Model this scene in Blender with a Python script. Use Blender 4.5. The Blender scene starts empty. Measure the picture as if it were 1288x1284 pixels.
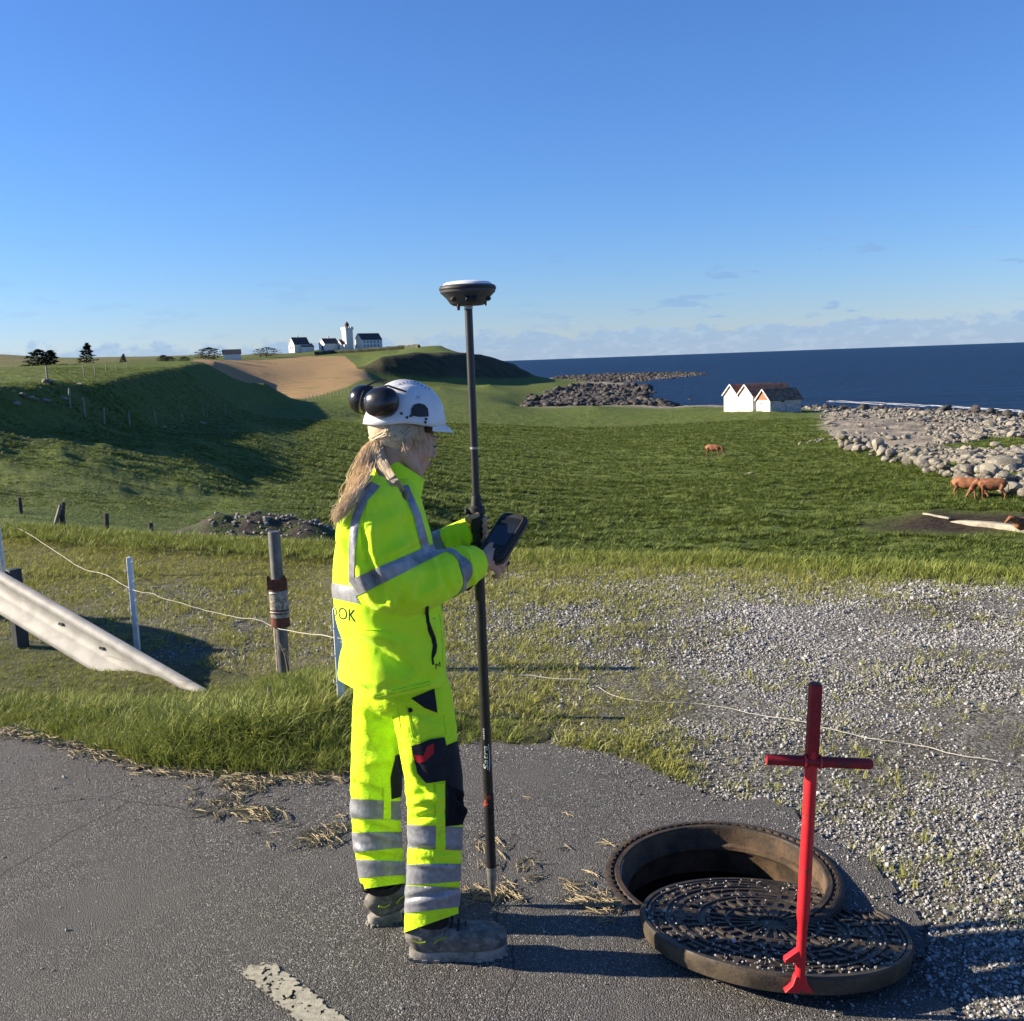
import bpy, bmesh, math, random
import numpy as np
from mathutils import Vector, Matrix, Euler, Quaternion
from mathutils.bvhtree import BVHTree

scene = bpy.context.scene
col = scene.collection
rng = np.random.default_rng(7)
random.seed(7)
R = math.radians

# ------------------------------------------------------------------ camera
F_PX, CX, CY, HCAM = 1288.0, 644.0, 642.0, 1.82
PITCH, ROLL = R(8.334), -R(2.06)
cam_data = bpy.data.cameras.new("camera")
cam = bpy.data.objects.new("camera", cam_data)
col.objects.link(cam)
cam_data.sensor_fit = 'HORIZONTAL'
cam_data.sensor_width = 36.0
cam_data.lens = 36.0 * F_PX / 1288.0
cam_data.clip_start = 0.05
cam_data.clip_end = 90000
CAM_M = Matrix.Rotation(math.pi/2 - PITCH, 3, 'X') @ Matrix.Rotation(ROLL, 3, 'Z')
cam.matrix_world = Matrix.Translation((0, 0, HCAM)) @ CAM_M.to_4x4()
scene.camera = cam

# ------------------------------------------------------------------ world, sun, exposure
SUN_EL, SUN_AZ = R(22.0), R(-84.0)          # azimuth from +Y towards +X
SUN_DIR = Vector((math.sin(SUN_AZ)*math.cos(SUN_EL), math.cos(SUN_AZ)*math.cos(SUN_EL), math.sin(SUN_EL)))
world = bpy.data.worlds.new("World")
scene.world = world
world.use_nodes = True
wn, wl = world.node_tree.nodes, world.node_tree.links
wn.clear()
def W(t, **kw):
    n = wn.new(t)
    for k, v in kw.items():
        setattr(n, k, v)
    return n
sky = W('ShaderNodeTexSky', sky_type='NISHITA', sun_disc=False)
sky.sun_elevation = SUN_EL
sky.sun_rotation = SUN_AZ
sky.altitude = 0
sky.air_density = 1.15
sky.dust_density = 0.0
sky.ozone_density = 10.0
bg = W('ShaderNodeBackground'); bg.inputs[1].default_value = 0.065
out = W('ShaderNodeOutputWorld')
tc = W('ShaderNodeTexCoord')
sep = W('ShaderNodeSeparateXYZ')
wl.new(tc.outputs['Generated'], sep.inputs[0])
def wmath(op, a, b=None, c=None, clamp=False):
    n = W('ShaderNodeMath', operation=op, use_clamp=clamp)
    for i, v in enumerate((a, b, c)):
        if v is None: continue
        if hasattr(v, 'is_output') or isinstance(v, bpy.types.NodeSocket): wl.new(v, n.inputs[i])
        else: n.inputs[i].default_value = v
    return n.outputs[0]
az = wmath('ARCTAN2', sep.outputs[0], sep.outputs[1])
el = wmath('ARCSINE', sep.outputs[2])
def cloud(scale_a, scale_e, seed, detail, rough):
    cv = W('ShaderNodeCombineXYZ')
    wl.new(wmath('MULTIPLY', az, scale_a), cv.inputs[0])
    wl.new(wmath('MULTIPLY', el, scale_e), cv.inputs[1])
    cv.inputs[2].default_value = seed
    nz = W('ShaderNodeTexNoise'); nz.inputs['Scale'].default_value = 1.0
    nz.inputs['Detail'].default_value = detail; nz.inputs['Roughness'].default_value = rough
    wl.new(cv.outputs[0], nz.inputs['Vector'])
    return nz.outputs['Fac']
def ramp(v, a, b):
    n = W('ShaderNodeMapRange', interpolation_type='SMOOTHSTEP')
    wl.new(v, n.inputs[0]); n.inputs[1].default_value = a; n.inputs[2].default_value = b
    return n.outputs[0]
# a low bank of cumulus on the horizon and a few loose scraps above it
bank_edge = wmath('ADD', wmath('MULTIPLY', cloud(26, 40, 3.1, 5, 0.6), 0.050), 0.0)
bank = wmath('MULTIPLY', ramp(wmath('SUBTRACT', bank_edge, el), -0.002, 0.004), 0.62)
scr = wmath('MULTIPLY', ramp(cloud(14, 62, 9.4, 4, 0.55), 0.585, 0.66), wmath('MULTIPLY', ramp(el, 0.01, 0.03), ramp(el, 0.15, 0.08)))
scr = wmath('MULTIPLY', scr, wmath('ADD', wmath('MULTIPLY', ramp(az, -0.05, 0.25), 0.42), 0.12))
tint = W('ShaderNodeMix', data_type='RGBA', blend_type='MULTIPLY'); tint.inputs[0].default_value = 1.0; wl.new(sky.outputs[0], tint.inputs[6]); tint.inputs[7].default_value = (1.10, 1.0, 1.10, 1)
m1 = W('ShaderNodeMix', data_type='RGBA'); wl.new(bank, m1.inputs[0]); wl.new(tint.outputs[2], m1.inputs[6])
# cloud body: blue-grey with paler lumps
lum = ramp(cloud(60, 130, 5.5, 4, 0.6), 0.45, 0.68)
cc = W('ShaderNodeMix', data_type='RGBA'); wl.new(lum, cc.inputs[0])
cc.inputs[6].default_value = (1.9, 3.0, 4.6, 1); cc.inputs[7].default_value = (2.5, 3.6, 5.0, 1)
wl.new(cc.outputs[2], m1.inputs[7])
m2 = W('ShaderNodeMix', data_type='RGBA'); wl.new(scr, m2.inputs[0]); wl.new(m1.outputs[2], m2.inputs[6])
m2.inputs[7].default_value = (1.55, 2.6, 4.6, 1)
wl.new(m2.outputs[2], bg.inputs[0])
wl.new(bg.outputs[0], out.inputs[0])

sun_data = bpy.data.lights.new("sun", 'SUN')
sun_data.energy = 5.0
sun_data.angle = R(0.53)
sun_data.color = (1.0, 0.86, 0.66)
sun = bpy.data.objects.new("sun", sun_data)
col.objects.link(sun)
sun.location = SUN_DIR * 60
sun.rotation_euler = SUN_DIR.to_track_quat('Z', 'Y').to_euler()

vs = scene.view_settings
vs.view_transform = 'Standard'; vs.look = 'None'; vs.exposure = 1.32; vs.gamma = 1.0
vs.use_curve_mapping = False
scene.render.film_transparent = False
scene.cycles.max_bounces = 6
scene.cycles.diffuse_bounces = 3
scene.cycles.transparent_max_bounces = 8
scene.cycles.use_denoising = True

# ------------------------------------------------------------------ pixel <-> place helpers (photograph pixels, 1288 x 1284)
CAMPOS = Vector((0, 0, HCAM))
def ray(px, py):
    return CAM_M @ Vector(((px - CX)/F_PX, -(py - CY)/F_PX, -1.0))
def on_ground(px, py, z=0.0):
    d = ray(px, py); return CAMPOS + d*((z - HCAM)/d.z)
def at_y(px, py, y):
    d = ray(px, py); return CAMPOS + d*(y/d.y)
def at_dist(px, py, D):
    d = ray(px, py); return CAMPOS + d*(D/math.hypot(d.x, d.y))
CM = np.array([list(r) for r in CAM_M])
def project(P):
    q = (np.asarray(P, float) - np.array([0, 0, HCAM])) @ CM
    dz = np.where(-q[:, 2] > 1e-3, -q[:, 2], 1e-3)
    return np.stack([CX + F_PX*q[:, 0]/dz, CY - F_PX*q[:, 1]/dz], 1)

def hash2(ix, iy, seed):
    h = (ix.astype(np.int64)*374761393 + iy.astype(np.int64)*668265263 + seed*2147483647) & 0xFFFFFFFF
    h = ((h ^ (h >> 13))*1274126177) & 0xFFFFFFFF
    return ((h ^ (h >> 16)) & 0xFFFF)/65535.0
def vnoise(x, y, seed=0):
    x = np.asarray(x, float); y = np.asarray(y, float)
    ix, iy = np.floor(x), np.floor(y); fx, fy = x-ix, y-iy
    fx = fx*fx*(3-2*fx); fy = fy*fy*(3-2*fy)
    a = hash2(ix, iy, seed); b = hash2(ix+1, iy, seed); c = hash2(ix, iy+1, seed); d = hash2(ix+1, iy+1, seed)
    return (a*(1-fx)+b*fx)*(1-fy)+(c*(1-fx)+d*fx)*fy
def fbm(x, y, seed=0, o=4):
    s, a, t = 0, 0.5, 0
    for i in range(o):
        s = s + a*vnoise(np.asarray(x)*2**i+17*i, np.asarray(y)*2**i-9*i, seed+i); t += a; a *= .5
    return s/t
def smooth(a, b, v):
    t = np.clip((np.asarray(v, float)-a)/(b-a), 0, 1); return t*t*(3-2*t)

# ------------------------------------------------------------------ object helpers
def put(o, parent=None):
    col.objects.link(o)
    if parent is not None:
        o.parent = parent
    return o
def tag(o, label=None, cat=None, group=None, kind=None):
    if label: o["label"] = label
    if cat: o["category"] = cat
    if group: o["group"] = group
    if kind: o["kind"] = kind
    return o
def thing(name, label, cat, loc=(0, 0, 0), rz=0.0, group=None):
    o = bpy.data.objects.new(name, None)
    o.empty_display_size = 0.1
    put(o); o.location = loc; o.rotation_euler = (0, 0, rz)
    bpy.context.view_layer.update()
    return tag(o, label, cat, group)
def set_parent_keep(o, parent):
    """parent a world-space mesh under a thing that sits at its own base"""
    o.parent = parent
    o.matrix_parent_inverse = parent_world(parent).inverted()
def parent_world(p):
    m = Matrix.LocRotScale(p.location, p.rotation_euler, p.scale)
    if p.parent is not None:
        m = parent_world(p.parent) @ p.matrix_parent_inverse @ m
    return m
class MB:
    def __init__(s):
        s.v, s.f, s.m = [], [], []
    def add(s, verts, faces, mi=0):
        b = len(s.v); s.v += [tuple(p) for p in verts]
        s.f += [tuple(b+i for i in f) for f in faces]; s.m += [mi]*len(faces)
    def box(s, c, size, rot=None, mi=0):
        x, y, z = [k/2 for k in size]
        vs_ = [Vector((i*x, j*y, k*z)) for i in (-1, 1) for j in (-1, 1) for k in (-1, 1)]
        if rot is not None: vs_ = [rot @ p for p in vs_]
        s.add([Vector(c)+p for p in vs_], [(0,1,3,2),(4,6,7,5),(0,4,5,1),(2,3,7,6),(0,2,6,4),(1,5,7,3)], mi)
    def tube(s, pts, rad, n=10, cap=True, side=None, mi=0, power=2.0, twist=0.0):
        """sweep of (optionally squashed) rings; rad: number, list of numbers or of (a, b)"""
        pts = [Vector(p) for p in pts]
        if not isinstance(rad, (list, tuple)): rad = [rad]*len(pts)
        rings = []; prev = None
        for i, p in enumerate(pts):
            t = (pts[min(i+1, len(pts)-1)] - pts[max(i-1, 0)]).normalized()
            if prev is None:
                h = Vector(side) if side is not None else (Vector((0, 0, 1)) if abs(t.z) < .9 else Vector((1, 0, 0)))
            else: h = prev
            u = (h - t*h.dot(t)).normalized(); w = t.cross(u); prev = u
            a, b = rad[i] if isinstance(rad[i], (list, tuple)) else (rad[i], rad[i])
            ring = []
            for k in range(n):
                q = 2*math.pi*k/n + twist
                c, d = math.cos(q), math.sin(q)
                if power != 2.0:
                    c = math.copysign(abs(c)**(2/power), c); d = math.copysign(abs(d)**(2/power), d)
                ring.append(p + u*a*c + w*b*d)
            rings.append(ring)
        vs_ = [q for r in rings for q in r]; fs = []
        for i in range(len(rings)-1):
            for k in range(n):
                fs.append((i*n+k, i*n+(k+1) % n, (i+1)*n+(k+1) % n, (i+1)*n+k))
        if cap:
            fs.append(tuple(reversed(range(n)))); fs.append(tuple((len(rings)-1)*n+k for k in range(n)))
        s.add(vs_, fs, mi)
    def lathe(s, prof, n=32, c=(0, 0, 0), mat3=None, mi=0, close=False, caps=True):
        c = Vector(c); vs_ = []; fs = []
        for r, z in prof:
            for k in range(n):
                p = Vector((r*math.cos(2*math.pi*k/n), r*math.sin(2*math.pi*k/n), z))
                vs_.append(c + (mat3 @ p if mat3 is not None else p))
        m = len(prof)
        for i in range(m if close else m-1):
            j = (i+1) % m
            for k in range(n):
                fs.append((i*n+k, i*n+(k+1) % n, j*n+(k+1) % n, j*n+k))
        if not close and caps:
            if prof[0][0] > 1e-6: fs.append(tuple(reversed(range(n))))
            if prof[-1][0] > 1e-6: fs.append(tuple((m-1)*n+k for k in range(n)))
        s.add(vs_, fs, mi)
    def ellipsoid(s, c, r, rot=None, n=16, m=10, mi=0):
        c = Vector(c); vs_ = []; fs = []
        for i in range(m+1):
            t = math.pi*i/m
            for k in range(n):
                p = Vector((r[0]*math.sin(t)*math.cos(2*math.pi*k/n), r[1]*math.sin(t)*math.sin(2*math.pi*k/n), r[2]*math.cos(t)))
                vs_.append(c + (rot @ p if rot is not None else p))
        for i in range(m):
            for k in range(n):
                fs.append((i*n+k, (i+1)*n+k, (i+1)*n+(k+1) % n, i*n+(k+1) % n))
        s.add(vs_, fs, mi)
    def prism(s, poly, z0, z1, tf=None, mi=0):
        n = len(poly); vs_ = [Vector((x, y, z0)) for x, y in poly]+[Vector((x, y, z1)) for x, y in poly]
        if tf is not None: vs_ = [tf @ p for p in vs_]
        s.add(vs_, [tuple(reversed(range(n))), tuple(range(n, 2*n))]+[(i, (i+1) % n, n+(i+1) % n, n+i) for i in range(n)], mi)
    def mesh(s, name, mats, smooth_=False, fix=True, angle=None):
        me = bpy.data.meshes.new(name)
        me.from_pydata(s.v, [], s.f)
        if not isinstance(mats, (list, tuple)): mats = [mats]
        for m in mats: me.materials.append(m)
        if len(mats) > 1: me.polygons.foreach_set('material_index', s.m)
        if fix:
            bm = bmesh.new(); bm.from_mesh(me)
            bmesh.ops.remove_doubles(bm, verts=bm.verts, dist=1e-6)
            bmesh.ops.recalc_face_normals(bm, faces=bm.faces); bm.to_mesh(me); bm.free()
        if smooth_:
            if angle is None: me.shade_smooth()
            else:
                me.shade_smooth(); me.set_sharp_from_angle(angle=angle)
        return me
    def build(s, name, mats, parent=None, smooth_=False, bevel=0.0, fix=True, angle=R(40), world=False, seg=2):
        o = bpy.data.objects.new(name, s.mesh(name, mats, smooth_, fix, angle))
        if bevel:
            b = o.modifiers.new('bevel', 'BEVEL'); b.width = bevel; b.segments = seg; b.limit_method = 'ANGLE'; b.angle_limit = R(35)
            if smooth_ is False:
                o.data.shade_smooth(); o.data.set_sharp_from_angle(angle=R(40))
        put(o)
        if parent is not None:
            if world: set_parent_keep(o, parent)
            else: o.parent = parent
        return o
def copy_tree(o, parent=None):
    c = o.copy(); col.objects.link(c)
    if parent is not None: c.parent = parent
    for ch in list(o.children): copy_tree(ch, c)
    return c
def np_mesh(name, verts, quads, mats, smooth_=True):
    me = bpy.data.meshes.new(name)
    verts = np.asarray(verts, np.float32); quads = np.asarray(quads, np.int32)
    k = quads.shape[1]
    me.vertices.add(len(verts)); me.vertices.foreach_set('co', verts.ravel())
    me.loops.add(quads.size); me.loops.foreach_set('vertex_index', quads.ravel())
    me.polygons.add(len(quads)); me.polygons.foreach_set('loop_start', np.arange(0, quads.size, k, dtype=np.int32))
    me.polygons.foreach_set('loop_total', np.full(len(quads), k, np.int32))
    for m in (mats if isinstance(mats, (list, tuple)) else [mats]): me.materials.append(m)
    me.update(calc_edges=True); me.validate()
    if smooth_: me.shade_smooth()
    return me
def grid_quads(nu, nv):
    i, j = np.meshgrid(np.arange(nu-1), np.arange(nv-1), indexing='ij')
    a = (i*nv+j).ravel()
    return np.stack([a, a+nv, a+nv+1, a+1], 1)
def attr(me, name, vals):
    a = me.attributes.new(name, 'FLOAT', 'POINT'); a.data.foreach_set('value', np.asarray(vals, np.float32))

# ------------------------------------------------------------------ materials
class NT:
    def __init__(s, name):
        s.mat = bpy.data.materials.new(name); s.mat.use_nodes = True
        s.nt = s.mat.node_tree; s.n = s.nt.nodes; s.l = s.nt.links
        s.b = s.n['Principled BSDF']
        s.b.inputs['Specular IOR Level'].default_value = 0.3
        s._co = None
    def co(s, kind='Object'):
        if s._co is None: s._co = s.n.new('ShaderNodeTexCoord')
        return s._co.outputs[kind]
    def geo_pos(s):
        return s.n.new('ShaderNodeNewGeometry').outputs['Position']
    def link(s, a, b): s.l.new(a, b)
    def scaled(s, vec, sc):
        m = s.n.new('ShaderNodeMapping'); m.inputs['Scale'].default_value = sc; s.l.new(vec, m.inputs[0]); return m.outputs[0]
    def noise(s, scale, detail=3, rough=.55, vec=None, out='Fac', dist=0.0):
        n = s.n.new('ShaderNodeTexNoise'); n.inputs['Scale'].default_value = scale
        n.inputs['Detail'].default_value = detail; n.inputs['Roughness'].default_value = rough
        n.inputs['Distortion'].default_value = dist
        s.l.new(vec if vec is not None else s.co(), n.inputs['Vector']); return n.outputs[out]
    def voro(s, scale, feature='F1', out='Distance', vec=None, rand=1.0):
        n = s.n.new('ShaderNodeTexVoronoi'); n.feature = feature; n.inputs['Scale'].default_value = scale
        n.inputs['Randomness'].default_value = rand
        s.l.new(vec if vec is not None else s.co(), n.inputs['Vector']); return n.outputs[out]
    def map(s, v, a, b, c=0.0, d=1.0, smooth_=True):
        n = s.n.new('ShaderNodeMapRange'); n.interpolation_type = 'SMOOTHSTEP' if smooth_ else 'LINEAR'
        s.l.new(v, n.inputs[0])
        for i, k in enumerate((a, b, c, d)): n.inputs[i+1].default_value = k
        return n.outputs[0]
    def math(s, op, a, b=None, clamp=False):
        n = s.n.new('ShaderNodeMath'); n.operation = op; n.use_clamp = clamp
        for i, v in enumerate((a, b)):
            if v is None: continue
            if isinstance(v, bpy.types.NodeSocket): s.l.new(v, n.inputs[i])
            else: n.inputs[i].default_value = v
        return n.outputs[0]
    def mix(s, fac, a, b):
        n = s.n.new('ShaderNodeMix'); n.data_type = 'RGBA'
        for i, v in ((0, fac), (6, a), (7, b)):
            if isinstance(v, bpy.types.NodeSocket): s.l.new(v, n.inputs[i])
            elif i == 0: n.inputs[0].default_value = v
            else: n.inputs[i].default_value = (*v[:3], 1)
        return n.outputs[2]
    def n_warp(s, vec, scale=3.0, amt=.18):
        n = s.n.new('ShaderNodeTexNoise'); n.inputs['Scale'].default_value = scale; n.inputs['Detail'].default_value = 5; s.l.new(vec, n.inputs['Vector'])
        m = s.n.new('ShaderNodeVectorMath'); m.operation = 'MULTIPLY_ADD'; s.l.new(n.outputs['Color'], m.inputs[0]); m.inputs[1].default_value = (amt, amt, amt); s.l.new(vec, m.inputs[2]); return m.outputs[0]
    def attr(s, name):
        n = s.n.new('ShaderNodeAttribute'); n.attribute_name = name; return n.outputs['Fac']
    def rand(s):
        return s.n.new('ShaderNodeObjectInfo').outputs['Random']
    def base(s, v):
        if isinstance(v, bpy.types.NodeSocket): s.l.new(v, s.b.inputs['Base Color'])
        else: s.b.inputs['Base Color'].default_value = (*v, 1)
    def rough(s, v):
        if isinstance(v, bpy.types.NodeSocket): s.l.new(v, s.b.inputs['Roughness'])
        else: s.b.inputs['Roughness'].default_value = v
    def bump(s, h, strength=.3, dist=.01, prev=None):
        n = s.n.new('ShaderNodeBump'); n.inputs['Strength'].default_value = strength; n.inputs['Distance'].default_value = dist
        s.l.new(h, n.inputs['Height'])
        if prev is not None: s.l.new(prev, n.inputs['Normal'])
        s.l.new(n.outputs[0], s.b.inputs['Normal']); return n.outputs[0]
def simple(name, c, rough=.6, metal=0.0, var=.15, vscale=6, bump=0.0, bscale=60, bdist=.004, spec=.3, c2=None, c2r=(.5, .7)):
    t = NT(name)
    dark = tuple(k*(1-var) for k in c); lite = tuple(min(1, k*(1+var)) for k in c)
    v = t.mix(t.map(t.noise(vscale, 4), .3, .7), dark, lite)
    if c2: v = t.mix(t.map(t.noise(vscale*2.3, 6, .65), *c2r), v, c2)
    t.base(v); t.rough(rough); t.b.inputs['Metallic'].default_value = metal
    t.b.inputs['Specular IOR Level'].default_value = spec
    if bump: t.bump(t.noise(bscale, 4), bump, bdist)
    return t.mat
# ================================================================== TERRAIN
SEA_Z = -12.5
CP = []   # (azimuth, log distance, tangent of elevation)
def cp(px, py, D):
    p = at_dist(px, py, D); CP.append((math.atan2(p.x, p.y), math.log(D), (p.z-HCAM)/D))
def cz(px, z, D):
    p = ray(px, 470); CP.append((math.atan2(p.x, p.y), math.log(D), (z-HCAM)/D))
# outside the frame on the left: the embankment comes closer
for a_px, dc in ((-900, 80), (-450, 66), (-200, 61)):
    cz(a_px, -0.5, 8); cz(a_px, -1.4, dc*.4); cz(a_px, -2.0, dc*.72); cz(a_px, -1.6, dc*.86); cz(a_px, 1.3, dc); cz(a_px, 1.9, dc*1.5); cz(a_px, 2.5, 200); cz(a_px, 8, 500); cz(a_px, 16, 900); cz(a_px, 20, 2600)
# near slope below the gravel lot
for p in ((-50, 12), (100, 12), (250, 11), (400, 10.5), (520, 10), (640, 9.8), (900, 9.3), (1100, 9), (1288, 8.6), (1500, 8.5), (1900, 8.5)):
    cz(p[0], -0.42, p[1]*.72); cz(p[0], -0.32, p[1])
# lines on the land that the photograph shows, followed closely: crest and foot of the embankment, of the headland cliff
def cline(pts, step=9):
    pts = np.array(pts, float)
    for px in np.arange(pts[0, 0], pts[-1, 0]+1e-6, step):
        cp(px, np.interp(px, pts[:, 0], pts[:, 1]), math.exp(np.interp(px, pts[:, 0], np.log(pts[:, 2]))))
EMB_CREST = [(-60, 496, 61), (0, 494, 64), (40, 489, 68), (76, 486, 75), (130, 481, 94), (194, 469, 140), (233, 460, 190), (256, 457, 229), (270, 463, 231), (287, 473, 232), (310, 482, 234), (334, 482, 236), (369, 503, 240)]
EMB_FOOT = [(-60, 530, 57.5), (0, 528, 60.5), (60, 530, 64), (107, 534, 69), (150, 537, 76), (210, 532, 104), (273, 521, 146), (339, 507, 220), (369, 506, 228)]
cline(EMB_CREST, 7); cline(EMB_FOOT, 7)
cline([(-40, 491, 70), (0, 489, 74), (76, 480, 87), (130, 474.5, 110), (194, 463.5, 165), (225, 459, 212)], 10); cline([(-40, 485, 90), (0, 483, 89), (76, 475, 106), (130, 468, 140), (194, 460, 200)], 12)
CLIFF_FOOT = [(458, 464, 420), (480, 470, 418), (500, 474, 419), (560, 478, 432), (600, 478.5, 455), (632, 479, 480), (660, 477, 510), (680, 474, 540)]
CLIFF_CREST = [(458, 462, 426), (480, 452, 431), (520, 447.5, 446), (560, 446, 470), (590, 445.5, 495), (605, 447, 510), (622, 450, 530), (634, 454, 543), (645, 457, 556), (654, 464, 563), (670, 472, 575)]
cline(CLIFF_FOOT, 4)
cline(CLIFF_CREST, 4)
cline([(462, 457, 450), (480, 450, 458), (520, 444.5, 475), (560, 441.5, 500), (575, 443, 512), (600, 446, 520)], 8)
# px 0
for p in ((662, 20), (645, 30), (600, 45), (559, 53)): cp(0, *p)
for p in ((478, 110), (464, 190), (461, 330), (456, 520), (445, 900)): cp(0, *p)
cz(0, 13, 2600)
for p in ((672, 20), (640, 32), (600, 44), (562, 54), (470, 130), (458, 250), (456, 400), (451, 800)): cp(76, *p)
cz(100, 10, 2600)
for p in ((680, 20), (640, 34), (600, 46), (563, 57), (462, 190), (456, 260), (452, 500), (449, 900)): cp(130, *p)
for p in ((688, 20), (640, 37), (600, 50), (561, 63), (462.5, 175), (456, 240), (451, 400), (448, 800)): cp(200, *p)
for p in ((690, 20), (640, 40), (600, 53), (556, 72), (456, 245)): cp(256, *p)
for p in ((455, 330), (449, 560), (446, 900)): cp(270, *p)
cz(270, 8, 2600)
for p in ((690, 20), (650, 36), (610, 58), (575, 72), (551, 87), (533, 118)): cp(310, *p)
cz(340, -6.5, 262); cz(310, -5.0, 262); cz(285, -2.5, 262); cz(262, 1.8, 258)
for p in ((470, 360), (452, 520), (443.5, 640)): cp(330, *p)
cz(330, 8.5, 800); cz(330, 4, 2600)
for p in ((690, 22), (665, 33), (620, 58), (575, 90), (542, 136), (516, 205), (505, 240), (500, 262), (470, 400), (447, 590), (440, 655)): cp(400, *p)
cz(400, 12.5, 720); cz(420, 0, 1200); cz(420, -60, 2600)
for p in ((690, 26), (660, 40), (610, 68), (570, 104), (545, 145), (524, 208), (505, 240), (492, 270), (475, 360), (450, 540), (438.5, 640)): cp(455, *p)
cz(460, 13, 720)
for p in ((697, 30), (655, 52), (600, 84), (560, 120), (530, 172), (505, 245), (485, 340), (443, 560), (436, 620)): cp(500, *p)
cz(510, 11, 720); cz(510, -60, 1300); cz(510, -120, 2600)
for p in ((700, 40), (650, 62), (600, 92), (560, 130), (530, 180), (505, 250), (486, 340), (435, 590)): cp(555, *p)
cz(560, 6, 660); cz(560, -18, 760)
cz(600, -16, 660); cz(600, -60, 1200); cz(600, -120, 2600)
cz(640, -14, 700)
for p in ((705, 50), (650, 68), (600, 97), (560, 133), (530, 185), (510, 245)): cp(640, *p)
for p in ((500, 290), (490, 370), (483, 410)): cp(615, *p)
cz(655, -11.4, 290); cp(640, 495, 345); cp(640, 485, 450)
cp(700, 503, 345); cp(700, 490, 425); cp(700, 483, 480); cp(700, 479, 530); cz(700, -11.0, 640); cz(700, -11.6, 760); cz(700, -14, 900)
for p in ((705, 52), (650, 70), (600, 100), (560, 138), (530, 190), (511, 250)): cp(750, *p)
cz(750, -11.6, 280); cz(750, -12.1, 345); cz(750, -11.9, 400); cz(750, -11.9, 460); cz(750, -11.6, 540); cz(750, -11.4, 640); cz(750, -11.5, 760); cz(750, -14, 900); cz(750, -60, 1500); cz(750, -120, 2600)
cz(800, -12.4, 345); cz(800, -12.2, 420); cz(800, -12.8, 480); cz(800, -13.0, 560); cz(800, -11.8, 660); cz(800, -11.7, 760); cz(800, -12.2, 840); cz(800, -14.5, 930)
for p in ((705, 53), (650, 70), (600, 98), (560, 128), (530, 178), (512, 245)): cp(870, *p)
cz(850, -12.6, 285); cz(850, -14, 345); cz(850, -14.5, 500); cz(850, -13.1, 620); cz(850, -12.1, 700); cz(850, -12.1, 780); cz(850, -14.5, 880)
cz(890, -15, 600); cz(890, -12.7, 740); cz(890, -14.5, 820); cz(915, -16, 740)
for p in ((708, 53), (650, 68), (600, 93), (560, 125), (530, 170), (516, 203), (513, 215)): cp(965, *p)
cz(965, -11.0, 240); cz(965, -13.3, 275); cz(965, -16, 400); cz(1000, -60, 1200); cz(1000, -120, 2600)
for p in ((712, 51), (650, 69), (600, 92), (562, 118), (545, 132), (520, 180)): cp(1070, *p)
cz(1070, -11.2, 215); cz(1070, -12.1, 245); cz(1070, -13.4, 280); cz(1080, -17, 400)
for p in ((716, 50), (650, 66), (610, 82), (590, 94), (565, 107), (535, 148), (520, 180)): cp(1170, *p)
cz(1170, -12.0, 225); cz(1170, -13.2, 252); cz(1180, -17, 400)
for p in ((722, 49), (650, 65), (625, 75), (600, 88), (560, 110), (535, 145)): cp(1288, *p)
cz(1288, -11.7, 190); cz(1288, -12.4, 222); cz(1288, -13.3, 245); cz(1288, -18, 400)
for a_px in (1500, 1900):
    cz(a_px, -7.5, 42); cz(a_px, -9.4, 60); cz(a_px, -9.8, 100); cz(a_px, -11.5, 160); cz(a_px, -13.4, 220); cz(a_px, -18, 400); cz(a_px, -60, 1200); cz(a_px, -120, 2600)
for a_px, z in ((0, 20), (650, -240), (1288, -240)):
    cz(a_px, z, 5000)
CPA = np.array(CP)
KAZ = 6.0
_X = np.stack([CPA[:, 0]*KAZ, CPA[:, 1]], 1)
_n = len(_X)
_d = np.sqrt(((_X[:, None]-_X[None])**2).sum(2) + 1e-6)
_A = np.zeros((_n+3, _n+3)); _A[:_n, :_n] = _d + np.eye(_n)*1e-4
_A[:_n, _n] = 1; _A[:_n, _n+1:] = _X; _A[_n, :_n] = 1; _A[_n+1:, :_n] = _X.T
_w = np.linalg.solve(_A, np.concatenate([CPA[:, 2], np.zeros(3)]))
def terrain_base(x, y):
    x = np.atleast_1d(np.asarray(x, float)); y = np.atleast_1d(np.asarray(y, float)); shp = x.shape
    x, y = x.ravel(), y.ravel()
    D = np.hypot(x, y); az_ = np.arctan2(x, y)*KAZ; L = np.log(np.maximum(D, 4))
    e = np.empty(len(x))
    for i in range(0, len(x), 40000):
        s = slice(i, i+40000)
        d = np.sqrt((az_[s, None]-_X[None, :, 0])**2 + (L[s, None]-_X[None, :, 1])**2 + 1e-6)
        e[s] = d @ _w[:_n] + _w[_n] + az_[s]*_w[_n+1] + L[s]*_w[_n+2]
    return (HCAM + e*D).reshape(shp)
def px_of(x, y):      # photograph column of a place on the ground
    return CX + F_PX*np.tan(np.arctan2(x, y))*0.99
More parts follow.
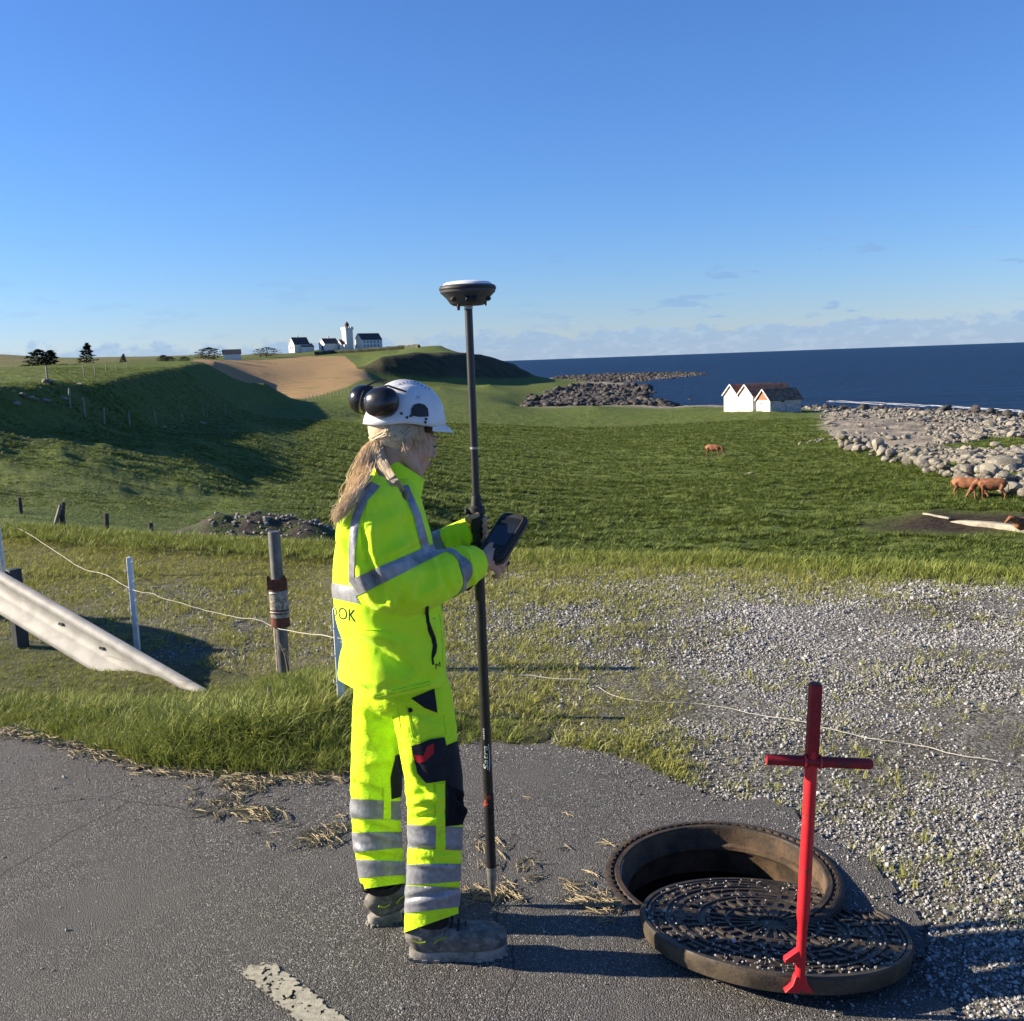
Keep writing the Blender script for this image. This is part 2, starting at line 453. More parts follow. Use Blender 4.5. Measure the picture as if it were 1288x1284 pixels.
def zones(x, y, z):
    """stubble, beach stones, dry heath, mud: what grows or lies on the terrain"""
    D = np.hypot(x, y); az_ = np.degrees(np.arctan2(x, y))
    n1 = fbm(x*.05, y*.05, 11); n2 = fbm(x*.3, y*.3, 21)
    # stubble field, outlined as it lies on the hillside below the lighthouse
    px = px_of(x, y)
    lo = np.interp(px, [255, 300, 369, 400, 446, 480], [300, 250, 240, 262, 300, 380])
    hi = np.interp(px, [255, 300, 400, 445, 460, 480], [335, 450, 575, 560, 424, 400])
    stub = smooth(-6, 6, D-lo+n1*12-6)*smooth(-8, 8, hi-D)*smooth(-4, 4, px-258)*smooth(-4, 4, 476-px)
    shore = smooth(-10.6, -11.4, z + (n1-.5)*1.2)
    wall_d = np.interp(px, [1040, 1050, 1170, 1288, 1500], [134, 124, 97, 80, 62])
    right = smooth(1015, 1055, px+n2*40-20)*smooth(0, 5, D-wall_d-1+n2*6-3)
    green = smooth(.55, .7, fbm(x*.08+4, y*.08, 31))*smooth(75, 85, D)*smooth(128, 115, D)
    beach = np.maximum(shore, right*(1-green*.9))*smooth(600, 640, px)
    beach = np.where(px < 655, beach*smooth(300, 320, D), beach)
    heath = smooth(480, 620, D)*smooth(-.1, .3, n1-.35)
    heath = np.maximum(heath*smooth(420, 330, px), smooth(240, 300, D)*smooth(250, 180, px)*smooth(.25, .6, n1)*.8)
    mud = np.exp(-(((px-1210)/120)**2+((D-64)/3.6)**2)*1.0)*1.3*smooth(.22, .5, n2+.15)
    mud = np.maximum(mud, .35*np.exp(-(((px-60)/80)**2+((D-57)/2.2)**2))*smooth(.3, .6, n2))
    cf, cc_ = np.array(CLIFF_FOOT), np.array(CLIFF_CREST)
    cliff = smooth(-3, 3, D-np.interp(px, cf[:, 0], cf[:, 2]))*smooth(8, 0, D-np.interp(px, cc_[:, 0], cc_[:, 2]))*smooth(456, 466, px)*smooth(685, 668, px)
    return stub, beach, heath, mud, cliff
def terrain(x, y):
    z = terrain_base(x, y)
    D = np.hypot(x, y)
    a = smooth(12, 26, D)
    z = z + a*((fbm(x*.12, y*.12, 3)-.5)*.7*smooth(60, 15, np.abs(D-40)) + (fbm(x*.035, y*.035, 5)-.5)*.5*smooth(25, 90, D)*smooth(1500, 400, D))
    return z

# ---- material of the open ground
t = NT("pasture")
P = t.geo_pos()
streak = t.scaled(P, (.5, 1.0, 1.0))
g1 = t.map(t.noise(.9, 5, .65, streak), .32, .68)
g2 = t.map(t.noise(.06, 4, .6, P), .35, .65)
g3 = t.map(t.noise(5.0, 3, .6, P), .3, .75)
grass = t.mix(g1, (.070, .104, .020), (.120, .155, .033))
grass = t.mix(t.math('MULTIPLY', g2, .45), grass, (.115, .135, .036))
grass = t.mix(t.math('MULTIPLY', g3, .4), grass, (.050, .078, .018))
# stubble rows follow the contour
wv = t.n.new('ShaderNodeTexWave'); wv.inputs['Scale'].default_value = .055; wv.inputs['Distortion'].default_value = 5; wv.inputs['Detail'].default_value = 2
wv.inputs['Detail Scale'].default_value = .35; wv.bands_direction = 'Y'; t.link(P, wv.inputs['Vector'])
stubc = t.mix(t.map(wv.outputs['Fac'], .2, .9), (.26, .165, .075), (.36, .25, .125))
stubc = t.mix(t.map(t.noise(.08, 5, .7, P), .56, .72), stubc, (.16, .17, .045))
beachc = t.mix(t.map(t.noise(.25, 5, .6, P), .3, .7), (.17, .15, .12), (.30, .27, .22))
heathc = t.mix(t.map(t.noise(.05, 5, .65, P), .35, .65), (.095, .088, .038), (.19, .15, .078))
mudc = t.mix(t.map(t.noise(2.0, 4, .6, P), .3, .7), (.022, .016, .011), (.05, .038, .028))
cliffc = t.mix(t.map(t.noise(.12, 6, .7, P), .35, .65), (.028, .034, .014), (.065, .058, .034))
c = t.mix(t.attr('heath'), grass, heathc)
c = t.mix(t.attr('stubble'), c, stubc)
c = t.mix(t.attr('beach'), c, beachc)
c = t.mix(t.attr('mud'), c, mudc)
c = t.mix(t.attr('cliff'), c, cliffc)
t.base(c); t.rough(.9); t.b.inputs['Specular IOR Level'].default_value = .12
hb = t.math('ADD', t.noise(1.1, 6, .7, streak), t.math('MULTIPLY', t.noise(6, 4, .6, P), .25))
t.bump(hb, .9, .35)
M_PASTURE = t.mat

az_in = np.linspace(R(-31), R(31), 880)
az_all = np.concatenate([np.linspace(R(-64), R(-31.3), 60), az_in, np.linspace(R(31.3), R(64), 60)])
d_all = np.concatenate([np.geomspace(7.0, 50, 90)[:-1], np.geomspace(50, 300, 470)[:-1], np.geomspace(300, 760, 190)[:-1], np.geomspace(760, 5000, 40)])
AZ, DD = np.meshgrid(az_all, d_all, indexing='ij')
TX, TY = DD*np.sin(AZ), DD*np.cos(AZ)
TZ = terrain(TX, TY)
stub, beach, heath, mud, cliff = zones(TX, TY, TZ)
# hummocky sward in the pasture, relief lumps on the cliff and the beach
hum = (fbm(TX*.75, TY*1.25, 41, 4)-.5)*.42*smooth(22, 55, DD)*smooth(330, 180, DD)*(1-np.maximum.reduce([stub, beach, mud]))
lump = (fbm(TX*.09, TY*.09, 43, 5)-.5)*1.6*cliff + (fbm(TX*.35, TY*.35, 44, 4)-.5)*.8*beach*smooth(90, 140, DD)
TZ = TZ + hum + lump
me = np_mesh("pasture", np.stack([TX.ravel(), TY.ravel(), TZ.ravel()], 1), grid_quads(*AZ.shape)[:, ::-1], M_PASTURE)
for nm, v in (('stubble', stub), ('beach', beach), ('heath', heath), ('mud', mud), ('cliff', cliff)): attr(me, nm, v.ravel())
ter = put(bpy.data.objects.new("pasture", me)); tag(ter, "green pasture falling away to the stony shore and rising to the headland", kind="structure")
TERR_BVH = None
def terr_z(x, y):
    return float(terrain(np.array([x]), np.array([y]))[0])
def terr_hit(px, py, dmin=12.0, dmax=2500.0):
    """where the sight line of a pixel first meets the terrain"""
    d = ray(px, py); h = math.hypot(d.x, d.y); d = d/h
    ds = np.geomspace(dmin, dmax, 3000)
    zz = terrain(d.x*ds, d.y*ds); lz = HCAM + d.z*ds
    k = np.nonzero(lz <= zz)[0]
    i = k[0] if len(k) else len(ds)-1
    return Vector((d.x*ds[i], d.y*ds[i], zz[i]))

# ---- sea
t = NT("sea_water"); P = t.geo_pos()
wavev = t.scaled(P, (.035, .11, 1))
c = t.mix(t.map(t.noise(1.0, 5, .6, wavev), .42, .62), (.0012, .008, .027), (.006, .028, .072))
c = t.mix(t.map(t.noise(.004, 3, .5, t.scaled(P, (.3, 1, 1))), .35, .65), c, (.004, .018, .052))
c = t.mix(t.map(t.noise(2.2, 4, .62, wavev), .735, .78), c, (.55, .62, .7))
t.base(c); t.rough(.42); t.b.inputs['Specular IOR Level'].default_value = .14
t.bump(t.math('ADD', t.noise(1.0, 5, .65, wavev), t.math('MULTIPLY', t.noise(7, 4, .6, wavev), .3)), 1.0, 4.5)
M_SEA = t.mat
b = MB(); b.add([(-9000, 120, SEA_Z), (60000, 120, SEA_Z), (60000, 70000, SEA_Z), (-60000, 70000, SEA_Z)], [(0, 1, 2, 3)])
sea = b.build("sea", M_SEA); tag(sea, "deep blue sea out to the horizon", kind="structure")
# surf line on the beach
b = MB()
t = NT("surf_foam"); P = t.geo_pos()
t.base((.78, .80, .82)); t.rough(.7)
M_FOAM = t.mat
for row, (dd, w0) in enumerate(((17, 4.2), (9, 2.0))):
    prev = None
    for px in range(1040, 1500, 3):
        d = ray(px, 470); d = Vector((d.x, d.y, 0)).normalized()
        Dw = np.interp(px, [1040, 1110, 1200, 1288, 1500], [290, 270, 250, 231, 200]) + dd*.6 + 5*(vnoise([px*.05], [3+row], 7)[0]-.5) + 2*(vnoise([px*.21], [8+row], 9)[0]-.5)
        w = w0*(max(0, vnoise([px*.035], [1+row*9], 5)[0]*1.5-.35)) + .05
        q = (d*(Dw-w/2)+Vector((0, 0, SEA_Z+.12)), d*(Dw+w/2)+Vector((0, 0, SEA_Z+.16)))
        if prev: b.add([prev[0], q[0], q[1], prev[1]], [(0, 1, 2, 3)])
        prev = q
foam = b.build("surf_foam", M_FOAM); tag(foam, "white line of breaking surf along the stony beach", "surf", kind="stuff")

# ================================================================== NEAR GROUND
G = on_ground
def hollow(x, y): return -.075*np.exp(-((x-1.13)**2+(y-2.93)**2)/.30**2)
def dip(x, y): return -.11*smooth(-1.05, -1.9, x)*smooth(4.7, 5.3, y)
MH_C, MH_R = Vector((0.69, 3.37, 0)), 0.412       # manhole centre, outer ring radius
# gravel lot -------------------------------------------------------
t = NT("gravel_lot"); P = t.geo_pos()
v1 = t.voro(62, vec=P, out='Color'); vd = t.voro(62, vec=P); 
sepc = t.n.new('ShaderNodeSeparateColor'); t.link(v1, sepc.inputs[0])
gc = t.mix(t.map(sepc.outputs[0], .15, .95), (.11, .106, .098), (.34, .333, .312))
gc = t.mix(t.math('MULTIPLY', t.map(t.noise(1.4, 4, .6, P), .42, .62), .6), gc, (.12, .112, .092))
gc = t.mix(t.math('MULTIPLY', t.attr('turf'), t.map(t.noise(9, 5, .7, P), .25, .6)), gc, (.13, .13, .055))
t.base(gc); t.rough(.9)
t.bump(t.math('ADD', t.math('MULTIPLY', vd, -1.0), t.noise(240, 3, .6, P)), 1.0, .03)
M_GRAVEL = t.mat
def rim_y(x): return np.interp(x, [-16, -8, -3.9, 0, 1.8, 3.9, 6.5, 14], [17, 13.6, 11.4, 9.55, 9.0, 8.0, 7.2, 6.8])
def turf_px(px, py):
    """how grassy the lot is, read off the photograph's columns and rows"""
    left = smooth(980, 640, px)
    band_far = smooth(772, 735, py)*smooth(1230, 1020, px)
    band_near = smooth(865, 900, py)*smooth(905, 820, px)
    return np.clip(.12 + .55*left + .7*band_far + .9*band_near*smooth(560, 600, px+60), 0, 1)
xs = np.arange(-16, 13.01, .06); uu = np.linspace(0, 1, 130)
GX, GU = np.meshgrid(xs, uu, indexing='ij')
GY = -5 + GU*(rim_y(GX)+5+.7)
GZ = (fbm(GX*1.3, GY*1.3, 61, 4)-.5)*.035*smooth(3.2, 5, GY) - .62*smooth(0, .75, GY-rim_y(GX))
GZ += hollow(GX, GY) + dip(GX, GY)
keep = np.hypot(GX-MH_C.x, GY-MH_C.y)
me = np_mesh("gravel_lot", np.stack([GX.ravel(), GY.ravel(), GZ.ravel()], 1), grid_quads(*GX.shape), M_GRAVEL)
pp = project(np.stack([GX.ravel(), GY.ravel(), GZ.ravel()], 1))
attr(me, 'turf', turf_px(pp[:, 0], pp[:, 1]))
bm = bmesh.new(); bm.from_mesh(me)
bmesh.ops.delete(bm, geom=[f for f in bm.faces if (f.calc_center_median().xy-MH_C.xy).length < MH_R-.0], context='FACES')
bm.to_mesh(me); bm.free()
lot = put(bpy.data.objects.new("gravel_lot", me)); tag(lot, "grey gravel lot with sparse yellow-green grass", kind="structure")

# road -------------------------------------------------------------
ROAD_EDGE = [G(-900, 700), G(-500, 780), G(-200, 858), G(0, 916), G(100, 938), G(170, 962), G(230, 972), G(330, 975), G(440, 978), G(520, 950), G(600, 936), G(690, 938), G(760, 950), G(830, 975), G(930, 1010), Vector((1.02, 3.86, 0)), Vector((1.22, 3.45, 0)), Vector((1.26, 3.05, 0)), Vector((1.12, 2.6, 0)), Vector((1.0, 2.2, 0)), Vector((1.3, 0, 0)), Vector((3, -4.5, 0))]
road_poly = np.array([(p.x, p.y) for p in ROAD_EDGE] + [(-30, -4.5), (-30, 14)])
def inside(poly, x, y):
    x = np.asarray(x); y = np.asarray(y); r = np.zeros(x.shape, bool)
    n = len(poly)
    for i in range(n):
        x0, y0 = poly[i]; x1, y1 = poly[(i+1) % n]
        c = ((y0 > y) != (y1 > y)) & (x < (x1-x0)*(y-y0)/((y1-y0) if y1 != y0 else 1e-9)+x0)
        r ^= c
    return r
t = NT("asphalt"); P = t.geo_pos()
vc = t.voro(210, vec=P, out='Color'); vd = t.voro(210, vec=P)
sepc = t.n.new('ShaderNodeSeparateColor'); t.link(vc, sepc.inputs[0])
ac = t.mix(t.map(sepc.outputs[0], .1, 1.0), (.036, .034, .031), (.128, .124, .115))
ac = t.mix(t.map(sepc.outputs[1], .9, .97), ac, (.34, .33, .31))
ac = t.mix(t.map(t.noise(1.1, 5, .6, P), .4, .72), ac, (.098, .094, .087))
ac = t.mix(t.map(t.noise(3.5, 5, .65, P), .60, .78), ac, (.056, .053, .048))
ck = t.voro(.9, 'DISTANCE_TO_EDGE', vec=t.n_warp(P))
ac = t.mix(t.math('MULTIPLY', t.map(ck, .0, .006, 1.0, 0.0), t.map(t.noise(.6, 3, .5, P), .45, .6)), ac, (.018, .017, .016))
ac = t.mix(t.math('MULTIPLY', t.map(t.noise(.8, 6, .7, P), .55, .68), .6), ac, (.070, .066, .060))
t.base(ac); t.rough(.82); t.b.inputs['Specular IOR Level'].default_value = .35
nb = t.bump(t.math('MULTIPLY', vd, -1.0), .9, .006)
t.bump(t.noise(420, 3, .6, P), .4, .003, nb)
M_ASPHALT = t.mat
def road_mesh(x0, x1, y0, y1, st, hole=True):
    xs, ys = np.arange(x0, x1+1e-6, st), np.arange(y0, y1+1e-6, st)
    X, Y = np.meshgrid(xs, ys, indexing='ij')
    Z = .012 + hollow(X, Y) + (fbm(X*1.2, Y*1.2, 71, 3)-.5)*.012 + (fbm(X*16, Y*16, 72, 2)-.5)*.004
    q = grid_quads(*X.shape)
    cx_, cy_ = X.ravel()[q].mean(1), Y.ravel()[q].mean(1)
    jx = cx_ + (fbm(cx_*5, cy_*5, 73)-.5)*.22; jy = cy_ + (fbm(cx_*5+40, cy_*5, 74)-.5)*.22
    k = inside(road_poly, jx, jy)
    if hole: k &= np.hypot(cx_-MH_C.x, cy_-MH_C.y) > MH_R-.02
    return X, Y, Z, q[k]
va, qa, off = [], [], 0
for a in ((-3.2, 1.6, 1.2, 5.4, .02, True), (-30, -3.2, -4.4, 14, .2, False), (-3.2, 1.6, -4.4, 1.2, .1, False), (1.6, 3.2, -4.4, 1.2, .2, False)):
    X, Y, Z, q = road_mesh(*a)
    va.append(np.stack([X.ravel(), Y.ravel(), Z.ravel()], 1)); qa.append(q+off); off += X.size
me = np_mesh("road", np.concatenate(va), np.concatenate(qa), M_ASPHALT)
bm = bmesh.new(); bm.from_mesh(me)
bmesh.ops.delete(bm, geom=[v for v in bm.verts if not v.link_faces], context='VERTS')
bm.to_mesh(me); bm.free()
road = put(bpy.data.objects.new("road", me)); tag(road, "worn grey asphalt road", kind="structure")

# painted line, worn through where the aggregate shows
l0, l1, r0, r1 = [np.array(G(*p, .02))[:2] for p in ((297, 1219), (392, 1300), (340, 1205), (460, 1300))]
ext = 1.5
va, qa = [], []
nu, nv = 420, 54
for i in range(nu+1):
    for j in range(nv+1):
        a = i/nu*ext; bb = j/nv
        p = (l0+(l1-l0)*a)*(1-bb)+(r0+(r1-r0)*a)*bb
        va.append((p[0], p[1], 0))
va = np.array(va); va[:, 2] = .018 + (fbm(va[:, 0]*1.2, va[:, 1]*1.2, 71, 3)-.5)*.012 + (fbm(va[:, 0]*16, va[:, 1]*16, 72, 2)-.5)*.004
q = grid_quads(nu+1, nv+1); cc_ = va[q].mean(1)
wear = fbm(cc_[:, 0]*80, cc_[:, 1]*80, 81, 3) + .45*(fbm(cc_[:, 0]*7, cc_[:, 1]*7, 82, 3)-.5)
qi = np.arange(nu*nv); edge = np.minimum((qi % nv)/nv, 1-(qi % nv)/nv)
wear = wear - .25*smooth(.16, 0, edge) - .3*smooth(.06, 0, qi//nv/nu)
me = np_mesh("painted_line", va, q[wear > .335], simple("road_paint", (.33, .31, .25), .8, var=.2, vscale=60, bump=.5, bscale=200))
pl = put(bpy.data.objects.new("painted_line", me)); tag(pl, "worn white painted line on the asphalt", kind="structure")

# verge --------------------------------------------------------------
VERGE = [G(-700, 745), G(-500, 780), G(-200, 858), G(0, 917), G(100, 940), G(170, 964), G(230, 974), G(330, 977), G(440, 980), G(520, 952), G(600, 937), G(690, 938), G(700, 918), G(560, 893), G(470, 868), G(380, 843), G(260, 822), G(100, 800), G(-100, 770), G(-400, 730), G(-700, 690)]
verge_poly = np.array([(p.x, p.y) for p in VERGE])
t = NT("verge_soil"); P = t.geo_pos()
t.base(t.mix(t.map(t.noise(14, 4, .6, P), .3, .7), (.035, .045, .014), (.085, .080, .035))); t.rough(.95)
t.bump(t.noise(60, 4, .6, P), .6, .02)
M_VSOIL = t.mat
xs, ys = np.arange(-9, 1.0, .05), np.arange(3.6, 12, .05)
X, Y = np.meshgrid(xs, ys, indexing='ij')
def poly_dist(poly, x, y):
    d = np.full(x.shape, 1e9); n = len(poly)
    for i in range(n):
        a = poly[i]; b_ = poly[(i+1) % n]; ab = b_-a
        tt = np.clip(((x-a[0])*ab[0]+(y-a[1])*ab[1])/(ab@ab), 0, 1)
        d = np.minimum(d, np.hypot(x-a[0]-tt*ab[0], y-a[1]-tt*ab[1]))
    return d
ins = inside(verge_poly, X, Y); pd = poly_dist(verge_poly, X, Y)
def verge_z(x, y):
    i_ = inside(verge_poly, x, y); d_ = poly_dist(verge_poly, x, y)
    return np.where(i_, .015 + .035*smooth(0, .35, d_)*smooth(.2, -1.0, x) + (fbm(x*2.5, y*2.5, 91)-.5)*.04 + dip(x, y), 0)
Z = verge_z(X, Y)
q = grid_quads(*X.shape); k = ins.ravel()[q].any(1)
Z = np.where(ins, Z, -.03+dip(X, Y))
me = np_mesh("grass_verge", np.stack([X.ravel(), Y.ravel(), Z.ravel()], 1), q[k], M_VSOIL)
bm = bmesh.new(); bm.from_mesh(me); bmesh.ops.delete(bm, geom=[v for v in bm.verts if not v.link_faces], context='VERTS'); bm.to_mesh(me); bm.free()
vg = put(bpy.data.objects.new("grass_verge", me)); tag(vg, "low grassy bank between the asphalt and the lot", kind="structure")

# ================================================================== SCATTER (grass, gravel, straw)
def proto_collection(name, meshes):
    c_ = bpy.data.collections.new(name)
    for i, m in enumerate(meshes):
        o = bpy.data.objects.new(f"{name}_{i:02d}", m); c_.objects.link(o)
    return c_
def scatter(name, label, cat, pts, rots, scl, meshes, base_mat):
    me = bpy.data.meshes.new(name)
    pts = np.asarray(pts, np.float32); n = len(pts)
    me.vertices.add(n); me.vertices.foreach_set('co', pts.ravel())
    a = me.attributes.new('rot', 'FLOAT_VECTOR', 'POINT'); a.data.foreach_set('vector', np.asarray(rots, np.float32).ravel())
    a = me.attributes.new('scl', 'FLOAT_VECTOR', 'POINT')
    scl = np.asarray(scl, np.float32)
    if scl.ndim == 1: scl = np.repeat(scl[:, None], 3, 1)
    a.data.foreach_set('vector', scl.ravel())
    a = me.attributes.new('pick', 'INT', 'POINT'); a.data.foreach_set('value', rng.integers(0, len(meshes), n).astype(np.int32))
    o = put(bpy.data.objects.new(name, me)); tag(o, label, cat, kind="stuff")
    ng = bpy.data.node_groups.new(name+"_scatter", 'GeometryNodeTree')
    ng.interface.new_socket('Geometry', in_out='INPUT', socket_type='NodeSocketGeometry')
    ng.interface.new_socket('Geometry', in_out='OUTPUT', socket_type='NodeSocketGeometry')
    N = ng.nodes.new; L = ng.links.new
    gi, go = N('NodeGroupInput'), N('NodeGroupOutput')
    ci = N('GeometryNodeCollectionInfo'); ci.inputs['Collection'].default_value = proto_collection(name+"_pieces", meshes)
    ci.inputs['Separate Children'].default_value = True; ci.inputs['Reset Children'].default_value = True
    ip = N('GeometryNodeInstanceOnPoints'); ip.inputs['Pick Instance'].default_value = True
    def na(nm, ty):
        k = N('GeometryNodeInputNamedAttribute'); k.data_type = ty; k.inputs['Name'].default_value = nm
        return [s for s in k.outputs if s.name == 'Attribute' and s.enabled][0]
    L(gi.outputs[0], ip.inputs['Points']); L(ci.outputs[0], ip.inputs['Instance'])
    L(na('pick', 'INT'), ip.inputs['Instance Index'])
    e2r = N('FunctionNodeEulerToRotation'); L(na('rot', 'FLOAT_VECTOR'), e2r.inputs[0]); L(e2r.outputs[0], ip.inputs['Rotation'])
    L(na('scl', 'FLOAT_VECTOR'), ip.inputs['Scale']); L(ip.outputs[0], go.inputs[0])
    md = o.modifiers.new('scatter', 'NODES'); md.node_group = ng
    return o
def blade_tuft(n, h, spread, w, lean, seed, mat, segs=3):
    r = random.Random(seed); b = MB()
    for i in range(n):
        a = r.uniform(0, 2*math.pi); d = spread*math.sqrt(r.random())
        x, y = d*math.cos(a), d*math.sin(a)
        hh = h*r.uniform(.55, 1.15); la = a + r.uniform(-.9, .9); ln = lean*hh*r.uniform(.3, 1.3)
        ww = w*r.uniform(.7, 1.3); sx, sy = -math.sin(la+r.uniform(-1, 1)), math.cos(la)
        pv = []
        for k in range(segs+1):
            u = k/segs
            cx_ = x + math.cos(la)*ln*u*u; cy_ = y + math.sin(la)*ln*u*u; cz_ = hh*(u - .25*lean*u*u)
            wk = ww*(1-u**1.6)*.5+.0003
            pv += [(cx_-sx*wk, cy_-sy*wk, cz_), (cx_+sx*wk, cy_+sy*wk, cz_)]
        b.add(pv, [(2*k, 2*k+1, 2*k+3, 2*k+2) for k in range(segs)])
    return b.mesh("tuft", mat, True, fix=False)
def leaf_mat(name, c1, c2, dry, dry_amt=.12, trans=.25):
    t = NT(name); 
    r_ = t.rand()
    c = t.mix(r_, c1, c2)
    c = t.mix(t.map(t.noise(40, 2, .5), .62-dry_amt, .8-dry_amt*.5), c, dry)
    t.base(c); t.rough(.62); t.b.inputs['Specular IOR Level'].default_value = .25
    tr = t.n.new('ShaderNodeBsdfTranslucent'); t.link(c, tr.inputs[0])
    mx = t.n.new('ShaderNodeMixShader'); mx.inputs[0].default_value = trans
    t.link(t.b.outputs[0], mx.inputs[1]); t.link(tr.outputs[0], mx.inputs[2])
    t.link(mx.outputs[0], t.n['Material Output'].inputs[0])
    return t.mat
M_VGRASS = leaf_mat("verge_grass", (.175, .225, .040), (.285, .31, .070), (.30, .25, .11), .05)
M_LGRASS = leaf_mat("lot_grass", (.25, .27, .058), (.35, .35, .082), (.30, .25, .10), .08)
M_FGRASS = leaf_mat("pasture_grass", (.082, .128, .022), (.140, .175, .036), (.20, .19, .075), .02)
M_STRAW = leaf_mat("dry_straw", (.27, .22, .12), (.38, .31, .18), (.20, .15, .08), .1, .1)

def rand_rots(n, tilt=.15):
    return np.stack([rng.normal(0, tilt, n), rng.normal(0, tilt, n), rng.uniform(0, 6.283, n)], 1)
# verge grass
n = 60000
x = rng.uniform(-7.5, .2, n); y = rng.uniform(4.0, 9.5, n)
k = inside(verge_poly, x, y); x, y = x[k], y[k]
d_ = poly_dist(verge_poly, x, y)
k = rng.random(len(x)) < np.clip(.35+smooth(0, .1, d_), 0, 1)*smooth(.35, -.2, x)
x, y, d_ = x[k], y[k], d_[k]
z = verge_z(x, y)
pp = project(np.stack([x, y, z], 1))
hgt = (.55+.75*smooth(0, .45, d_))*smooth(430+300, 330, pp[:, 0])*.8+.35
hgt *= (.7+.7*fbm(x*3, y*3, 101))
hgt *= 1-.80*smooth(925, 862, pp[:, 1])*smooth(430, 300, pp[:, 0])
protos = [blade_tuft(11, .095, .04, .0046, .55+.1*i, 200+i, M_VGRASS) for i in range(7)]
scatter("verge_grass", "dense long green grass on the bank beside the asphalt", "grass", np.stack([x, y, z-.005], 1), rand_rots(len(x), .18), hgt*rng.uniform(.8, 1.2, len(x)), protos, None)
# rim grass: taller tufts along the edge of the lot
n = 9000
x = rng.uniform(-12, 9, n); y = rim_y(x) + rng.normal(-.1, .33, n)
k = rng.random(n) < np.where(x > 4.2, .4, 1); x, y = x[k], y[k]
z = -.62*smooth(0, .75, y-rim_y(x))
sc = (.55+.9*fbm(x*1.1, y*1.1, 111))*rng.uniform(.7, 1.2, len(x))*(1-.35*smooth(-.2, -1.0, y-rim_y(x)))
protos = [blade_tuft(12, .095, .06, .0055, .45+.1*i, 230+i, M_VGRASS) for i in range(5)]
scatter("rim_grass", "taller green grass along the far edge of the gravel lot", "grass", np.stack([x, y, z-.01], 1), rand_rots(len(x), .15), sc, protos, None)
# lot grass
n = 150000
x = rng.uniform(-9, 6, n); y = rng.uniform(3.0, 12.5, n)
k = (y < rim_y(x)+.1) & ~inside(verge_poly, x, y) & ~inside(road_poly, x, y); x, y = x[k], y[k]
pp = project(np.stack([x, y, x*0], 1))
dens = turf_px(pp[:, 0], pp[:, 1])*smooth(.36, .62, .62*fbm(x*1.1, y*1.6, 121)+.38*fbm(x*5, y*5, 122)+.22*turf_px(pp[:, 0], pp[:, 1])-.04)
near_tuft = (fbm(x*3.4+9, y*3.4, 123) > .66)*.5
k = rng.random(len(x)) < np.maximum(dens*1.15, near_tuft*.5)
x, y, pp = x[k], y[k], pp[k]
sc = (.5+.9*fbm(x*2.2, y*2.2, 124))*rng.uniform(.6, 1.25, len(x))*(.78+.12*smooth(890, 930, pp[:, 1])*smooth(900, 800, pp[:, 0]))
protos = [blade_tuft(8, .055, .03, .0042, .7+.1*i, 260+i, M_LGRASS, 2) for i in range(6)]
scatter("lot_grass", "short yellow-green grass growing through the gravel", "grass", np.stack([x, y, dip(x, y)], 1), rand_rots(len(x), .2), sc, protos, None)
# gravel stones
def pebble(seed, mat, sub=1, rough=.22):
    bm = bmesh.new(); bmesh.ops.create_icosphere(bm, subdivisions=sub, radius=1)
    r = random.Random(seed); s = Vector((r.uniform(.8, 1.25), r.uniform(.7, 1.1), r.uniform(.5, .85)))
    for v in bm.verts:
        v.co = Vector((v.co.x*s.x, v.co.y*s.y, v.co.z*s.z))*(1+r.uniform(-rough, rough))
    me = bpy.data.meshes.new("stone"); bm.to_mesh(me); bm.free(); me.materials.append(mat); return me
t = NT("gravel_stone"); r_ = t.rand()
t.base(t.mix(t.map(t.noise(3, 3), .3, .7), t.mix(r_, (.13, .128, .12), (.40, .396, .378)), t.mix(r_, (.17, .167, .158), (.47, .465, .445)))); t.rough(.85)
M_PEB = t.mat
n = 640000
x = rng.uniform(-6, 5.5, n); y = rng.uniform(1.8, 9.2, n)
k = (y < rim_y(x)-.1) & (np.hypot(x-MH_C.x, y-MH_C.y) > MH_R+.01); x, y = x[k], y[k]
pp = project(np.stack([x, y, x*0], 1))
ir = inside(road_poly, x, y); rd = poly_dist(road_poly, x, y); iv = inside(verge_poly, x, y)
stony = smooth(430, 900, pp[:, 0])*.8+.2
stony *= np.clip(.3 + smooth(.35, .6, fbm(x*1.1+30, y*1.6, 131)), 0, 1)
stony = np.where(ir, .55*np.exp(-rd/.16)+.012, stony)
near_f = smooth(9.5, 3.5, y)*.45+.55
k = (rng.random(len(x)) < stony*near_f) & ~iv; x, y, ir = x[k], y[k], ir[k]
sz = np.exp(rng.normal(math.log(.0040), .40, len(x)))
sz = sz*(1+.45*smooth(4.5, 8, y)); sz = np.where(ir, sz*.62, sz); sz = np.clip(sz, .002, .022)
scatter("gravel", "loose grey gravel stones spread over the lot", "gravel", np.stack([x, y, sz*.35+np.where(ir, .012, .0)+hollow(x, y)+dip(x, y)], 1), rand_rots(len(x), .5), sz, [pebble(300+i, M_PEB) for i in range(8)], None)
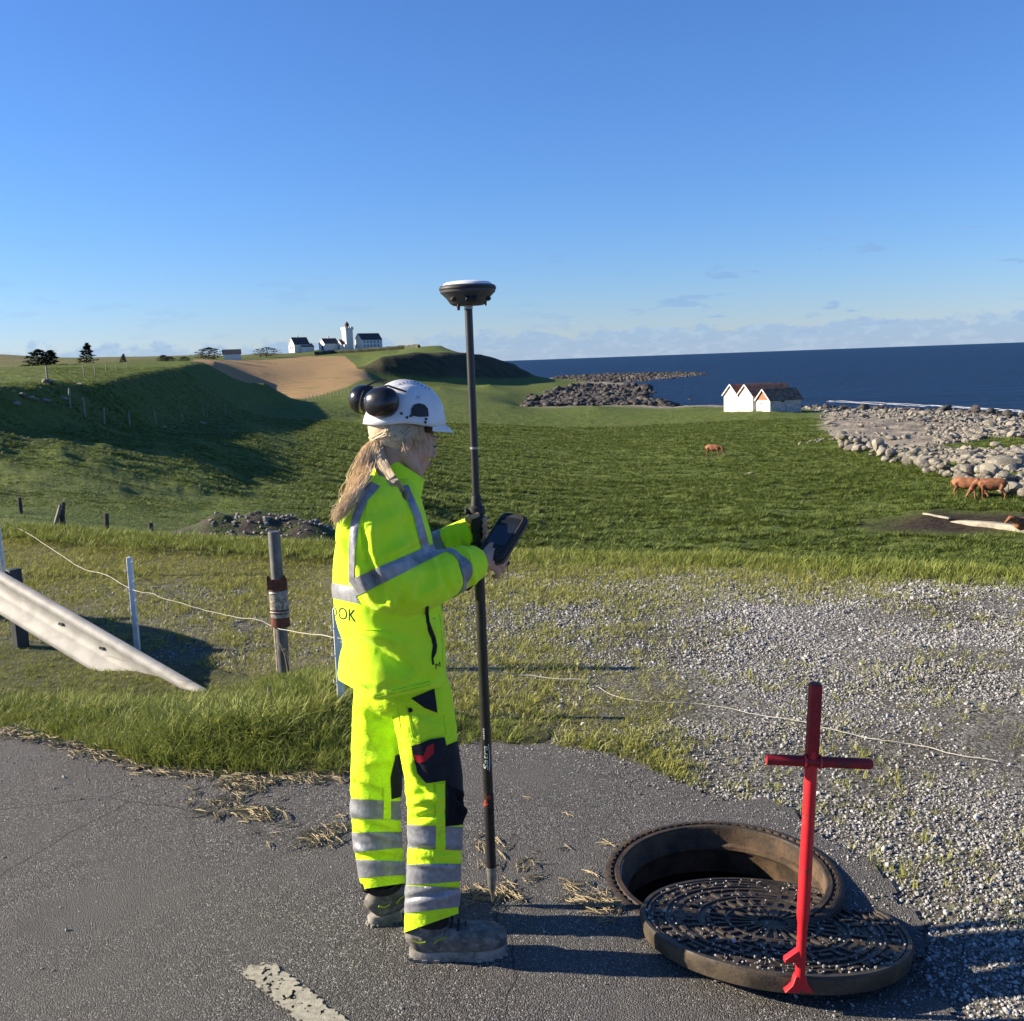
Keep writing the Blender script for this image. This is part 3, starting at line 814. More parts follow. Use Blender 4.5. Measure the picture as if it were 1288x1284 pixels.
# straw litter on the asphalt
def straw_mesh(seed):
    r = random.Random(seed); b = MB()
    for i in range(5):
        a = r.uniform(0, 6.28); L_ = r.uniform(.012, .035); c0 = Vector((r.uniform(-.012, .012), r.uniform(-.012, .012), r.uniform(.001, .007)))
        d = Vector((math.cos(a), math.sin(a), r.uniform(-.12, .2)))*L_
        b.tube([c0-d, c0+Vector((0, 0, r.uniform(0, .004))), c0+d], .0011, 3, cap=False)
    return b.mesh("straw", M_STRAW, False, fix=False)
sp = []
def litter(px, py, sx, sy, n):
    for i in range(n):
        p = G(px+random.gauss(0, sx), py+random.gauss(0, sy)); sp.append((p.x, p.y))
litter(290, 1018, 26, 9, 48); litter(325, 1028, 16, 7, 24); litter(395, 1055, 28, 9, 38); litter(310, 990, 14, 6, 40)
litter(640, 1075, 38, 26, 16); litter(665, 1105, 30, 18, 12); litter(770, 1140, 26, 9, 70); litter(780, 1090, 12, 14, 60); litter(620, 1130, 18, 8, 30); litter(800, 1125, 12, 10, 40)
for i in range(len(ROAD_EDGE[3:9])-1):
    a, b_ = ROAD_EDGE[3+i], ROAD_EDGE[4+i]
    for k in range(int((b_-a).length*110)):
        p = a.lerp(b_, random.random()); sp.append((p.x+random.gauss(0, .03), p.y-.05+random.gauss(0, .03)))
sp = np.array(sp); k = np.hypot(sp[:, 0]-MH_C.x, sp[:, 1]-MH_C.y) > MH_R+.02; sp = sp[k]
scatter("dry_straw", "dry straw litter lying on the asphalt", "straw", np.column_stack([sp, np.full(len(sp), .014)]), rand_rots(len(sp), .08), rng.uniform(.7, 1.3, len(sp)), [straw_mesh(400+i) for i in range(6)], None)
# pasture sward
def pts_polar(n, d0, d1, a0, a1):
    u = rng.random(n); D = np.sqrt(d0**2+u*(d1**2-d0**2)); a = rng.uniform(R(a0), R(a1), n)
    return D*np.sin(a), D*np.cos(a)
xa, ya = pts_polar(60000, 40, 95, -30, 30)
xb, yb = pts_polar(60000, 95, 175, -24, 30)
xc, yc = pts_polar(16000, 14, 42, -34, 6)
x, y = np.concatenate([xa, xb, xc]), np.concatenate([ya, yb, yc])
z = terrain(x, y); s_, b_, h_, m_, c_ = zones(x, y, z)
D = np.hypot(x, y)
z = z + (fbm(x*.75, y*1.25, 41, 4)-.5)*.42*smooth(22, 55, D)*smooth(330, 180, D)*(1-np.maximum.reduce([s_, b_, m_]))
cl = fbm(x*.45, y*.8, 141, 3)
k = (np.maximum.reduce([s_, b_, m_]) < .35) & (rng.random(len(x)) < smooth(.22, .55, cl))
x, y, z, cl, D = x[k], y[k], z[k], cl[k], D[k]
sc = (.6+.8*cl)*rng.uniform(.6, 1.3, len(x))*(.4+.6*smooth(20, 60, D))*(1-.55*smooth(-9, -13, np.degrees(np.arctan2(x, y))))
protos = [blade_tuft(26, .26, .26, .040, .8+.08*i, 500+i, M_FGRASS, 2) for i in range(6)]
scatter("pasture_grass", "thick tussocky grass covering the pasture", "grass", np.stack([x, y, z-.03], 1), rand_rots(len(x), .12), sc, protos, None)
# ================================================================== MANHOLE, COVER, LIFTING TOOL
def rust_mat(name, c1, c2, rough=.75, metal=.3, scale=14):
    t = NT(name)
    c = t.mix(t.map(t.noise(scale, 6, .7), .35, .65), c1, c2)
    c = t.mix(t.map(t.noise(scale*5, 4, .6), .6, .75), c, tuple(k*.45 for k in c1))
    t.base(c); t.rough(t.map(t.noise(scale*2, 4), .3, .7, rough-.15, rough+.15)); t.b.inputs['Metallic'].default_value = metal
    t.bump(t.noise(scale*9, 5, .65), .5, .004)
    return t.mat
M_IRON = rust_mat("cast_iron_frame", (.036, .029, .023), (.075, .053, .036), .7, .35)
M_IRONIN = rust_mat("rusty_inner_ring", (.045, .034, .024), (.125, .082, .050), .8, .1, 9)
M_COVER = rust_mat("cast_iron_cover", (.040, .034, .029), (.075, .060, .047), .6, .4, 10)
M_RIM = rust_mat("cover_rim", (.042, .034, .026), (.10, .078, .052), .75, .25, 8)
M_SHAFT = simple("shaded_shaft_concrete", (.035, .033, .03), .9, var=.4, vscale=5, bump=.4, bscale=30)  # concrete coloured extra dark, standing in for the shade down the hole
mh = thing("manhole", "open round manhole with rusty cast iron frame sunk in the asphalt", "manhole", MH_C)
b = MB(); b.lathe([(.412, -.06), (.412, .010), (.404, .0165), (.388, .0175), (.385, .011), (.375, .011), (.372, .018), (.356, .018), (.352, .012)], 72, caps=False)
fr = b.build("frame", M_IRON, mh, True)
b = MB()
for k in range(72):
    a = 2*math.pi*k/72; rr = .3885
    b.box((rr*math.cos(a), rr*math.sin(a), .0155), (.016, .010, .005), Matrix.Rotation(a, 3, 'Z'))
b.build("frame_studs", M_IRON, mh, False)["kind"] = "stuff"
b = MB(); b.lathe([(.3515, .012), (.349, -.02), (.347, -.045), (.330, -.050), (.330, -.064), (.350, -.085), (.362, -.17)], 72, caps=False)
b.build("seat_ring", M_IRONIN, mh, True)
b = MB(); b.lathe([(.362, -.17), (.47, -.20), (.52, -.8), (.52, -2.2), (0.0001, -2.2)], 48, caps=False)  # wall flares outwards below the ring so that less sun reaches it
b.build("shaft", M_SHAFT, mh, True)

COV_C, COV_R, COV_T = Vector((.782, 3.030, .030)), .418, .056
cn = Vector((.078, .175, 1)).normalized()
cu = Vector((0, 1, 0)).cross(cn).normalized(); cw = cn.cross(cu)
COV_ROT = Matrix((cu, cw, cn)).transposed() @ Matrix.Rotation(R(20), 3, 'Z')
cov = thing("manhole_cover", "round cast iron manhole cover with raised pattern, slid off its frame", "manhole cover", COV_C)
cov.rotation_euler = COV_ROT.to_euler()
b = MB(); b.lathe([(.0001, -.012), (.37, -.012), (.400, -.012), (.402, -.003), (.414, -.002), (.418, -.010), (.416, -.03), (.410, -COV_T), (.385, -COV_T), (.38, -.035), (.0001, -.035)], 96, mi=0)
b.build("cover_plate", M_COVER, cov, True)
b = MB(); b.lathe([(.4183, -.009), (.4195, -.014), (.4170, -.030), (.4115, -COV_T+.002)], 96, caps=False)
b.build("rim", M_RIM, cov, True, fix=True)
def cov_bar(a, r, L_, w_, rot, h=.011):
    bb = MB(); bb.box((0, 0, 0), (L_, w_, h)); 
    return bb
bars = []
unit = MB(); unit.box((0, 0, 0), (1, 1, 1)); unit_me = unit.mesh("raised_bar", M_COVER)
def add_bar(r, a, L_, w_, rot):
    o = put(bpy.data.objects.new("raised_bar", unit_me), cov)
    o.location = (r*math.cos(a), r*math.sin(a), -.0100); o.rotation_euler = (0, 0, rot); o.scale = (L_, w_, .010)
for k in range(24): add_bar(.090, 2*math.pi*k/24, .085, .0085, 2*math.pi*k/24)
for k in range(28):
    a = 2*math.pi*k/28
    add_bar(.175, a, .040, .013, a); add_bar(.205, a+.11, .036, .012, a+.11+math.pi/2)
for k in range(36):
    a = 2*math.pi*k/36
    add_bar(.262, a, .045, .014, a+(math.pi/2 if k % 3 == 0 else 0)); add_bar(.305, a+.08, .044, .013, a+.08+math.pi/2)
for k in range(46):
    a = 2*math.pi*k/46
    add_bar(.362, a, .040 if k % 2 else .030, .014, a+(math.pi/2 if k % 2 else 0))
b = MB()
for rr in (.145, .235, .338, .392): b.lathe([(rr-.005, -.013), (rr-.004, -.006), (rr+.004, -.006), (rr+.005, -.013)], 96, caps=False)
b.build("raised_ring", M_COVER, cov, False, fix=False)
# grit lying on the cover
n = 800
a = rng.uniform(0, 6.283, n); rr = .40*np.sqrt(rng.random(n)**.6)
edge_bias = smooth(-.4, 1.0, -np.sin(a)*.8-.1*np.cos(a)+rng.normal(0, .35, n)); k = rng.random(n) < .35+.65*edge_bias
a, rr = a[k], rr[k]; sz = np.exp(rng.normal(math.log(.0026), .4, len(a)))
loc = np.array([list(COV_C + COV_ROT @ Vector((r_*math.cos(q), r_*math.sin(q), s_*.4-.003))) for r_, q, s_ in zip(rr, a, sz)])
# angle is in the cover's own frame, which is turned on itself by 20 degrees
scatter("cover_grit", "loose pale grit lying on the iron cover", "grit", loc, rand_rots(len(a), .5), sz, [pebble(330+i, M_PEB) for i in range(5)], None)

t = NT("red_paint")
c = t.mix(t.map(t.noise(7, 5, .6), .35, .7), (.50, .012, .020), (.60, .022, .030))
c = t.mix(t.map(t.noise(9, 6, .72, t.scaled(t.co(), (1, 1, .35))), .58, .70), c, (.25, .02, .022))
c = t.mix(t.map(t.noise(24, 6, .75), .575, .615), c, (.10, .05, .033))
t.base(c); t.rough(.45); t.b.inputs['Specular IOR Level'].default_value = .4; t.bump(t.noise(60, 4), .15, .003)
M_RED = t.mat
M_RED2 = simple("worn_dark_red_paint", (.26, .014, .018), .55, var=.25, vscale=14, c2=(.08, .035, .025), c2r=(.58, .64), bump=.2, bscale=80)
TB = at_y(1005, 1246, 2.612)
TT = at_y(1026, 860, 2.612)
tool = thing("cover_lifting_tool", "red steel lifting bar with cross handle standing on the cover's edge", "tool", TB)
tax = (TT-TB); TL_ = tax.length; tax.normalize()
tside = Vector((1, 0, 0)); tside = (tside-tax*tside.dot(tax)).normalized(); tdep = tax.cross(tside)
tq = Matrix((tside, tdep, tax)).transposed()
def TP(s, dx=0, dy=0): return tq @ Vector((dx, dy, s))
b = MB(); b.tube([TP(.03), TP(.20), TP(.215), TP(.235), TP(.70)], [.0135, .0135, .0165, .0175, .0165], 18, side=tside); b.build("bar", M_RED, tool, True)
b = MB()
b.tube([TP(.68), TP(.685), TP(TL_-.004), TP(TL_)], [.019, .0215, .0215, .0205], 4, side=tside, twist=math.pi/4); b.build("square_sleeve", M_RED2, tool, False, bevel=.003)
b = MB(); b.tube([TP(TL_-.002), TP(TL_+.001)], [.0175, .0175], 4, side=tside, twist=math.pi/4); b.build("sleeve_plug", simple("sleeve_rust", (.12, .07, .03), .9), tool)
b = MB()
h0 = tq.transposed() @ (at_y(964, 955, 2.612)-TB); h1 = tq.transposed() @ (at_y(1097, 961, 2.600)-TB)
hl, hr = tq @ h0, tq @ h1
b.tube([hl, hl.lerp(hr, .5), hr-(hr-hl)*.02, hr], [.0145, .0145, .0145, .011], 16); b.build("cross_handle", M_RED2, tool, True)
b = MB()
for sgn in (-1, 1):
    c_ = hl.lerp(hr, .435) + (hr-hl).normalized()*sgn*.020; ring_ = [c_ + tax*.0165*math.cos(a_)+tdep*.0165*math.sin(a_)+Vector((random.uniform(-.001, .001), 0, 0)) for a_ in [2*math.pi*k/20 for k in range(21)]]
    b.tube(ring_, [.0035+random.uniform(-.0008, .0008) for _ in ring_], 6)
b.build("weld_bead", M_RED, tool, True)
b = MB()
b.prism([(-.016, 0), (.016, 0), (.040, .0), (.022, .022), (.014, .05), (-.014, .05), (-.022, .022), (-.042, .0)], -.012, .012, Matrix((tside, tax, tdep)).transposed().to_4x4())
b.build("foot_plate", M_RED, tool, False, bevel=.002)
b = MB()
b.prism([(-.012, .075), (.012, .075), (.012, .125), (-.012, .125), (-.046, .098), (-.046, .088), (-.014, .09)], -.011, .011, Matrix((tside, tax, tdep)).transposed().to_4x4())
b.build("hook_claw", M_RED, tool, False, bevel=.002)

# ================================================================== SURVEY POLE WITH RECEIVER AND CONTROLLER
M_CARBON = simple("black_carbon_tube", (.012, .012, .013), .42, var=.3, vscale=30, spec=.5)
M_BLK = simple("black_plastic", (.016, .016, .017), .55, var=.25, vscale=20, spec=.4)
M_DGREY = simple("dark_grey_plastic", (.045, .045, .047), .5, var=.15, spec=.4)
M_WPLAS = simple("white_plastic", (.72, .73, .74), .4, var=.05, spec=.4)
M_STEEL = simple("scuffed_steel", (.35, .34, .32), .45, .8, var=.3, vscale=40)
M_ORANGE = simple("red_band_paint", (.30, .05, .03), .6, vscale=20, c2=(.014, .013, .013), c2r=(.42, .52))
M_WHITEINK = simple("white_print", (.75, .75, .75), .6, var=.05)
PB = on_ground(620, 1139, .012)
PTIP = Vector((PB.x, PB.y, .012))
pole = thing("survey_pole", "black survey pole with satellite receiver on top and tablet controller clamped on", "survey pole", PTIP)
def pz(py):     # height on the pole for a photograph row
    return at_y(605, py, PB.y).z - .012
zt = pz(383)
b = MB(); b.tube([(0, 0, .13), (0, 0, .20), (0, 0, pz(670))], .0165, 20); b.build("lower_tube", M_CARBON, pole, True)
b = MB(); b.tube([(0, 0, pz(672)), (0, 0, zt)], .0122, 20); b.build("upper_tube", M_CARBON, pole, True)
b = MB(); b.lathe([(.0005, 0), (.0028, .012), (.007, .045), (.0085, .05), (.0125, .062), (.0165, .125), (.0168, .14), (.012, .14)], 18); b.build("steel_tip", M_STEEL, pole, True)
b = MB(); b.lathe([(.0171, .070+.10), (.0174, .075+.10), (.0174, .20), (.0171, .205)], 18); 
b = MB(); b.lathe([(.0166, pz(1022)), (.0172, pz(1020)), (.0172, pz(998)), (.0166, pz(996))], 20); b.build("red_band", M_ORANGE, pole, True)
b = MB(); zc = pz(640)
b.lathe([(.0125, zc+.045), (.015, zc+.043), (.019, zc+.012), (.026, zc+.006), (.027, zc-.014), (.021, zc-.02), (.0195, zc-.075), (.0175, zc-.078)], 24); b.build("clamp_collar", M_BLK, pole, True)
b = MB(); b.tube([(-.02, -.005, zc-.006), (-.036, -.010, zc-.006)], [.008, .011], 12); b.build("clamp_knob", M_BLK, pole, True)
zj = pz(563); b = MB(); b.lathe([(.0124, zj-.004), (.0135, zj-.003), (.0135, zj+.003), (.0124, zj+.004)], 18); b.build("joint_ring", M_STEEL, pole, True)
# receiver
rb = MB()
rb.lathe([(.014, 0), (.046, .001), (.055, .006), (.066, .022), (.078, .034), (.0845, .040), (.086, .048), (.086, .058), (.083, .0605), (.079, .0615)], 56, c=(0, 0, zt-.002))
rc = rb.build("receiver_body", M_DGREY, pole, True, angle=R(30))
b = MB(); b.lathe([(.079, .0605), (.074, .066), (.066, .0705), (.04, .0745), (.0001, .0755)], 56, c=(0, 0, zt-.002)); b.build("receiver_dome", M_WPLAS, rc, True)
b = MB(); b.lathe([(.0862, .047), (.0878, .049), (.0878, .054), (.0862, .056)], 56, c=(0, 0, zt-.002)); b.build("bumper_ring", M_BLK, rc, True)
b = MB(); b.tube([(0, 0, zt-.012), (0, 0, zt)], .0135, 20); b.build("thread_adapter", M_STEEL, pole, True)
# keypad recess, connectors, radio stub underneath
for nm, ang, w_, hh in (("battery_door", -80, .034, .016), ("connector_cap", -130, .012, .012), ("connector_cap", -20, .012, .010)):
    b = MB(); a = R(ang)
    b.box((.068*math.cos(a), .068*math.sin(a), zt+.016), (.012, w_, hh), Matrix.Rotation(a, 3, 'Z') @ Matrix.Rotation(R(-48), 3, 'Y'))
    b.build(nm, M_BLK, rc, False, bevel=.002)
for k in range(3):
    b = MB(); a = R(-95+14*k); b.box((.071*math.cos(a), .071*math.sin(a), zt+.020), (.006, .006, .005), Matrix.Rotation(a, 3, 'Z') @ Matrix.Rotation(R(-48), 3, 'Y')); b.build("status_button", M_DGREY, rc, False)
b = MB(); a = R(-125); b.tube([(.050*math.cos(a), .050*math.sin(a), zt+.018), (.050*math.cos(a), .050*math.sin(a), zt-.006)], .0035, 10); b.tube([(.050*math.cos(a), .050*math.sin(a), zt-.005), (.050*math.cos(a), .050*math.sin(a), zt-.017)], [.0055, .004], 10); b.build("antenna_stub", M_BLK, rc, True)
b = MB(); a = R(-15); b.tube([(.056*math.cos(a), .056*math.sin(a), zt+.012), (.056*math.cos(a), .056*math.sin(a), zt-.004)], .003, 8); b.build("antenna_stub", M_BLK, rc, True)
# lettering that runs up the tube
def text_mesh(txt, name, shear=0.0):
    cu_ = bpy.data.curves.new(name, 'FONT'); cu_.body = txt; cu_.size = 1.0; cu_.resolution_u = 3; cu_.shear = shear
    o = bpy.data.objects.new(name, cu_); col.objects.link(o)
    bpy.context.view_layer.update()
    me = bpy.data.meshes.new_from_object(o.evaluated_get(bpy.context.evaluated_depsgraph_get()))
    bpy.data.objects.remove(o); bpy.data.curves.remove(cu_)
    bm = bmesh.new(); bm.from_mesh(me); bmesh.ops.triangulate(bm, faces=bm.faces); bmesh.ops.subdivide_edges(bm, edges=[e for e in bm.edges if e.calc_length() > .12], cuts=2); bmesh.ops.triangulate(bm, faces=bm.faces); bm.to_mesh(me); bm.free()
    return me
def pole_text(txt, z0, length, height, a0, shear=.2):
    me = text_mesh(txt, "lettering", shear)
    co = np.array([v.co[:] for v in me.vertices]); w_ = co[:, 0].max()-co[:, 0].min()
    s_ = length/w_; rad = .0169
    for v, c_ in zip(me.vertices, co):
        ang = a0 - (c_[1]*height/.7)/rad      # letters lie on their side, reading upwards
        v.co = (rad*math.cos(ang), rad*math.sin(ang), z0 + (c_[0]-co[:, 0].min())*s_)
    me.materials.append(M_WHITEINK)
    o = put(bpy.data.objects.new("lettering", me), pole); return o
pole_text("Satra", pz(966), pz(936)-pz(966), .016, R(-78))
pole_text("GNSS", pz(928), pz(914)-pz(928), .005, R(-104), 0)
b = MB()
for k in range(12):
    s0, s1 = k/12, (k+1)/12
    def rr_(s): a = R(-66+10*math.sin(s*3.0)); return (.01705*math.cos(a), .01705*math.sin(a), pz(968)+(pz(934)-pz(968))*s)
    b.tube([rr_(s0), rr_(s1)], .0009, 4)
b.build("swoosh_mark", M_WHITEINK, pole)
# controller
cc0 = at_y(632, 676, PB.y-.075)-PTIP
v_ = Vector((.80, -.55, -.10)).normalized(); u_ = Vector((.42, .62, .64)); u_ = (u_-v_*u_.dot(v_)).normalized(); n_ = v_.cross(u_).normalized()
CM3 = Matrix((v_, u_, n_)).transposed()
def CP3(x, y, z): return cc0 + CM3 @ Vector((x, y, z))
def rrect(w_, h_, r_, k=6, taper=0.0):
    pts = []
    for sx, sy, a0 in ((1, 1, 0), (-1, 1, 90), (-1, -1, 180), (1, -1, 270)):
        for i in range(k+1):
            a = R(a0+90*i/k); x_ = sx*(w_/2-r_)+r_*math.cos(a); y_ = sy*(h_/2-r_)+r_*math.sin(a)
            pts.append((x_*(1-taper*(y_/h_+.5)*-1), y_))
    return pts
def slab(poly_list, name, mat, parent, smooth_=True):
    b = MB(); n = len(poly_list[0][0]); vs_ = []; fs = []
    for poly, z in poly_list: vs_ += [CP3(x, y, z) for x, y in poly]
    for i in range(len(poly_list)-1):
        fs += [(i*n+k, i*n+(k+1) % n, (i+1)*n+(k+1) % n, (i+1)*n+k) for k in range(n)]
    fs += [tuple(reversed(range(n))), tuple((len(poly_list)-1)*n+k for k in range(n))]
    b.add(vs_, fs); return b.build(name, mat, parent, smooth_, angle=R(35))
CW, CL = .094, .185
ctl = slab([(rrect(CW-.016, CL-.016, .018), -.026), (rrect(CW, CL, .024), -.016), (rrect(CW+.004, CL+.004, .026), -.004), (rrect(CW, CL, .024), .008), (rrect(CW-.008, CL-.008, .022), .0115)], "controller_case", M_BLK, pole)
slab([(rrect(CW+.009, CL+.009, .028), -.011), (rrect(CW+.010, CL+.010, .028), -.006), (rrect(CW+.009, CL+.009, .028), -.001)], "bumper", M_DGREY, ctl)
t = NT("screen_glass"); t.base((.012, .016, .022)); t.rough(.12); t.b.inputs['Specular IOR Level'].default_value = .6
scr_p = [(x, y+.018) for x, y in rrect(CW-.024, CL-.075, .008)]
slab([(scr_p, .0112), (scr_p, .0124)], "screen", t.mat, ctl)
kp = MB()
for i in range(5):
    for j in range(3): kp.box(CP3(-.024+.012*i, -.052-.0105*j, .0122), (.008, .006, .002), CM3)
kp.build("keypad", M_DGREY, ctl)["kind"] = "stuff"
# bracket from the tube under the controller with its clamp handle
b = MB(); zb = cc0.z-.045
b.tube([(0, 0, zb), CP3(-.01, -.03, -.03)], [.012, .010], 10); b.lathe([(.0172, zb-.02), (.024, zb-.018), (.024, zb+.018), (.0172, zb+.02)], 20)
br = b.build("bracket", M_BLK, pole, True)
b = MB()
hk0 = at_y(632, 706, PB.y-.09)-PTIP; hk1 = at_y(641, 709, PB.y-.09)-PTIP
b.tube([at_y(618, 703, PB.y-.06)-PTIP, hk0, hk1], [.010, .009, .007], 10); b.build("clamp_lever", M_BLK, br, True)
b = MB(); k0 = at_y(598, 726, PB.y-.16)-PTIP; k1 = at_y(586, 738, PB.y-.19)-PTIP; k2 = at_y(612, 713, PB.y-.10)-PTIP
b.tube([k2, k0, k1, k1+(k1-k0)*.15], [.012, .015, .015, .010], 12); b.build("grip_handle", M_BLK, br, True)
b = MB(); s0 = at_y(638, 711, PB.y-.09)-PTIP; s1 = at_y(638, 738, PB.y-.09)-PTIP
b.tube([s0, s0.lerp(s1, .5)+Vector((.003, 0, 0)), s1], .0012, 5); b.build("stylus_cord", M_BLK, ctl)

# ================================================================== GUARDRAIL, POSTS, ROPE
t = NT("galvanised_steel")
c = t.mix(t.map(t.noise(9, 5, .6), .3, .7), (.27, .265, .25), (.37, .365, .345))
c = t.mix(t.map(t.noise(3.5, 5, .7, t.scaled(t.co(), (1, 1, 6))), .58, .75), c, (.20, .175, .135))
t.base(c); t.rough(.68); t.b.inputs['Metallic'].default_value = .15; t.bump(t.noise(90, 4), .15, .002)
M_GALV = t.mat
RE = Vector((-1.90, 5.93, 0)); RU = Vector((-.84, .54, 0)).normalized(); RN = Vector((-.54, -.84, 0)).normalized()
rail = thing("guardrail", "galvanised corrugated steel guardrail with its end sloped down into the grass", "guardrail", RE)
zl = at_y(0, 757, 6.95).z
prof = [(.156, .0), (.150, .022), (.128, .040), (.098, .040), (.052, -.020), (.030, -.040), (-.030, -.040), (-.052, -.020), (-.098, .040), (-.128, .040), (-.150, .022), (-.156, 0)]
b = MB(); vs_, fs = [], []; svals = [-.35, 0, .5, 1.0, 1.82, 2.6, 3.4, 4.2, 5.5, 7.5, 9.5]
TH = .006
for s in svals:
    zc_ = min(.60, -.21 + (zl+.21)*s/1.82)
    slope = (zl+.21)/1.82 if zc_ < .6 else 0
    up = Vector((-RU.x*slope, -RU.y*slope, 1)).normalized()
    nn = RN
    for sgn in (0, 1):
        for h_, d_ in prof: vs_.append(RU*s + Vector((0, 0, zc_)) + up*h_ + nn*(d_-TH*sgn))
npf = len(prof)
for i in range(len(svals)-1):
    for k in range(npf-1):
        a0 = i*2*npf+k; fs.append((a0, a0+1, a0+2*npf+1, a0+2*npf))
        fs.append((a0+npf, a0+npf+2*npf, a0+npf+2*npf+1, a0+npf+1))
    for k in (0, npf-1):
        a0 = i*2*npf+k; fs.append((a0, a0+2*npf, a0+3*npf, a0+npf))
b.add(vs_, fs)
b.build("beam", M_GALV, rail, True, angle=R(60))
b = MB()
for s, h_ in ((.98, .03), (1.4, -.0)):
    p = RU*s + Vector((0, 0, min(.6, -.21+(zl+.21)*s/1.82)))+RN*(-.0405+.004)
    b.box(p, (.045, .012, .016), Matrix.Rotation(math.atan2(RU.y, RU.x), 3, 'Z'))
b.build("bolt_slot", M_BLK, rail)
M_DPOST = simple("dark_steel_post", (.05, .055, .06), .6, .4, var=.3)
for s in (1.98, 3.98, 5.98, 7.98):
    b = MB(); p = RU*s - RN*.09; zz = min(.6, -.21+(zl+.21)*s/1.82)
    b.box(p+Vector((0, 0, (zz+.16-.2)/2)), (.06, .09, zz+.16+.2), Matrix.Rotation(math.atan2(RU.y, RU.x), 3, 'Z')); b.build("rail_post", M_DPOST, rail, bevel=.004)

M_PWHITE = simple("weathered_white_plastic", (.66, .66, .64), .5, var=.12, vscale=20, c2=(.35, .33, .28), c2r=(.62, .8))
def white_post(base, top_z, label, lean=(0, 0)):
    o = thing("electric_fence_post", label, "fence post", base, group="white fence posts strung with rope")
    L_ = top_z-base.z; top = Vector((lean[0], lean[1], L_))
    b = MB(); b.tube([(0, 0, -.25), top*.5, top*.985, top], [.025, .024, .023, .016], 4, twist=math.pi/4, side=(1, 0, 0)); b.build("shaft", M_PWHITE, o, False, bevel=.003)
    n = 7
    for k in range(n):
        p = top*(.22+.72*k/(n-1)); s = -1 if k % 2 else 1
        b = MB(); b.tube([p+Vector((s*.014, -.016, 0)), p+Vector((s*.028, -.020, .003)), p+Vector((s*.030, -.020, .018))], [.004, .004, .003], 6); b.build("rope_lug", M_PWHITE, o, True)
    return o
WP1 = Vector((-2.66, 6.98, 0)); WP2 = on_ground(431, 905); WP0 = at_dist(3, 700, 11.0); WP0.z = 0
white_post(WP1, at_y(170, 700, WP1.y).z, "white plastic fence post standing behind the sloping guardrail end")
white_post(WP2, .60, "white plastic fence post in the long grass behind the person in yellow")
white_post(WP0, at_dist(3, 571, 11.0).z, "white plastic fence post where the thin rope begins at the far edge of the lot", (-.02, 0))

SPB = Vector((-1.42, 6.03, 0)); STZ = at_y(351, 668, SPB.y).z
sp_ = thing("marker_post", "grey steel post wrapped with a rusty red and white reflector plate", "post", SPB)
M_ZINC = simple("old_zinc_pipe", (.13, .13, .13), .55, .5, var=.3, vscale=12, c2=(.19, .165, .14), c2r=(.55, .75))
b = MB(); b.tube([(0, 0, -.35), (.0, 0, .3), (-.004, 0, STZ-.01), (-.004, 0, STZ)], [.036, .036, .036, .034], 20); b.build("pipe", M_ZINC, sp_, True)
M_WOODG = simple("weathered_wood", (.22, .19, .15), .9, var=.35, vscale=9, bump=.5, bscale=40)
b = MB(); b.tube([(-.028, .02, -.15), (-.034, .03, .36)], [.024, .022], 6); b.build("wood_stake", M_WOODG, sp_)
M_RUSTR = simple("rusty_red_plate", (.13, .042, .026), .7, var=.4, vscale=25, c2=(.10, .05, .03))
M_FADEW = simple("faded_white_reflector", (.33, .31, .27), .5, var=.3, vscale=30, c2=(.17, .12, .09), c2r=(.45, .6))
def sleeve(z0, z1, rad, mat, nm, a0=-200, a1=20):
    b = MB(); n = 18; vs_, fs = [], []
    for z_ in (z0, z1):
        for rr in (rad, rad-.004):
            for k in range(n+1):
                a = R(a0+(a1-a0)*k/n); vs_.append((rr*math.cos(a)-.002, rr*math.sin(a)*.75, z_))
    m = n+1
    for k in range(n):
        fs += [(k, k+1, 2*m+k+1, 2*m+k), (m+k, 3*m+k, 3*m+k+1, m+k+1), (k, m+k, m+k+1, k+1), (2*m+k, 2*m+k+1, 3*m+k+1, 3*m+k)]
    fs += [(0, 2*m, 3*m, m), (n, m+n, 3*m+n, 2*m+n)]
    b.add(vs_, fs); return b.build(nm, mat, sp_, True, angle=R(40))
zz_ = lambda py: at_y(356, py, SPB.y-.05).z
sleeve(zz_(744), zz_(729), .057, M_RUSTR, "red_plate"); sleeve(zz_(768), zz_(744.5), .056, M_FADEW, "white_reflector"); sleeve(zz_(773), zz_(768.5), .0555, M_RUSTR, "red_plate")
sleeve(zz_(778), zz_(773.5), .056, M_FADEW, "white_reflector"); sleeve(zz_(790), zz_(778.5), .057, M_RUSTR, "red_plate")
b = MB()
for sx in (-1, 1):
    pts = [(sx*.010, zz_(742)), (sx*.057, zz_(742)), (sx*.057, zz_(726)), (sx*.048, zz_(723)), (sx*.036, zz_(726))]
    if sx < 0: pts = pts[::-1]
    b.prism(pts, .038, .042, Matrix(((1, 0, 0), (0, 0, -1), (0, 1, 0))).to_4x4())
b.build("plate_wing", M_RUSTR, sp_)
for zc_ in (746.5, 771):
    b = MB(); b.lathe([(.0585, zz_(zc_)-.004), (.060, zz_(zc_)), (.0585, zz_(zc_)+.004)], 20); o = b.build("hose_clamp", M_STEEL, sp_, True); o.scale = (1, .78, 1)

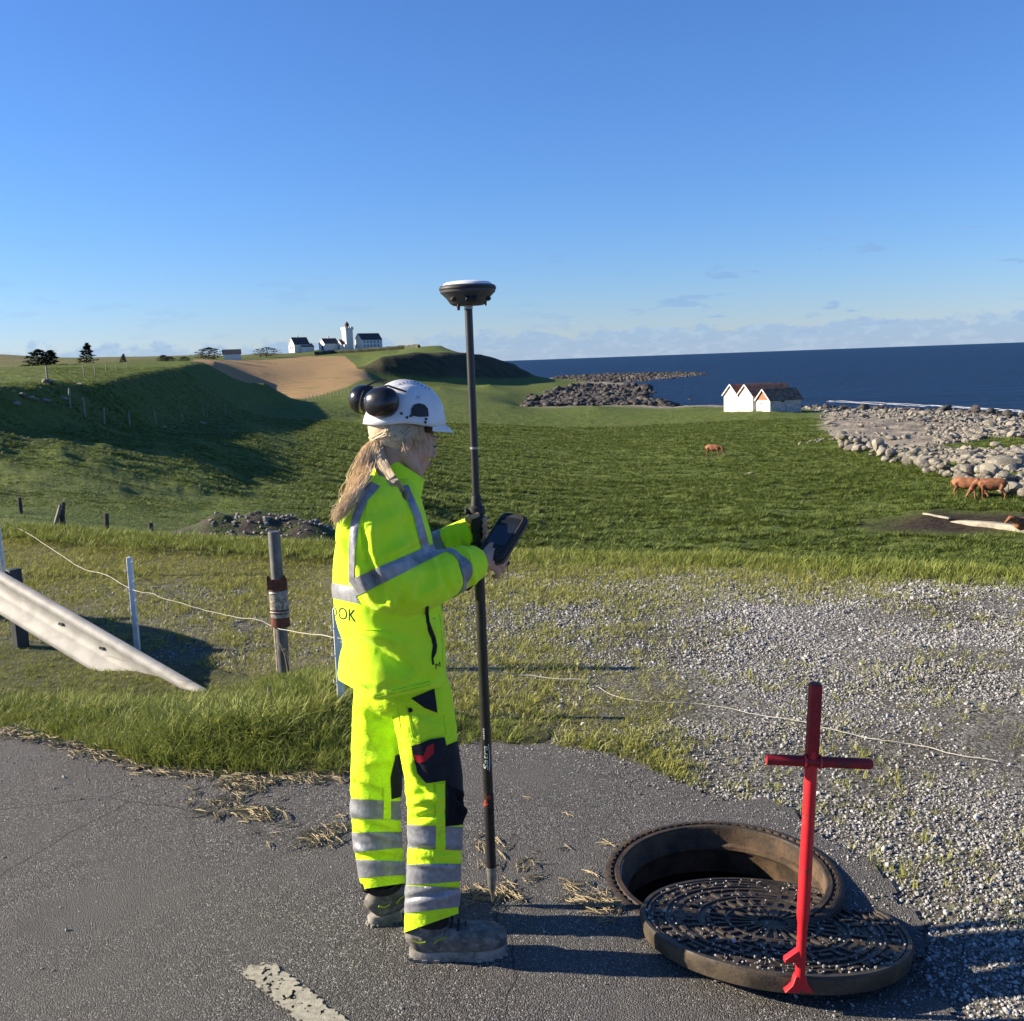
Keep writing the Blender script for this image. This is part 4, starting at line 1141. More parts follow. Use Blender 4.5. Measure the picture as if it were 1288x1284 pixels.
M_ROPE = simple("white_fence_rope", (.42, .40, .34), .8, var=.2)
rp = [at_dist(3, 655, 11.0), at_y(30, 668, 9.8), at_y(62, 688, 8.9), at_y(100, 713, 7.9), at_y(135, 724, 7.4), at_y(167, 742, WP1.y-.02), at_y(190, 746, 6.82), at_y(205, 752, 6.7), at_y(250, 765, 6.5), at_y(290, 775, 6.3), at_y(325, 780, 6.15), at_y(352, 791, SPB.y-.06), at_y(390, 797, 5.6), at_y(425, 802, WP2.y-.02), at_y(480, 812, 5.15), at_y(540, 823, 5.25), at_y(600, 839, 5.45)]
for q in ((650, 848), (700, 853), (738, 856), (752, 864), (785, 879), (840, 883), (890, 886), (950, 898), (1010, 908), (1060, 921), (1110, 931), (1150, 936), (1200, 948), (1260, 958)):
    p = on_ground(q[0], q[1], .014 if q[0] > 745 else .055); rp.append(p)
fine = []
for i in range(len(rp)-1):
    p0, p1, p2, p3 = rp[max(i-1, 0)], rp[i], rp[i+1], rp[min(i+2, len(rp)-1)]
    for k in range(8):
        u = k/8; u2, u3 = u*u, u*u*u
        q = .5*((2*p1)+(p2-p0)*u+(2*p0-5*p1+4*p2-p3)*u2+(3*p1-p0-3*p2+p3)*u3)
        q.z = max(q.z + .0025*math.sin(i*5.1+k*.9), .008); fine.append(q)
b = MB(); b.tube(fine, .0022, 6); rope = b.build("fence_rope", M_ROPE, None, True); tag(rope, "thin white rope running between the posts and out over the gravel", "rope")
# dry weeds by the marker post
M_DRY = leaf_mat("dry_weed_stalk", (.36, .30, .19), (.46, .40, .27), (.25, .19, .1), .05, .15)
for kx, (px, py, h_, lab) in enumerate(((302, 846, .16, "dry curled weed stalks in the grass left of the marker post"), (367, 850, .20, "dry weed stalks rising beside the foot of the marker post"), (338, 893, .11, "pale dry leaf standing up in the verge grass"))):
    p0 = on_ground(px, py); o = thing("dry_weed", lab, "weed", p0)
    for k in range(5 if kx < 2 else 2):
        b = MB(); a = random.uniform(0, 6.28); ln = random.uniform(.3, .8)*h_
        b.tube([(0.01*k-.02, 0, 0), (.01*k-.02+math.cos(a)*ln*.2, math.sin(a)*ln*.2, h_*.6), (.01*k-.02+math.cos(a)*ln*.6, math.sin(a)*ln*.5, h_*random.uniform(.85, 1.1)), (.01*k-.02+math.cos(a)*ln*.9, math.sin(a)*ln*.6, h_*random.uniform(.5, .9))], [.0022, .002, .0018, .001], 5); b.build("stalk", M_DRY, o, True)
    if kx == 2:
        b = MB(); b.tube([(0, 0, .03), (.008, 0, .07), (.012, 0, .11), (.008, 0, .145)], [.002, (.016, .003), (.013, .003), .001], 8, side=(1, 0, 0)); b.build("leaf", M_DRY, o, True)
# ================================================================== BUILDINGS
M_WHITEW = simple("white_painted_wall", (.60, .585, .55), .75, var=.08, vscale=.8, bump=.2, bscale=4)
M_SLATE = simple("dark_slate_roof", (.055, .055, .060), .7, var=.3, vscale=1.2)
M_TILE = simple("brown_tile_roof", (.50, .215, .11), .8, var=.3, vscale=1.5, c2=(.09, .055, .035), c2r=(.5, .7))
M_TILE2 = simple("weathered_grey_brown_tiles", (.17, .13, .095), .85, var=.4, vscale=1.2, c2=(.14, .08, .05), c2r=(.55, .7))
M_GABLE = simple("rust_red_boards", (.34, .13, .08), .8, var=.25, vscale=2)
M_PANE = simple("dark_window_glass", (.03, .035, .045), .15, spec=.5)
M_CONC = simple("pale_concrete", (.27, .25, .20), .9, var=.35, vscale=1.4, bump=.3, bscale=8)
M_STONEW = simple("grey_stone_wall", (.40, .39, .37), .9, var=.3, vscale=2, bump=.5, bscale=5)
def house(name, label, cat, loc, rz, W_, L_, wh, ph, roof, wall=None, gable_mat=None, windows=(), doors=(), chimney=None, rows=0, over=.3, side_wall=None, group=None):
    """gable end at x=0 facing -x, ridge along +x"""
    o = thing(name, label, cat, loc, rz, group)
    wall = wall or M_WHITEW
    b = MB(); y = W_/2
    vs_ = [(0, -y, -1), (0, y, -1), (0, y, wh), (0, 0, ph), (0, -y, wh), (L_, -y, -1), (L_, y, -1), (L_, y, wh), (L_, 0, ph), (L_, -y, wh)]
    b.add(vs_, [(0, 4, 3, 2, 1), (5, 6, 7, 8, 9), (0, 5, 9, 4), (1, 2, 7, 6), (4, 9, 8, 3), (2, 3, 8, 7), (0, 1, 6, 5)])
    b.build("wall", wall, o)
    if side_wall:
        b = MB(); b.box((L_/2, -y-.02, wh/2-.5), (L_-.02, .04, wh+1)); b.build("stone_side", side_wall, o)
    sl = math.atan2(ph-wh, y); ln = math.hypot(ph-wh, y)+over
    for s in (-1, 1):
        rm = Matrix.Rotation(-s*sl, 3, 'X')
        b = MB(); c0 = Vector((L_/2, s*(y+over*math.cos(sl))/2, (ph+wh-over*math.sin(sl))/2+.08))
        b.box(c0, (L_+2*over, ln, .12), rm)
        r_ = b.build("roof_slope", roof, o)
        for k in range(rows):            # courses of tiles
            q = (k+.5)/rows; bb = MB()
            bb.box(c0 + rm @ Vector((0, s*(q-.5)*ln, .085)), (L_+2*over, ln/rows*.82, .05), rm @ Matrix.Rotation(s*.06, 3, 'X')); x_ = bb.build("tile_course", roof, r_)
        bb = MB(); bb.box(c0+Vector((-L_/2-over-.02, 0, 0)), (.06, ln, .24), rm); bb.build("barge_board", M_WHITEW, o)
    if gable_mat:
        b = MB(); yy = y-.05; b.add([(-.03, -yy, wh), (-.03, yy, wh), (-.03, 0, ph-.06), (-.005, -yy, wh), (-.005, yy, wh), (-.005, 0, ph-.06)], [(0, 2, 1), (3, 4, 5), (0, 1, 4, 3), (1, 2, 5, 4), (2, 0, 3, 5)]); b.build("gable_boards", gable_mat, o)
    for (face, u, z, w_, h_) in windows:
        c0 = Vector((-.01, u, z)) if face == 'g' else Vector((u, -y-.01, z))
        b = MB(); b.box(c0, (.06, w_+.2, h_+.2) if face == 'g' else (w_+.2, .06, h_+.2)); f_ = b.build("window", M_WHITEW, o)
        b = MB(); b.box(c0+(Vector((-.03, 0, 0)) if face == 'g' else Vector((0, -.03, 0))), (.03, w_, h_) if face == 'g' else (w_, .03, h_)); b.build("pane", M_PANE, f_)
    for (face, u, w_, h_) in doors:
        c0 = Vector((-.02, u, h_/2)) if face == 'g' else Vector((u, -y-.02, h_/2))
        b = MB(); b.box(c0, (.06, w_, h_) if face == 'g' else (w_, .06, h_)); b.build("door", simple("dark_door", (.05, .05, .05), .7), o)
    if chimney is not None:
        b = MB(); b.box((chimney, 0, ph+.45), (.7, .7, 1.5)); b.build("chimney", M_STONEW, o)
    return o
def base_at(px, py, D, sink=.0):
    p = at_dist(px, py, D); p.z -= sink; return p
RB = R(24)
def right_corner(p, W_, rz): # from the gable's right foot to the gable's middle
    return p + Vector((-math.sin(rz)*W_/2*1.0, math.cos(rz)*W_/2, 0))
bh_p = base_at(947, 514.3, 201)
Wb = 4.6
g1 = right_corner(bh_p, Wb, RB); g2 = g1 + Vector((-math.sin(RB), math.cos(RB), 0))*(Wb+.02)
house("boathouse", "white boathouse with brown tiled roof, the middle one of three by the sea", "boathouse", g1, RB, Wb, 9.2, 2.5, 4.5, M_TILE, rows=7, group="boathouses at the edge of the pasture")
house("boathouse", "white boathouse at the seaward back of the three, its gable beside the middle one", "boathouse", g2, RB, Wb, 9.2, 2.5, 4.5, M_TILE, rows=7, group="boathouses at the edge of the pasture")
Ws = 4.0
bs_p = base_at(968.5, 516, 197)
g3 = right_corner(bs_p, Ws, RB)
house("boathouse", "low boathouse with red-boarded gable and grey-brown roof in front of the white boathouses", "boathouse", g3, RB, Ws, 7.3, 1.85, 3.75, M_TILE2, gable_mat=M_GABLE, windows=(('g', .6, 1.2, .3, .3), ('s', 2.9, 1.55, .9, .35)), rows=8, side_wall=M_STONEW, group="boathouses at the edge of the pasture")

# lighthouse station on the headland
DL = 650.0
def far_base(px, py): return base_at(px, py, DL)
RLs = R(40)
tw = thing("lighthouse", "square white lighthouse tower with dark lantern on top", "lighthouse", far_base(438, 439.5), RLs)
S_ = 4.9
b = MB(); b.box((0, 0, 5.6), (S_, S_, 15.2)); b.build("tower", M_WHITEW, tw)
b = MB(); b.box((0, 0, 12.6), (S_+.9, S_+.9, 1.3)); b.build("gallery", M_WHITEW, tw)
b = MB()
for i in range(4):
    a = math.pi/2*i
    for k in (-1, 0, 1): b.box(Matrix.Rotation(a, 3, 'Z') @ Vector((S_/2+.2, k*1.9, 13.55)), (.5, .9, .6), Matrix.Rotation(a, 3, 'Z'))
b.build("battlement", M_WHITEW, tw)
b = MB(); b.lathe([(1.3, 13.2), (1.3, 15.2), (1.45, 15.3), (.9, 16.2), (.25, 16.8), (.1, 17.2), (.0001, 17.3)], 12); ln_ = b.build("lantern", simple("lantern_iron", (.09, .045, .035), .6, .3), tw)
b = MB(); b.box((-S_/2-.7, -1.2, 1.1), (1.4, 2.2, 4.2)); b.build("porch", M_WHITEW, tw)
for z_ in (4.5, 8.6):
    b = MB(); b.box((-S_/2-.02, 0, z_), (.08, .8, 1.3)); b.build("window", M_PANE, tw)
def far_house(px, py, *a, **k):
    return house(k.pop('name'), k.pop('label'), "house", far_base(px, py), RLs, *a, **k)
far_house(451, 438.3, 8.0, 15.0, 5.2, 9.2, M_SLATE, name="keeper_house", label="large white house with dark roof adjoining the lighthouse tower", windows=tuple(('s', 2.0+2.5*i, z_, .9, 1.3) for i in range(5) for z_ in (1.5, 3.9)), over=.2)
far_house(405, 440.2, 7.2, 10.0, 3.8, 7.0, M_SLATE, name="keeper_house", label="white gabled house with a dark gate in its end wall, left of the lighthouse", doors=(('g', -1.0, 2.2, 2.6),), chimney=5, over=.2)
far_house(426.5, 439.5, 6.0, 6.0, 3.2, 6.0, M_SLATE, name="keeper_house", label="small white gabled house tucked against the foot of the lighthouse", doors=(('g', 0, 1.2, 2.2),), over=.2)
hA = far_house(367, 441.5, 7.5, 10.5, 3.8, 8.2, M_SLATE, name="keeper_house", label="white house with dark roof standing alone on the hill beside the lighthouse station", chimney=4.5, windows=(('g', -1.2, 2.0, .9, 1.2), ('g', 1.2, 2.0, .9, 1.2)), over=.2)
far_house(377, 442.6, 6.0, 8.5, 2.9, 5.0, simple("grey_roof", (.12, .12, .12), .8), name="annex", label="low white annex with grey roof in front of the lone white house", windows=(('g', -1.3, 1.5, .9, 1.0), ('g', 1.3, 1.5, .9, 1.0)), over=.2)
house("barn", "small grey-roofed white barn behind the grassy hill", "barn", base_at(281, 452.5, 470), R(15), 5.5, 7.5, 2.4, 4.3, M_SLATE)
# dry stone dyke along the hill below the station
b = MB(); prev = None
dyke_pts = [(395, 446.5), (420, 444.5), (450, 443.2), (480, 441), (510, 438.6), (530, 437)]
dp = [terr_hit(px, py, 500, 800) for px, py in dyke_pts]
dp = [Vector((p.x, p.y, terr_z(p.x, p.y))) for p in dp]
fine = []
for i in range(len(dp)-1):
    for k in range(8): fine.append(dp[i].lerp(dp[i+1], k/8)+Vector((0, 0, random.uniform(-.1, .15))))
b.tube([p+Vector((0, 0, .5)) for p in fine], [(1.3+.3*random.random(), .8) for p in fine], 6)
o = b.build("stone_dyke", simple("dark_stone_dyke", (.06, .065, .04), .95, var=.4, vscale=.3)); tag(o, "dark stone dyke running along the hill below the lighthouse", "wall")

# ================================================================== TREES
M_BARK = simple("bark", (.06, .045, .035), .95, var=.3)
M_NEEDLE = leaf_mat("dark_needles", (.012, .024, .012), (.022, .038, .018), (.03, .03, .015), .05, .1)
def conifer(px, py, D, h_, wd, label, seed, name="spruce_tree", bushy=False, group="wind-bent trees on the grassy plateau"):
    r = random.Random(seed); p0 = base_at(px, py, D); p0.z = min(p0.z, terr_z(p0.x, p0.y)+.1)
    o = thing(name, label, "tree", p0, group=group)
    lean = Vector((.10*h_, 0, 0))
    b = MB(); b.tube([(0, 0, -.5), (lean.x*.3, 0, h_*.5), (lean.x, 0, h_*.97)], [.05*h_*.5+.05, .03*h_*.4+.03, .02], 7); b.build("trunk", M_BARK, o, True)
    b = MB()
    for k in range(int(520 if not bushy else 900)):
        u = r.random()**.8
        z_ = h_*(.06+.92*u); rad = wd*(1-u)**.75 if not bushy else wd*math.sqrt(max(0, 1-(2*u-.85)**2*.8))
        rad *= .75+.45*math.sin(u*30+seed)*.5+.25*r.random()
        a = r.uniform(0, 6.283); q = rad*(.25+.75*r.random()**.5)
        c0 = Vector((math.cos(a)*q+lean.x*u, math.sin(a)*q, z_-.12*q*(0 if bushy else 1)))
        L_ = h_*r.uniform(.05, .11); up = Vector((math.cos(a), math.sin(a), r.uniform(-.3, .55))).normalized(); sd = up.cross(Vector((0, 0, 1))).normalized(); nn = Vector((r.uniform(-1, 1), r.uniform(-1, 1), r.uniform(-1, 1)))*.3
        b.add([c0-up*L_-sd*L_*.4, c0-up*L_*.2+sd*L_*.55+nn*L_, c0+up*L_*1.1, c0-up*L_*.1-sd*L_*.6-nn*L_], [(0, 1, 2, 3)])
    b.build("crown", M_NEEDLE, o, False, fix=False)
    return o
conifer(109, 459, 255, 5.0, 2.5, "dark spruce tree with spreading branches, tallest on the plateau", 1)
conifer(48, 465, 235, 4.2, 2.6, "dense dark bushy tree, broadest on the plateau", 2, "bushy_tree", True)
conifer(63, 464, 240, 4.0, 1.6, "narrower dark tree leaning against the broad bushy one", 3, "bushy_tree", True)
conifer(155, 458, 260, 2.4, 1.2, "small dark spruce standing alone in the grass", 4)
conifer(205, 456, 270, 1.9, 1.5, "low wind-bent shrub near the crest of the hill", 5, "shrub", True)
conifer(214, 456, 272, 1.5, 1.6, "low dark shrub beside the wind-bent one on the crest", 6, "shrub", True)
conifer(232, 455, 300, 1.6, 1.8, "sparse low shrub beyond the crest of the hill", 7, "shrub", True)
conifer(262, 453, 420, 5.0, 5.5, "dark clump of scrub left of the grey-roofed barn", 8, "scrub_clump", True)
conifer(335, 446, 560, 5.0, 8.0, "dark brown scrub mound below the lone white house", 9, "scrub_clump", True)
conifer(30, 466, 235, 1.2, 1.4, "little bush in front of the broad bushy tree", 10, "shrub", True)
conifer(80, 463, 245, 1.0, 2.2, "low hedge-like bush between bushy tree and tall spruce", 11, "shrub", True)
conifer(1190, 583, 106, 1.3, 2.6, "dark heather-like bush growing behind the stone wall", 12, "shrub", True, None)
conifer(1176, 580, 110, .9, 2.0, "smaller dark bush beside the bush behind the stone wall", 13, "shrub", True, None)

# ================================================================== FENCE POSTS (far)
M_FPOST = simple("grey_fence_wood", (.26, .23, .18), .9, var=.3, bump=.4, bscale=30)
def fence_post(p, h_, rad, label, group, lean=(0, 0)):
    o = MB(); o.tube([(0, 0, -.4), (lean[0]*.4, lean[1]*.4, h_*.5), (lean[0], lean[1], h_*.97), (lean[0], lean[1], h_)], [rad, rad, rad*.9, rad*.6], 7)
    x_ = o.build("fence_post", M_FPOST, None, True); x_.location = p; return tag(x_, label, "fence post", group)
for px, py in ((88, 513), (107, 526), (131, 533), (163, 538), (196, 534), (229, 529), (256, 523), (283, 519), (310, 513), (341, 507)):
    p = terr_hit(px, py, 45, 260); p.z = terr_z(p.x, p.y)
    fence_post(p, random.uniform(1.0, 1.3), .07, "thin wooden fence post at the shaded foot of the embankment", "fence posts at the foot of the embankment", (random.uniform(-.12, .12), 0))
for k in range(16):
    px = 384+k*4.6; py = np.interp(px, [384, 446, 460], [505, 494, 490])
    p = terr_hit(px, py, 180, 330); p.z = terr_z(p.x, p.y)
    fence_post(p, random.uniform(1.1, 1.4), .10, "small fence post along the lower edge of the stubble field", "fence posts below the stubble field")
for px, py in ((60, 481), (106, 474), (120, 473), (134, 469), (147, 467), (160, 465)):
    p = terr_hit(px, py, 62, 260); p.z = terr_z(p.x, p.y)
    fence_post(p, 1.1, .06, "pale fence post on the sunlit top of the embankment", "fence posts on the embankment top")
NPG = "weathered posts below the lot"
for (px, pt, pb, D, lab, ln_) in ((27, 625, 652, 27, "short dark fence post nearest the white rope post below the lot", 0), (80, 631, 667, 22, "dark wooden fence post with a prop leaning against it", .05), (135, 645, 675, 20, "dark fence post between the propped post and the rubble mound", .02), (191, 657, 681, 18, "short fence post closest to the rubble mound", 0)):
    p = at_dist(px, pb, D); top = at_dist(px, pt, D).z; z0 = terr_z(p.x, p.y)
    p.z = z0
    o = thing("fence_post", lab, "fence post", p, group=NPG)
    b = MB(); b.tube([(0, 0, -.4), (0, 0, (top-z0)*.5), (ln_, 0, top-z0)], [.055, .052, .045], 8); b.build("post", simple("dark_fence_wood", (.075, .062, .05), .9, var=.4), o, True)
    if px == 80: b = MB(); b.tube([(-.30, .0, -.3), (.02, -.05, (top-z0)*.9)], [.045, .04], 7); b.build("prop", M_FPOST, o, True)

# ================================================================== STONES
t = NT("lichen_boulder"); r_ = t.rand()
c = t.mix(r_, (.10, .094, .080), (.27, .25, .205))
c = t.mix(t.map(t.noise(1.6, 5, .65), .45, .65), c, (.31, .285, .235))
c = t.mix(t.map(t.noise(2.6, 4, .6), .66, .74), c, (.36, .21, .08))
c = t.mix(t.map(t.noise(.9, 4, .6), .6, .75), c, (.13, .125, .11))
t.base(c); t.rough(.92); t.bump(t.noise(5, 6, .65), .6, .12)
M_BOULD = t.mat
M_DROCK = simple("wet_dark_rock", (.055, .050, .044), .75, var=.4, vscale=1.1, bump=.5, bscale=4, bdist=.1, c2=(.15, .135, .11), c2r=(.6, .75))
def rock_mesh(seed, mat, sub=2, rough=.13):
    bm = bmesh.new(); bmesh.ops.create_icosphere(bm, subdivisions=sub, radius=1); r = random.Random(seed)
    planes = [(Vector((r.uniform(-1, 1), r.uniform(-1, 1), r.uniform(-.6, 1))).normalized(), r.uniform(.62, .92)) for _ in range(9)]
    sc_ = Vector((r.uniform(.85, 1.3), r.uniform(.75, 1.1), r.uniform(.6, .95)))
    for v in bm.verts:
        p = v.co.copy()
        for n_, d_ in planes:
            k = p.dot(n_)
            if k > d_: p -= n_*(k-d_)*.85
        v.co = Vector((p.x*sc_.x, p.y*sc_.y, p.z*sc_.z))*(1+r.uniform(-rough, rough)*.5)
    me = bpy.data.meshes.new("stone"); bm.to_mesh(me); bm.free(); me.materials.append(mat)
    me.shade_smooth(); me.set_sharp_from_angle(angle=R(38)); return me
ROCKS = [rock_mesh(600+i, M_BOULD) for i in range(12)]
DROCKS = [rock_mesh(640+i, M_DROCK) for i in range(8)]
LROCKS = [rock_mesh(660+i, M_BOULD, 1) for i in range(8)]
def stone_obj(name, p, s, meshes=ROCKS, parent=None, flat=1.0):
    o = put(bpy.data.objects.new(name, random.choice(meshes)), parent)
    o.location = p; o.scale = (s*random.uniform(.85, 1.2), s*random.uniform(.85, 1.2), s*flat); o.rotation_euler = (random.uniform(-.4, .4), random.uniform(-.4, .4), random.uniform(0, 6.28)); return o
# stone wall between pasture and beach
lowp = [(1052, 562), (1100, 577), (1150, 594), (1200, 609), (1250, 621), (1300, 630)]
upp = [(1062, 549), (1100, 556), (1150, 572), (1200, 588), (1250, 600), (1300, 608)]
A = [terr_hit(px, py, 60, 200) for px, py in lowp]; Bp = [terr_hit(px, py, 60, 220) for px, py in upp]
sw = thing("stone_wall", "long tumbled wall of pale lichen-covered boulders beside the pasture", "stone wall", A[2])
for k in range(285):
    s = random.random()*(len(A)-1.001); i = int(s); f_ = s-i; tq_ = random.random()
    p = A[i].lerp(A[i+1], f_).lerp(Bp[i].lerp(Bp[i+1], f_), tq_*.8)
    sz_ = min(.85, max(.16, math.exp(random.gauss(math.log(.29), .42))))
    z0 = terr_z(p.x, p.y); lift = max(0, 1.0*math.sin(math.pi*min(1, tq_+.08))*random.uniform(.1, 1))
    stone_obj("stone", Vector((p.x, p.y, z0+sz_*.35+lift))-A[2], sz_, ROCKS, sw)
# beach: big boulders singly
BG = "large boulders on the beach"
for (px, py, r_px, lab) in ((1110, 513, 9, "huge round grey boulder on the shore ridge"), (1168, 547, 8, "cone-shaped pale boulder with orange lichen on the beach"), (1196, 551, 7, "rounded grey boulder next to the cone-shaped one"), (1252, 562, 9, "broad pale boulder with orange lichen behind the grassy strip"), (1276, 565, 8, "squat white-banded boulder beside the broad lichen boulder"), (1243, 536, 11, "long flat pale slab lying among the beach boulders"), (1177, 531, 7, "flat pale rock with rusty tint in front of the surf"), (1233, 546, 6, "small orange-tinted boulder behind the long flat slab"), (1269, 548, 6, "upright orange-tinted stone beside the beach slab"), (1152, 524, 5, "pale pointed rock at the edge of the shingle"), (1120, 552, 8, "round boulder on top of the stone wall's seaward end"), (1075, 552, 7, "large rounded boulder standing at the end of the stone wall")):
    p = terr_hit(px, py, 70, 300); D_ = math.hypot(p.x, p.y); s = r_px*D_/1288*.62
    o = stone_obj("boulder", Vector((p.x, p.y, terr_z(p.x, p.y)+s*.45)), s, ROCKS, None, .75 if 'flat' not in lab and 'slab' not in lab else .4)
    tag(o, lab, "boulder", BG)
# the rest of the beach as stuff
def rock_field(name, label, n, region, meshes, size, sig, zoff=.3, clampz=None):
    pts = []; szs = []
    tries = 0
    px_ = rng.uniform(region[0], region[1], n); D_ = np.exp(rng.uniform(math.log(region[2]), math.log(region[3]), n))
    az_ = np.arctan((px_-CX)/F_PX/.99); x_, y_ = D_*np.sin(az_), D_*np.cos(az_)
    z_ = terrain(x_, y_); s_, b_, h_, m_, c_ = zones(x_, y_, z_)
    k = (b_ > .45) & (z_ > SEA_Z-.8)
    if clampz is not None: k &= clampz(px_, D_, z_)
    x_, y_, z_ = x_[k], y_[k], z_[k]
    sz_ = np.exp(rng.normal(math.log(size), sig, len(x_)))
    lump_ = (fbm(x_*.35, y_*.35, 44, 4)-.5)*.8*smooth(90, 140, np.hypot(x_, y_))
    return scatter(name, label, "stones", np.stack([x_, y_, z_+lump_+sz_*zoff], 1), rand_rots(len(x_), .3), np.stack([sz_*rng.uniform(.8, 1.3, len(x_)), sz_, sz_*rng.uniform(.6, .9, len(x_))], 1), meshes, None)
rock_field("beach_stones", "countless pale stones and boulders covering the beach", 34000, (1010, 1420, 85, 250), LROCKS, .15, .62, clampz=lambda px, D, z: (rng.random(len(px)) < np.maximum(smooth(150, 205, D+.10*(px-1120)), smooth(1165, 1225, px)*.95)*.94+.06))
rock_field("tideline_rocks", "dark wet rocks along the water's edge", 1500, (985, 1420, 205, 275), DROCKS, .5, .45, clampz=lambda px, D, z: (z < -11.6) & (D < np.interp(px, [1040, 1110, 1200, 1288, 1500], [290, 270, 250, 231, 200])-7))
rock_field("shore_rocks", "dark tumbled rocks along the bay shore below the headland", 11000, (600, 850, 285, 500), DROCKS, .45, .55, clampz=lambda px, D, z: (z > SEA_Z-.5) & (z < -10.3))
rock_field("spit_rocks", "low rocky spit reaching out into the sea", 4500, (700, 910, 560, 900), DROCKS, .5, .5, .2, clampz=lambda px, D, z: (z > SEA_Z-.4))
for px, py, r_px, lab in ((822, 494, 5, "dark rock awash just off the bay shore"), (868, 503, 4, "dark low rock in the water left of the boathouses")):
    d = ray(px, py); p = CAMPOS + d*((SEA_Z-HCAM)/d.z); s = r_px*math.hypot(p.x, p.y)/1288
    tag(stone_obj("sea_rock", p, s, DROCKS, None, .6), lab, "rock")
for px, py, r_px, lab in ((98, 485, 5, "round pale boulder on the sunlit brink of the embankment"), (60, 482, 8, "wide flat boulder in the sunlit grass of the plateau"), (28, 499, 6, "shaded boulder at the broken end of the embankment"), (42, 503, 7, "larger shaded boulder beside the broken end of the embankment"), (56, 505, 6, "grey boulder lowest in the shaded rubble of the embankment"), (20, 510, 6, "dark stone half buried below the embankment boulders"), (255, 533, 3, "stone lying in the shaded grass near the fence posts"), (80, 502, 5, "stone at the top of the fence line on the embankment"), (942, 597, 5, "flat grey stone lying alone in the open pasture"), (206, 538, 3, "small stone beside the middle fence posts of the embankment")):
    p = terr_hit(px, py, 40, 320); s = r_px*math.hypot(p.x, p.y)/1288
    tag(stone_obj("field_boulder", Vector((p.x, p.y, terr_z(p.x, p.y)+s*.25)), s, ROCKS, None, .55), lab, "boulder")
# little heap of bleached stones at the wall's start
hp = terr_hit(1047, 553, 90, 200)
heap = thing("stone_heap", "low heap of bleached stones beyond the end of the stone wall", "stones", hp)
for k in range(34):
    q = Vector((random.gauss(0, 1.9), random.gauss(0, 1.0), 0)); stone_obj("stone", q+Vector((0, 0, terr_z(hp.x+q.x, hp.y+q.y)-hp.z+.1)), random.uniform(.14, .34), LROCKS, heap)

# rubble mound below the lot
MP = at_dist(335, 690, 24.0); MP.z = terr_z(MP.x, MP.y)
t = NT("mound_soil"); P = t.geo_pos()
t.base(t.mix(t.map(t.noise(2.2, 5, .6, P), .42, .6), (.060, .050, .038), (.050, .068, .020))); t.rough(.95); t.bump(t.noise(14, 5, .6, P), .7, .06)
rm_ = thing("rubble_mound", "low mound of dug earth and rubble at the edge of the lot", "mound", MP)
zt_ = at_dist(300, 640, 24.0).z - MP.z
xs, ys = np.linspace(-2.6, 3.0, 70), np.linspace(-1.6, 2.2, 50); X, Y = np.meshgrid(xs, ys, indexing='ij')
hh = (zt_-.05)*np.exp(-((X+.6)/1.25)**2-(Y/.9)**2) + .62*(zt_)*np.exp(-((X-1.2)/.95)**2-(Y/.8)**2)
Zb = terrain(X+MP.x, Y+MP.y)-MP.z - .12
Z = Zb + hh*(.75+.5*fbm(X*1.8, Y*1.8, 151)) 
me = np_mesh("soil", np.stack([X.ravel(), Y.ravel(), Z.ravel()], 1), grid_quads(*X.shape), t.mat)
put(bpy.data.objects.new("soil", me), rm_)
RUB = [rock_mesh(690+i, simple("rubble_stone", (.20, .185, .165), .9, var=.35, vscale=2), 1) for i in range(5)]
for k in range(280):
    x_, y_ = random.uniform(-1.6, 2.3), random.uniform(-1.1, .4)
    if random.random() > math.exp(-((x_-.5)/1.5)**2): continue
    i, j = int((x_+2.6)/5.6*69), int((y_+1.6)/3.8*49)
    stone_obj("stone", Vector((x_, y_, Z[i, j]+.01)), random.uniform(.02, .065), RUB, rm_)

# concrete feeding wall and pale stones at the muddy place
c0 = terr_hit(1198, 656, 45, 90); c1 = terr_hit(1330, 682, 40, 90)
cw_ = thing("concrete_wall", "low mossy concrete wall along the muddy patch", "wall", c0)
b = MB(); dv = c1-c0; a = math.atan2(dv.y, dv.x); n_ = Vector((-math.sin(a), math.cos(a), 0))
def zz(s): q = c0+dv*s; return terr_z(q.x, q.y)-c0.z
sec = [(0, .02), (.03, .08), (.12, .18), (.4, .26), (.7, .28), (1, .30)]
pts, fs = [], []
for s, h_ in sec:
    q = dv*s; q.z = zz(s)
    for w_, hz in ((-.22, -.4), (-.2, h_), (.2, h_+.02), (.22, -.4)): pts.append(q+n_*w_+Vector((0, 0, hz)))
for i in range(len(sec)-1): fs += [(i*4+k, i*4+k+1, i*4+k+5, i*4+k+4) for k in range(3)]
fs += [(0, 1, 2, 3), tuple(len(pts)-4+k for k in (3, 2, 1, 0))]
b.add(pts, fs); b.build("slab", M_CONC, cw_, bevel=.03)
b = MB(); q = terr_hit(1178, 650, 45, 90); b.box(q-c0+Vector((0, 0, .05)), (2.2, .2, .12), Matrix.Rotation(a, 3, 'Z')); b.build("sill", M_CONC, cw_, bevel=.03)

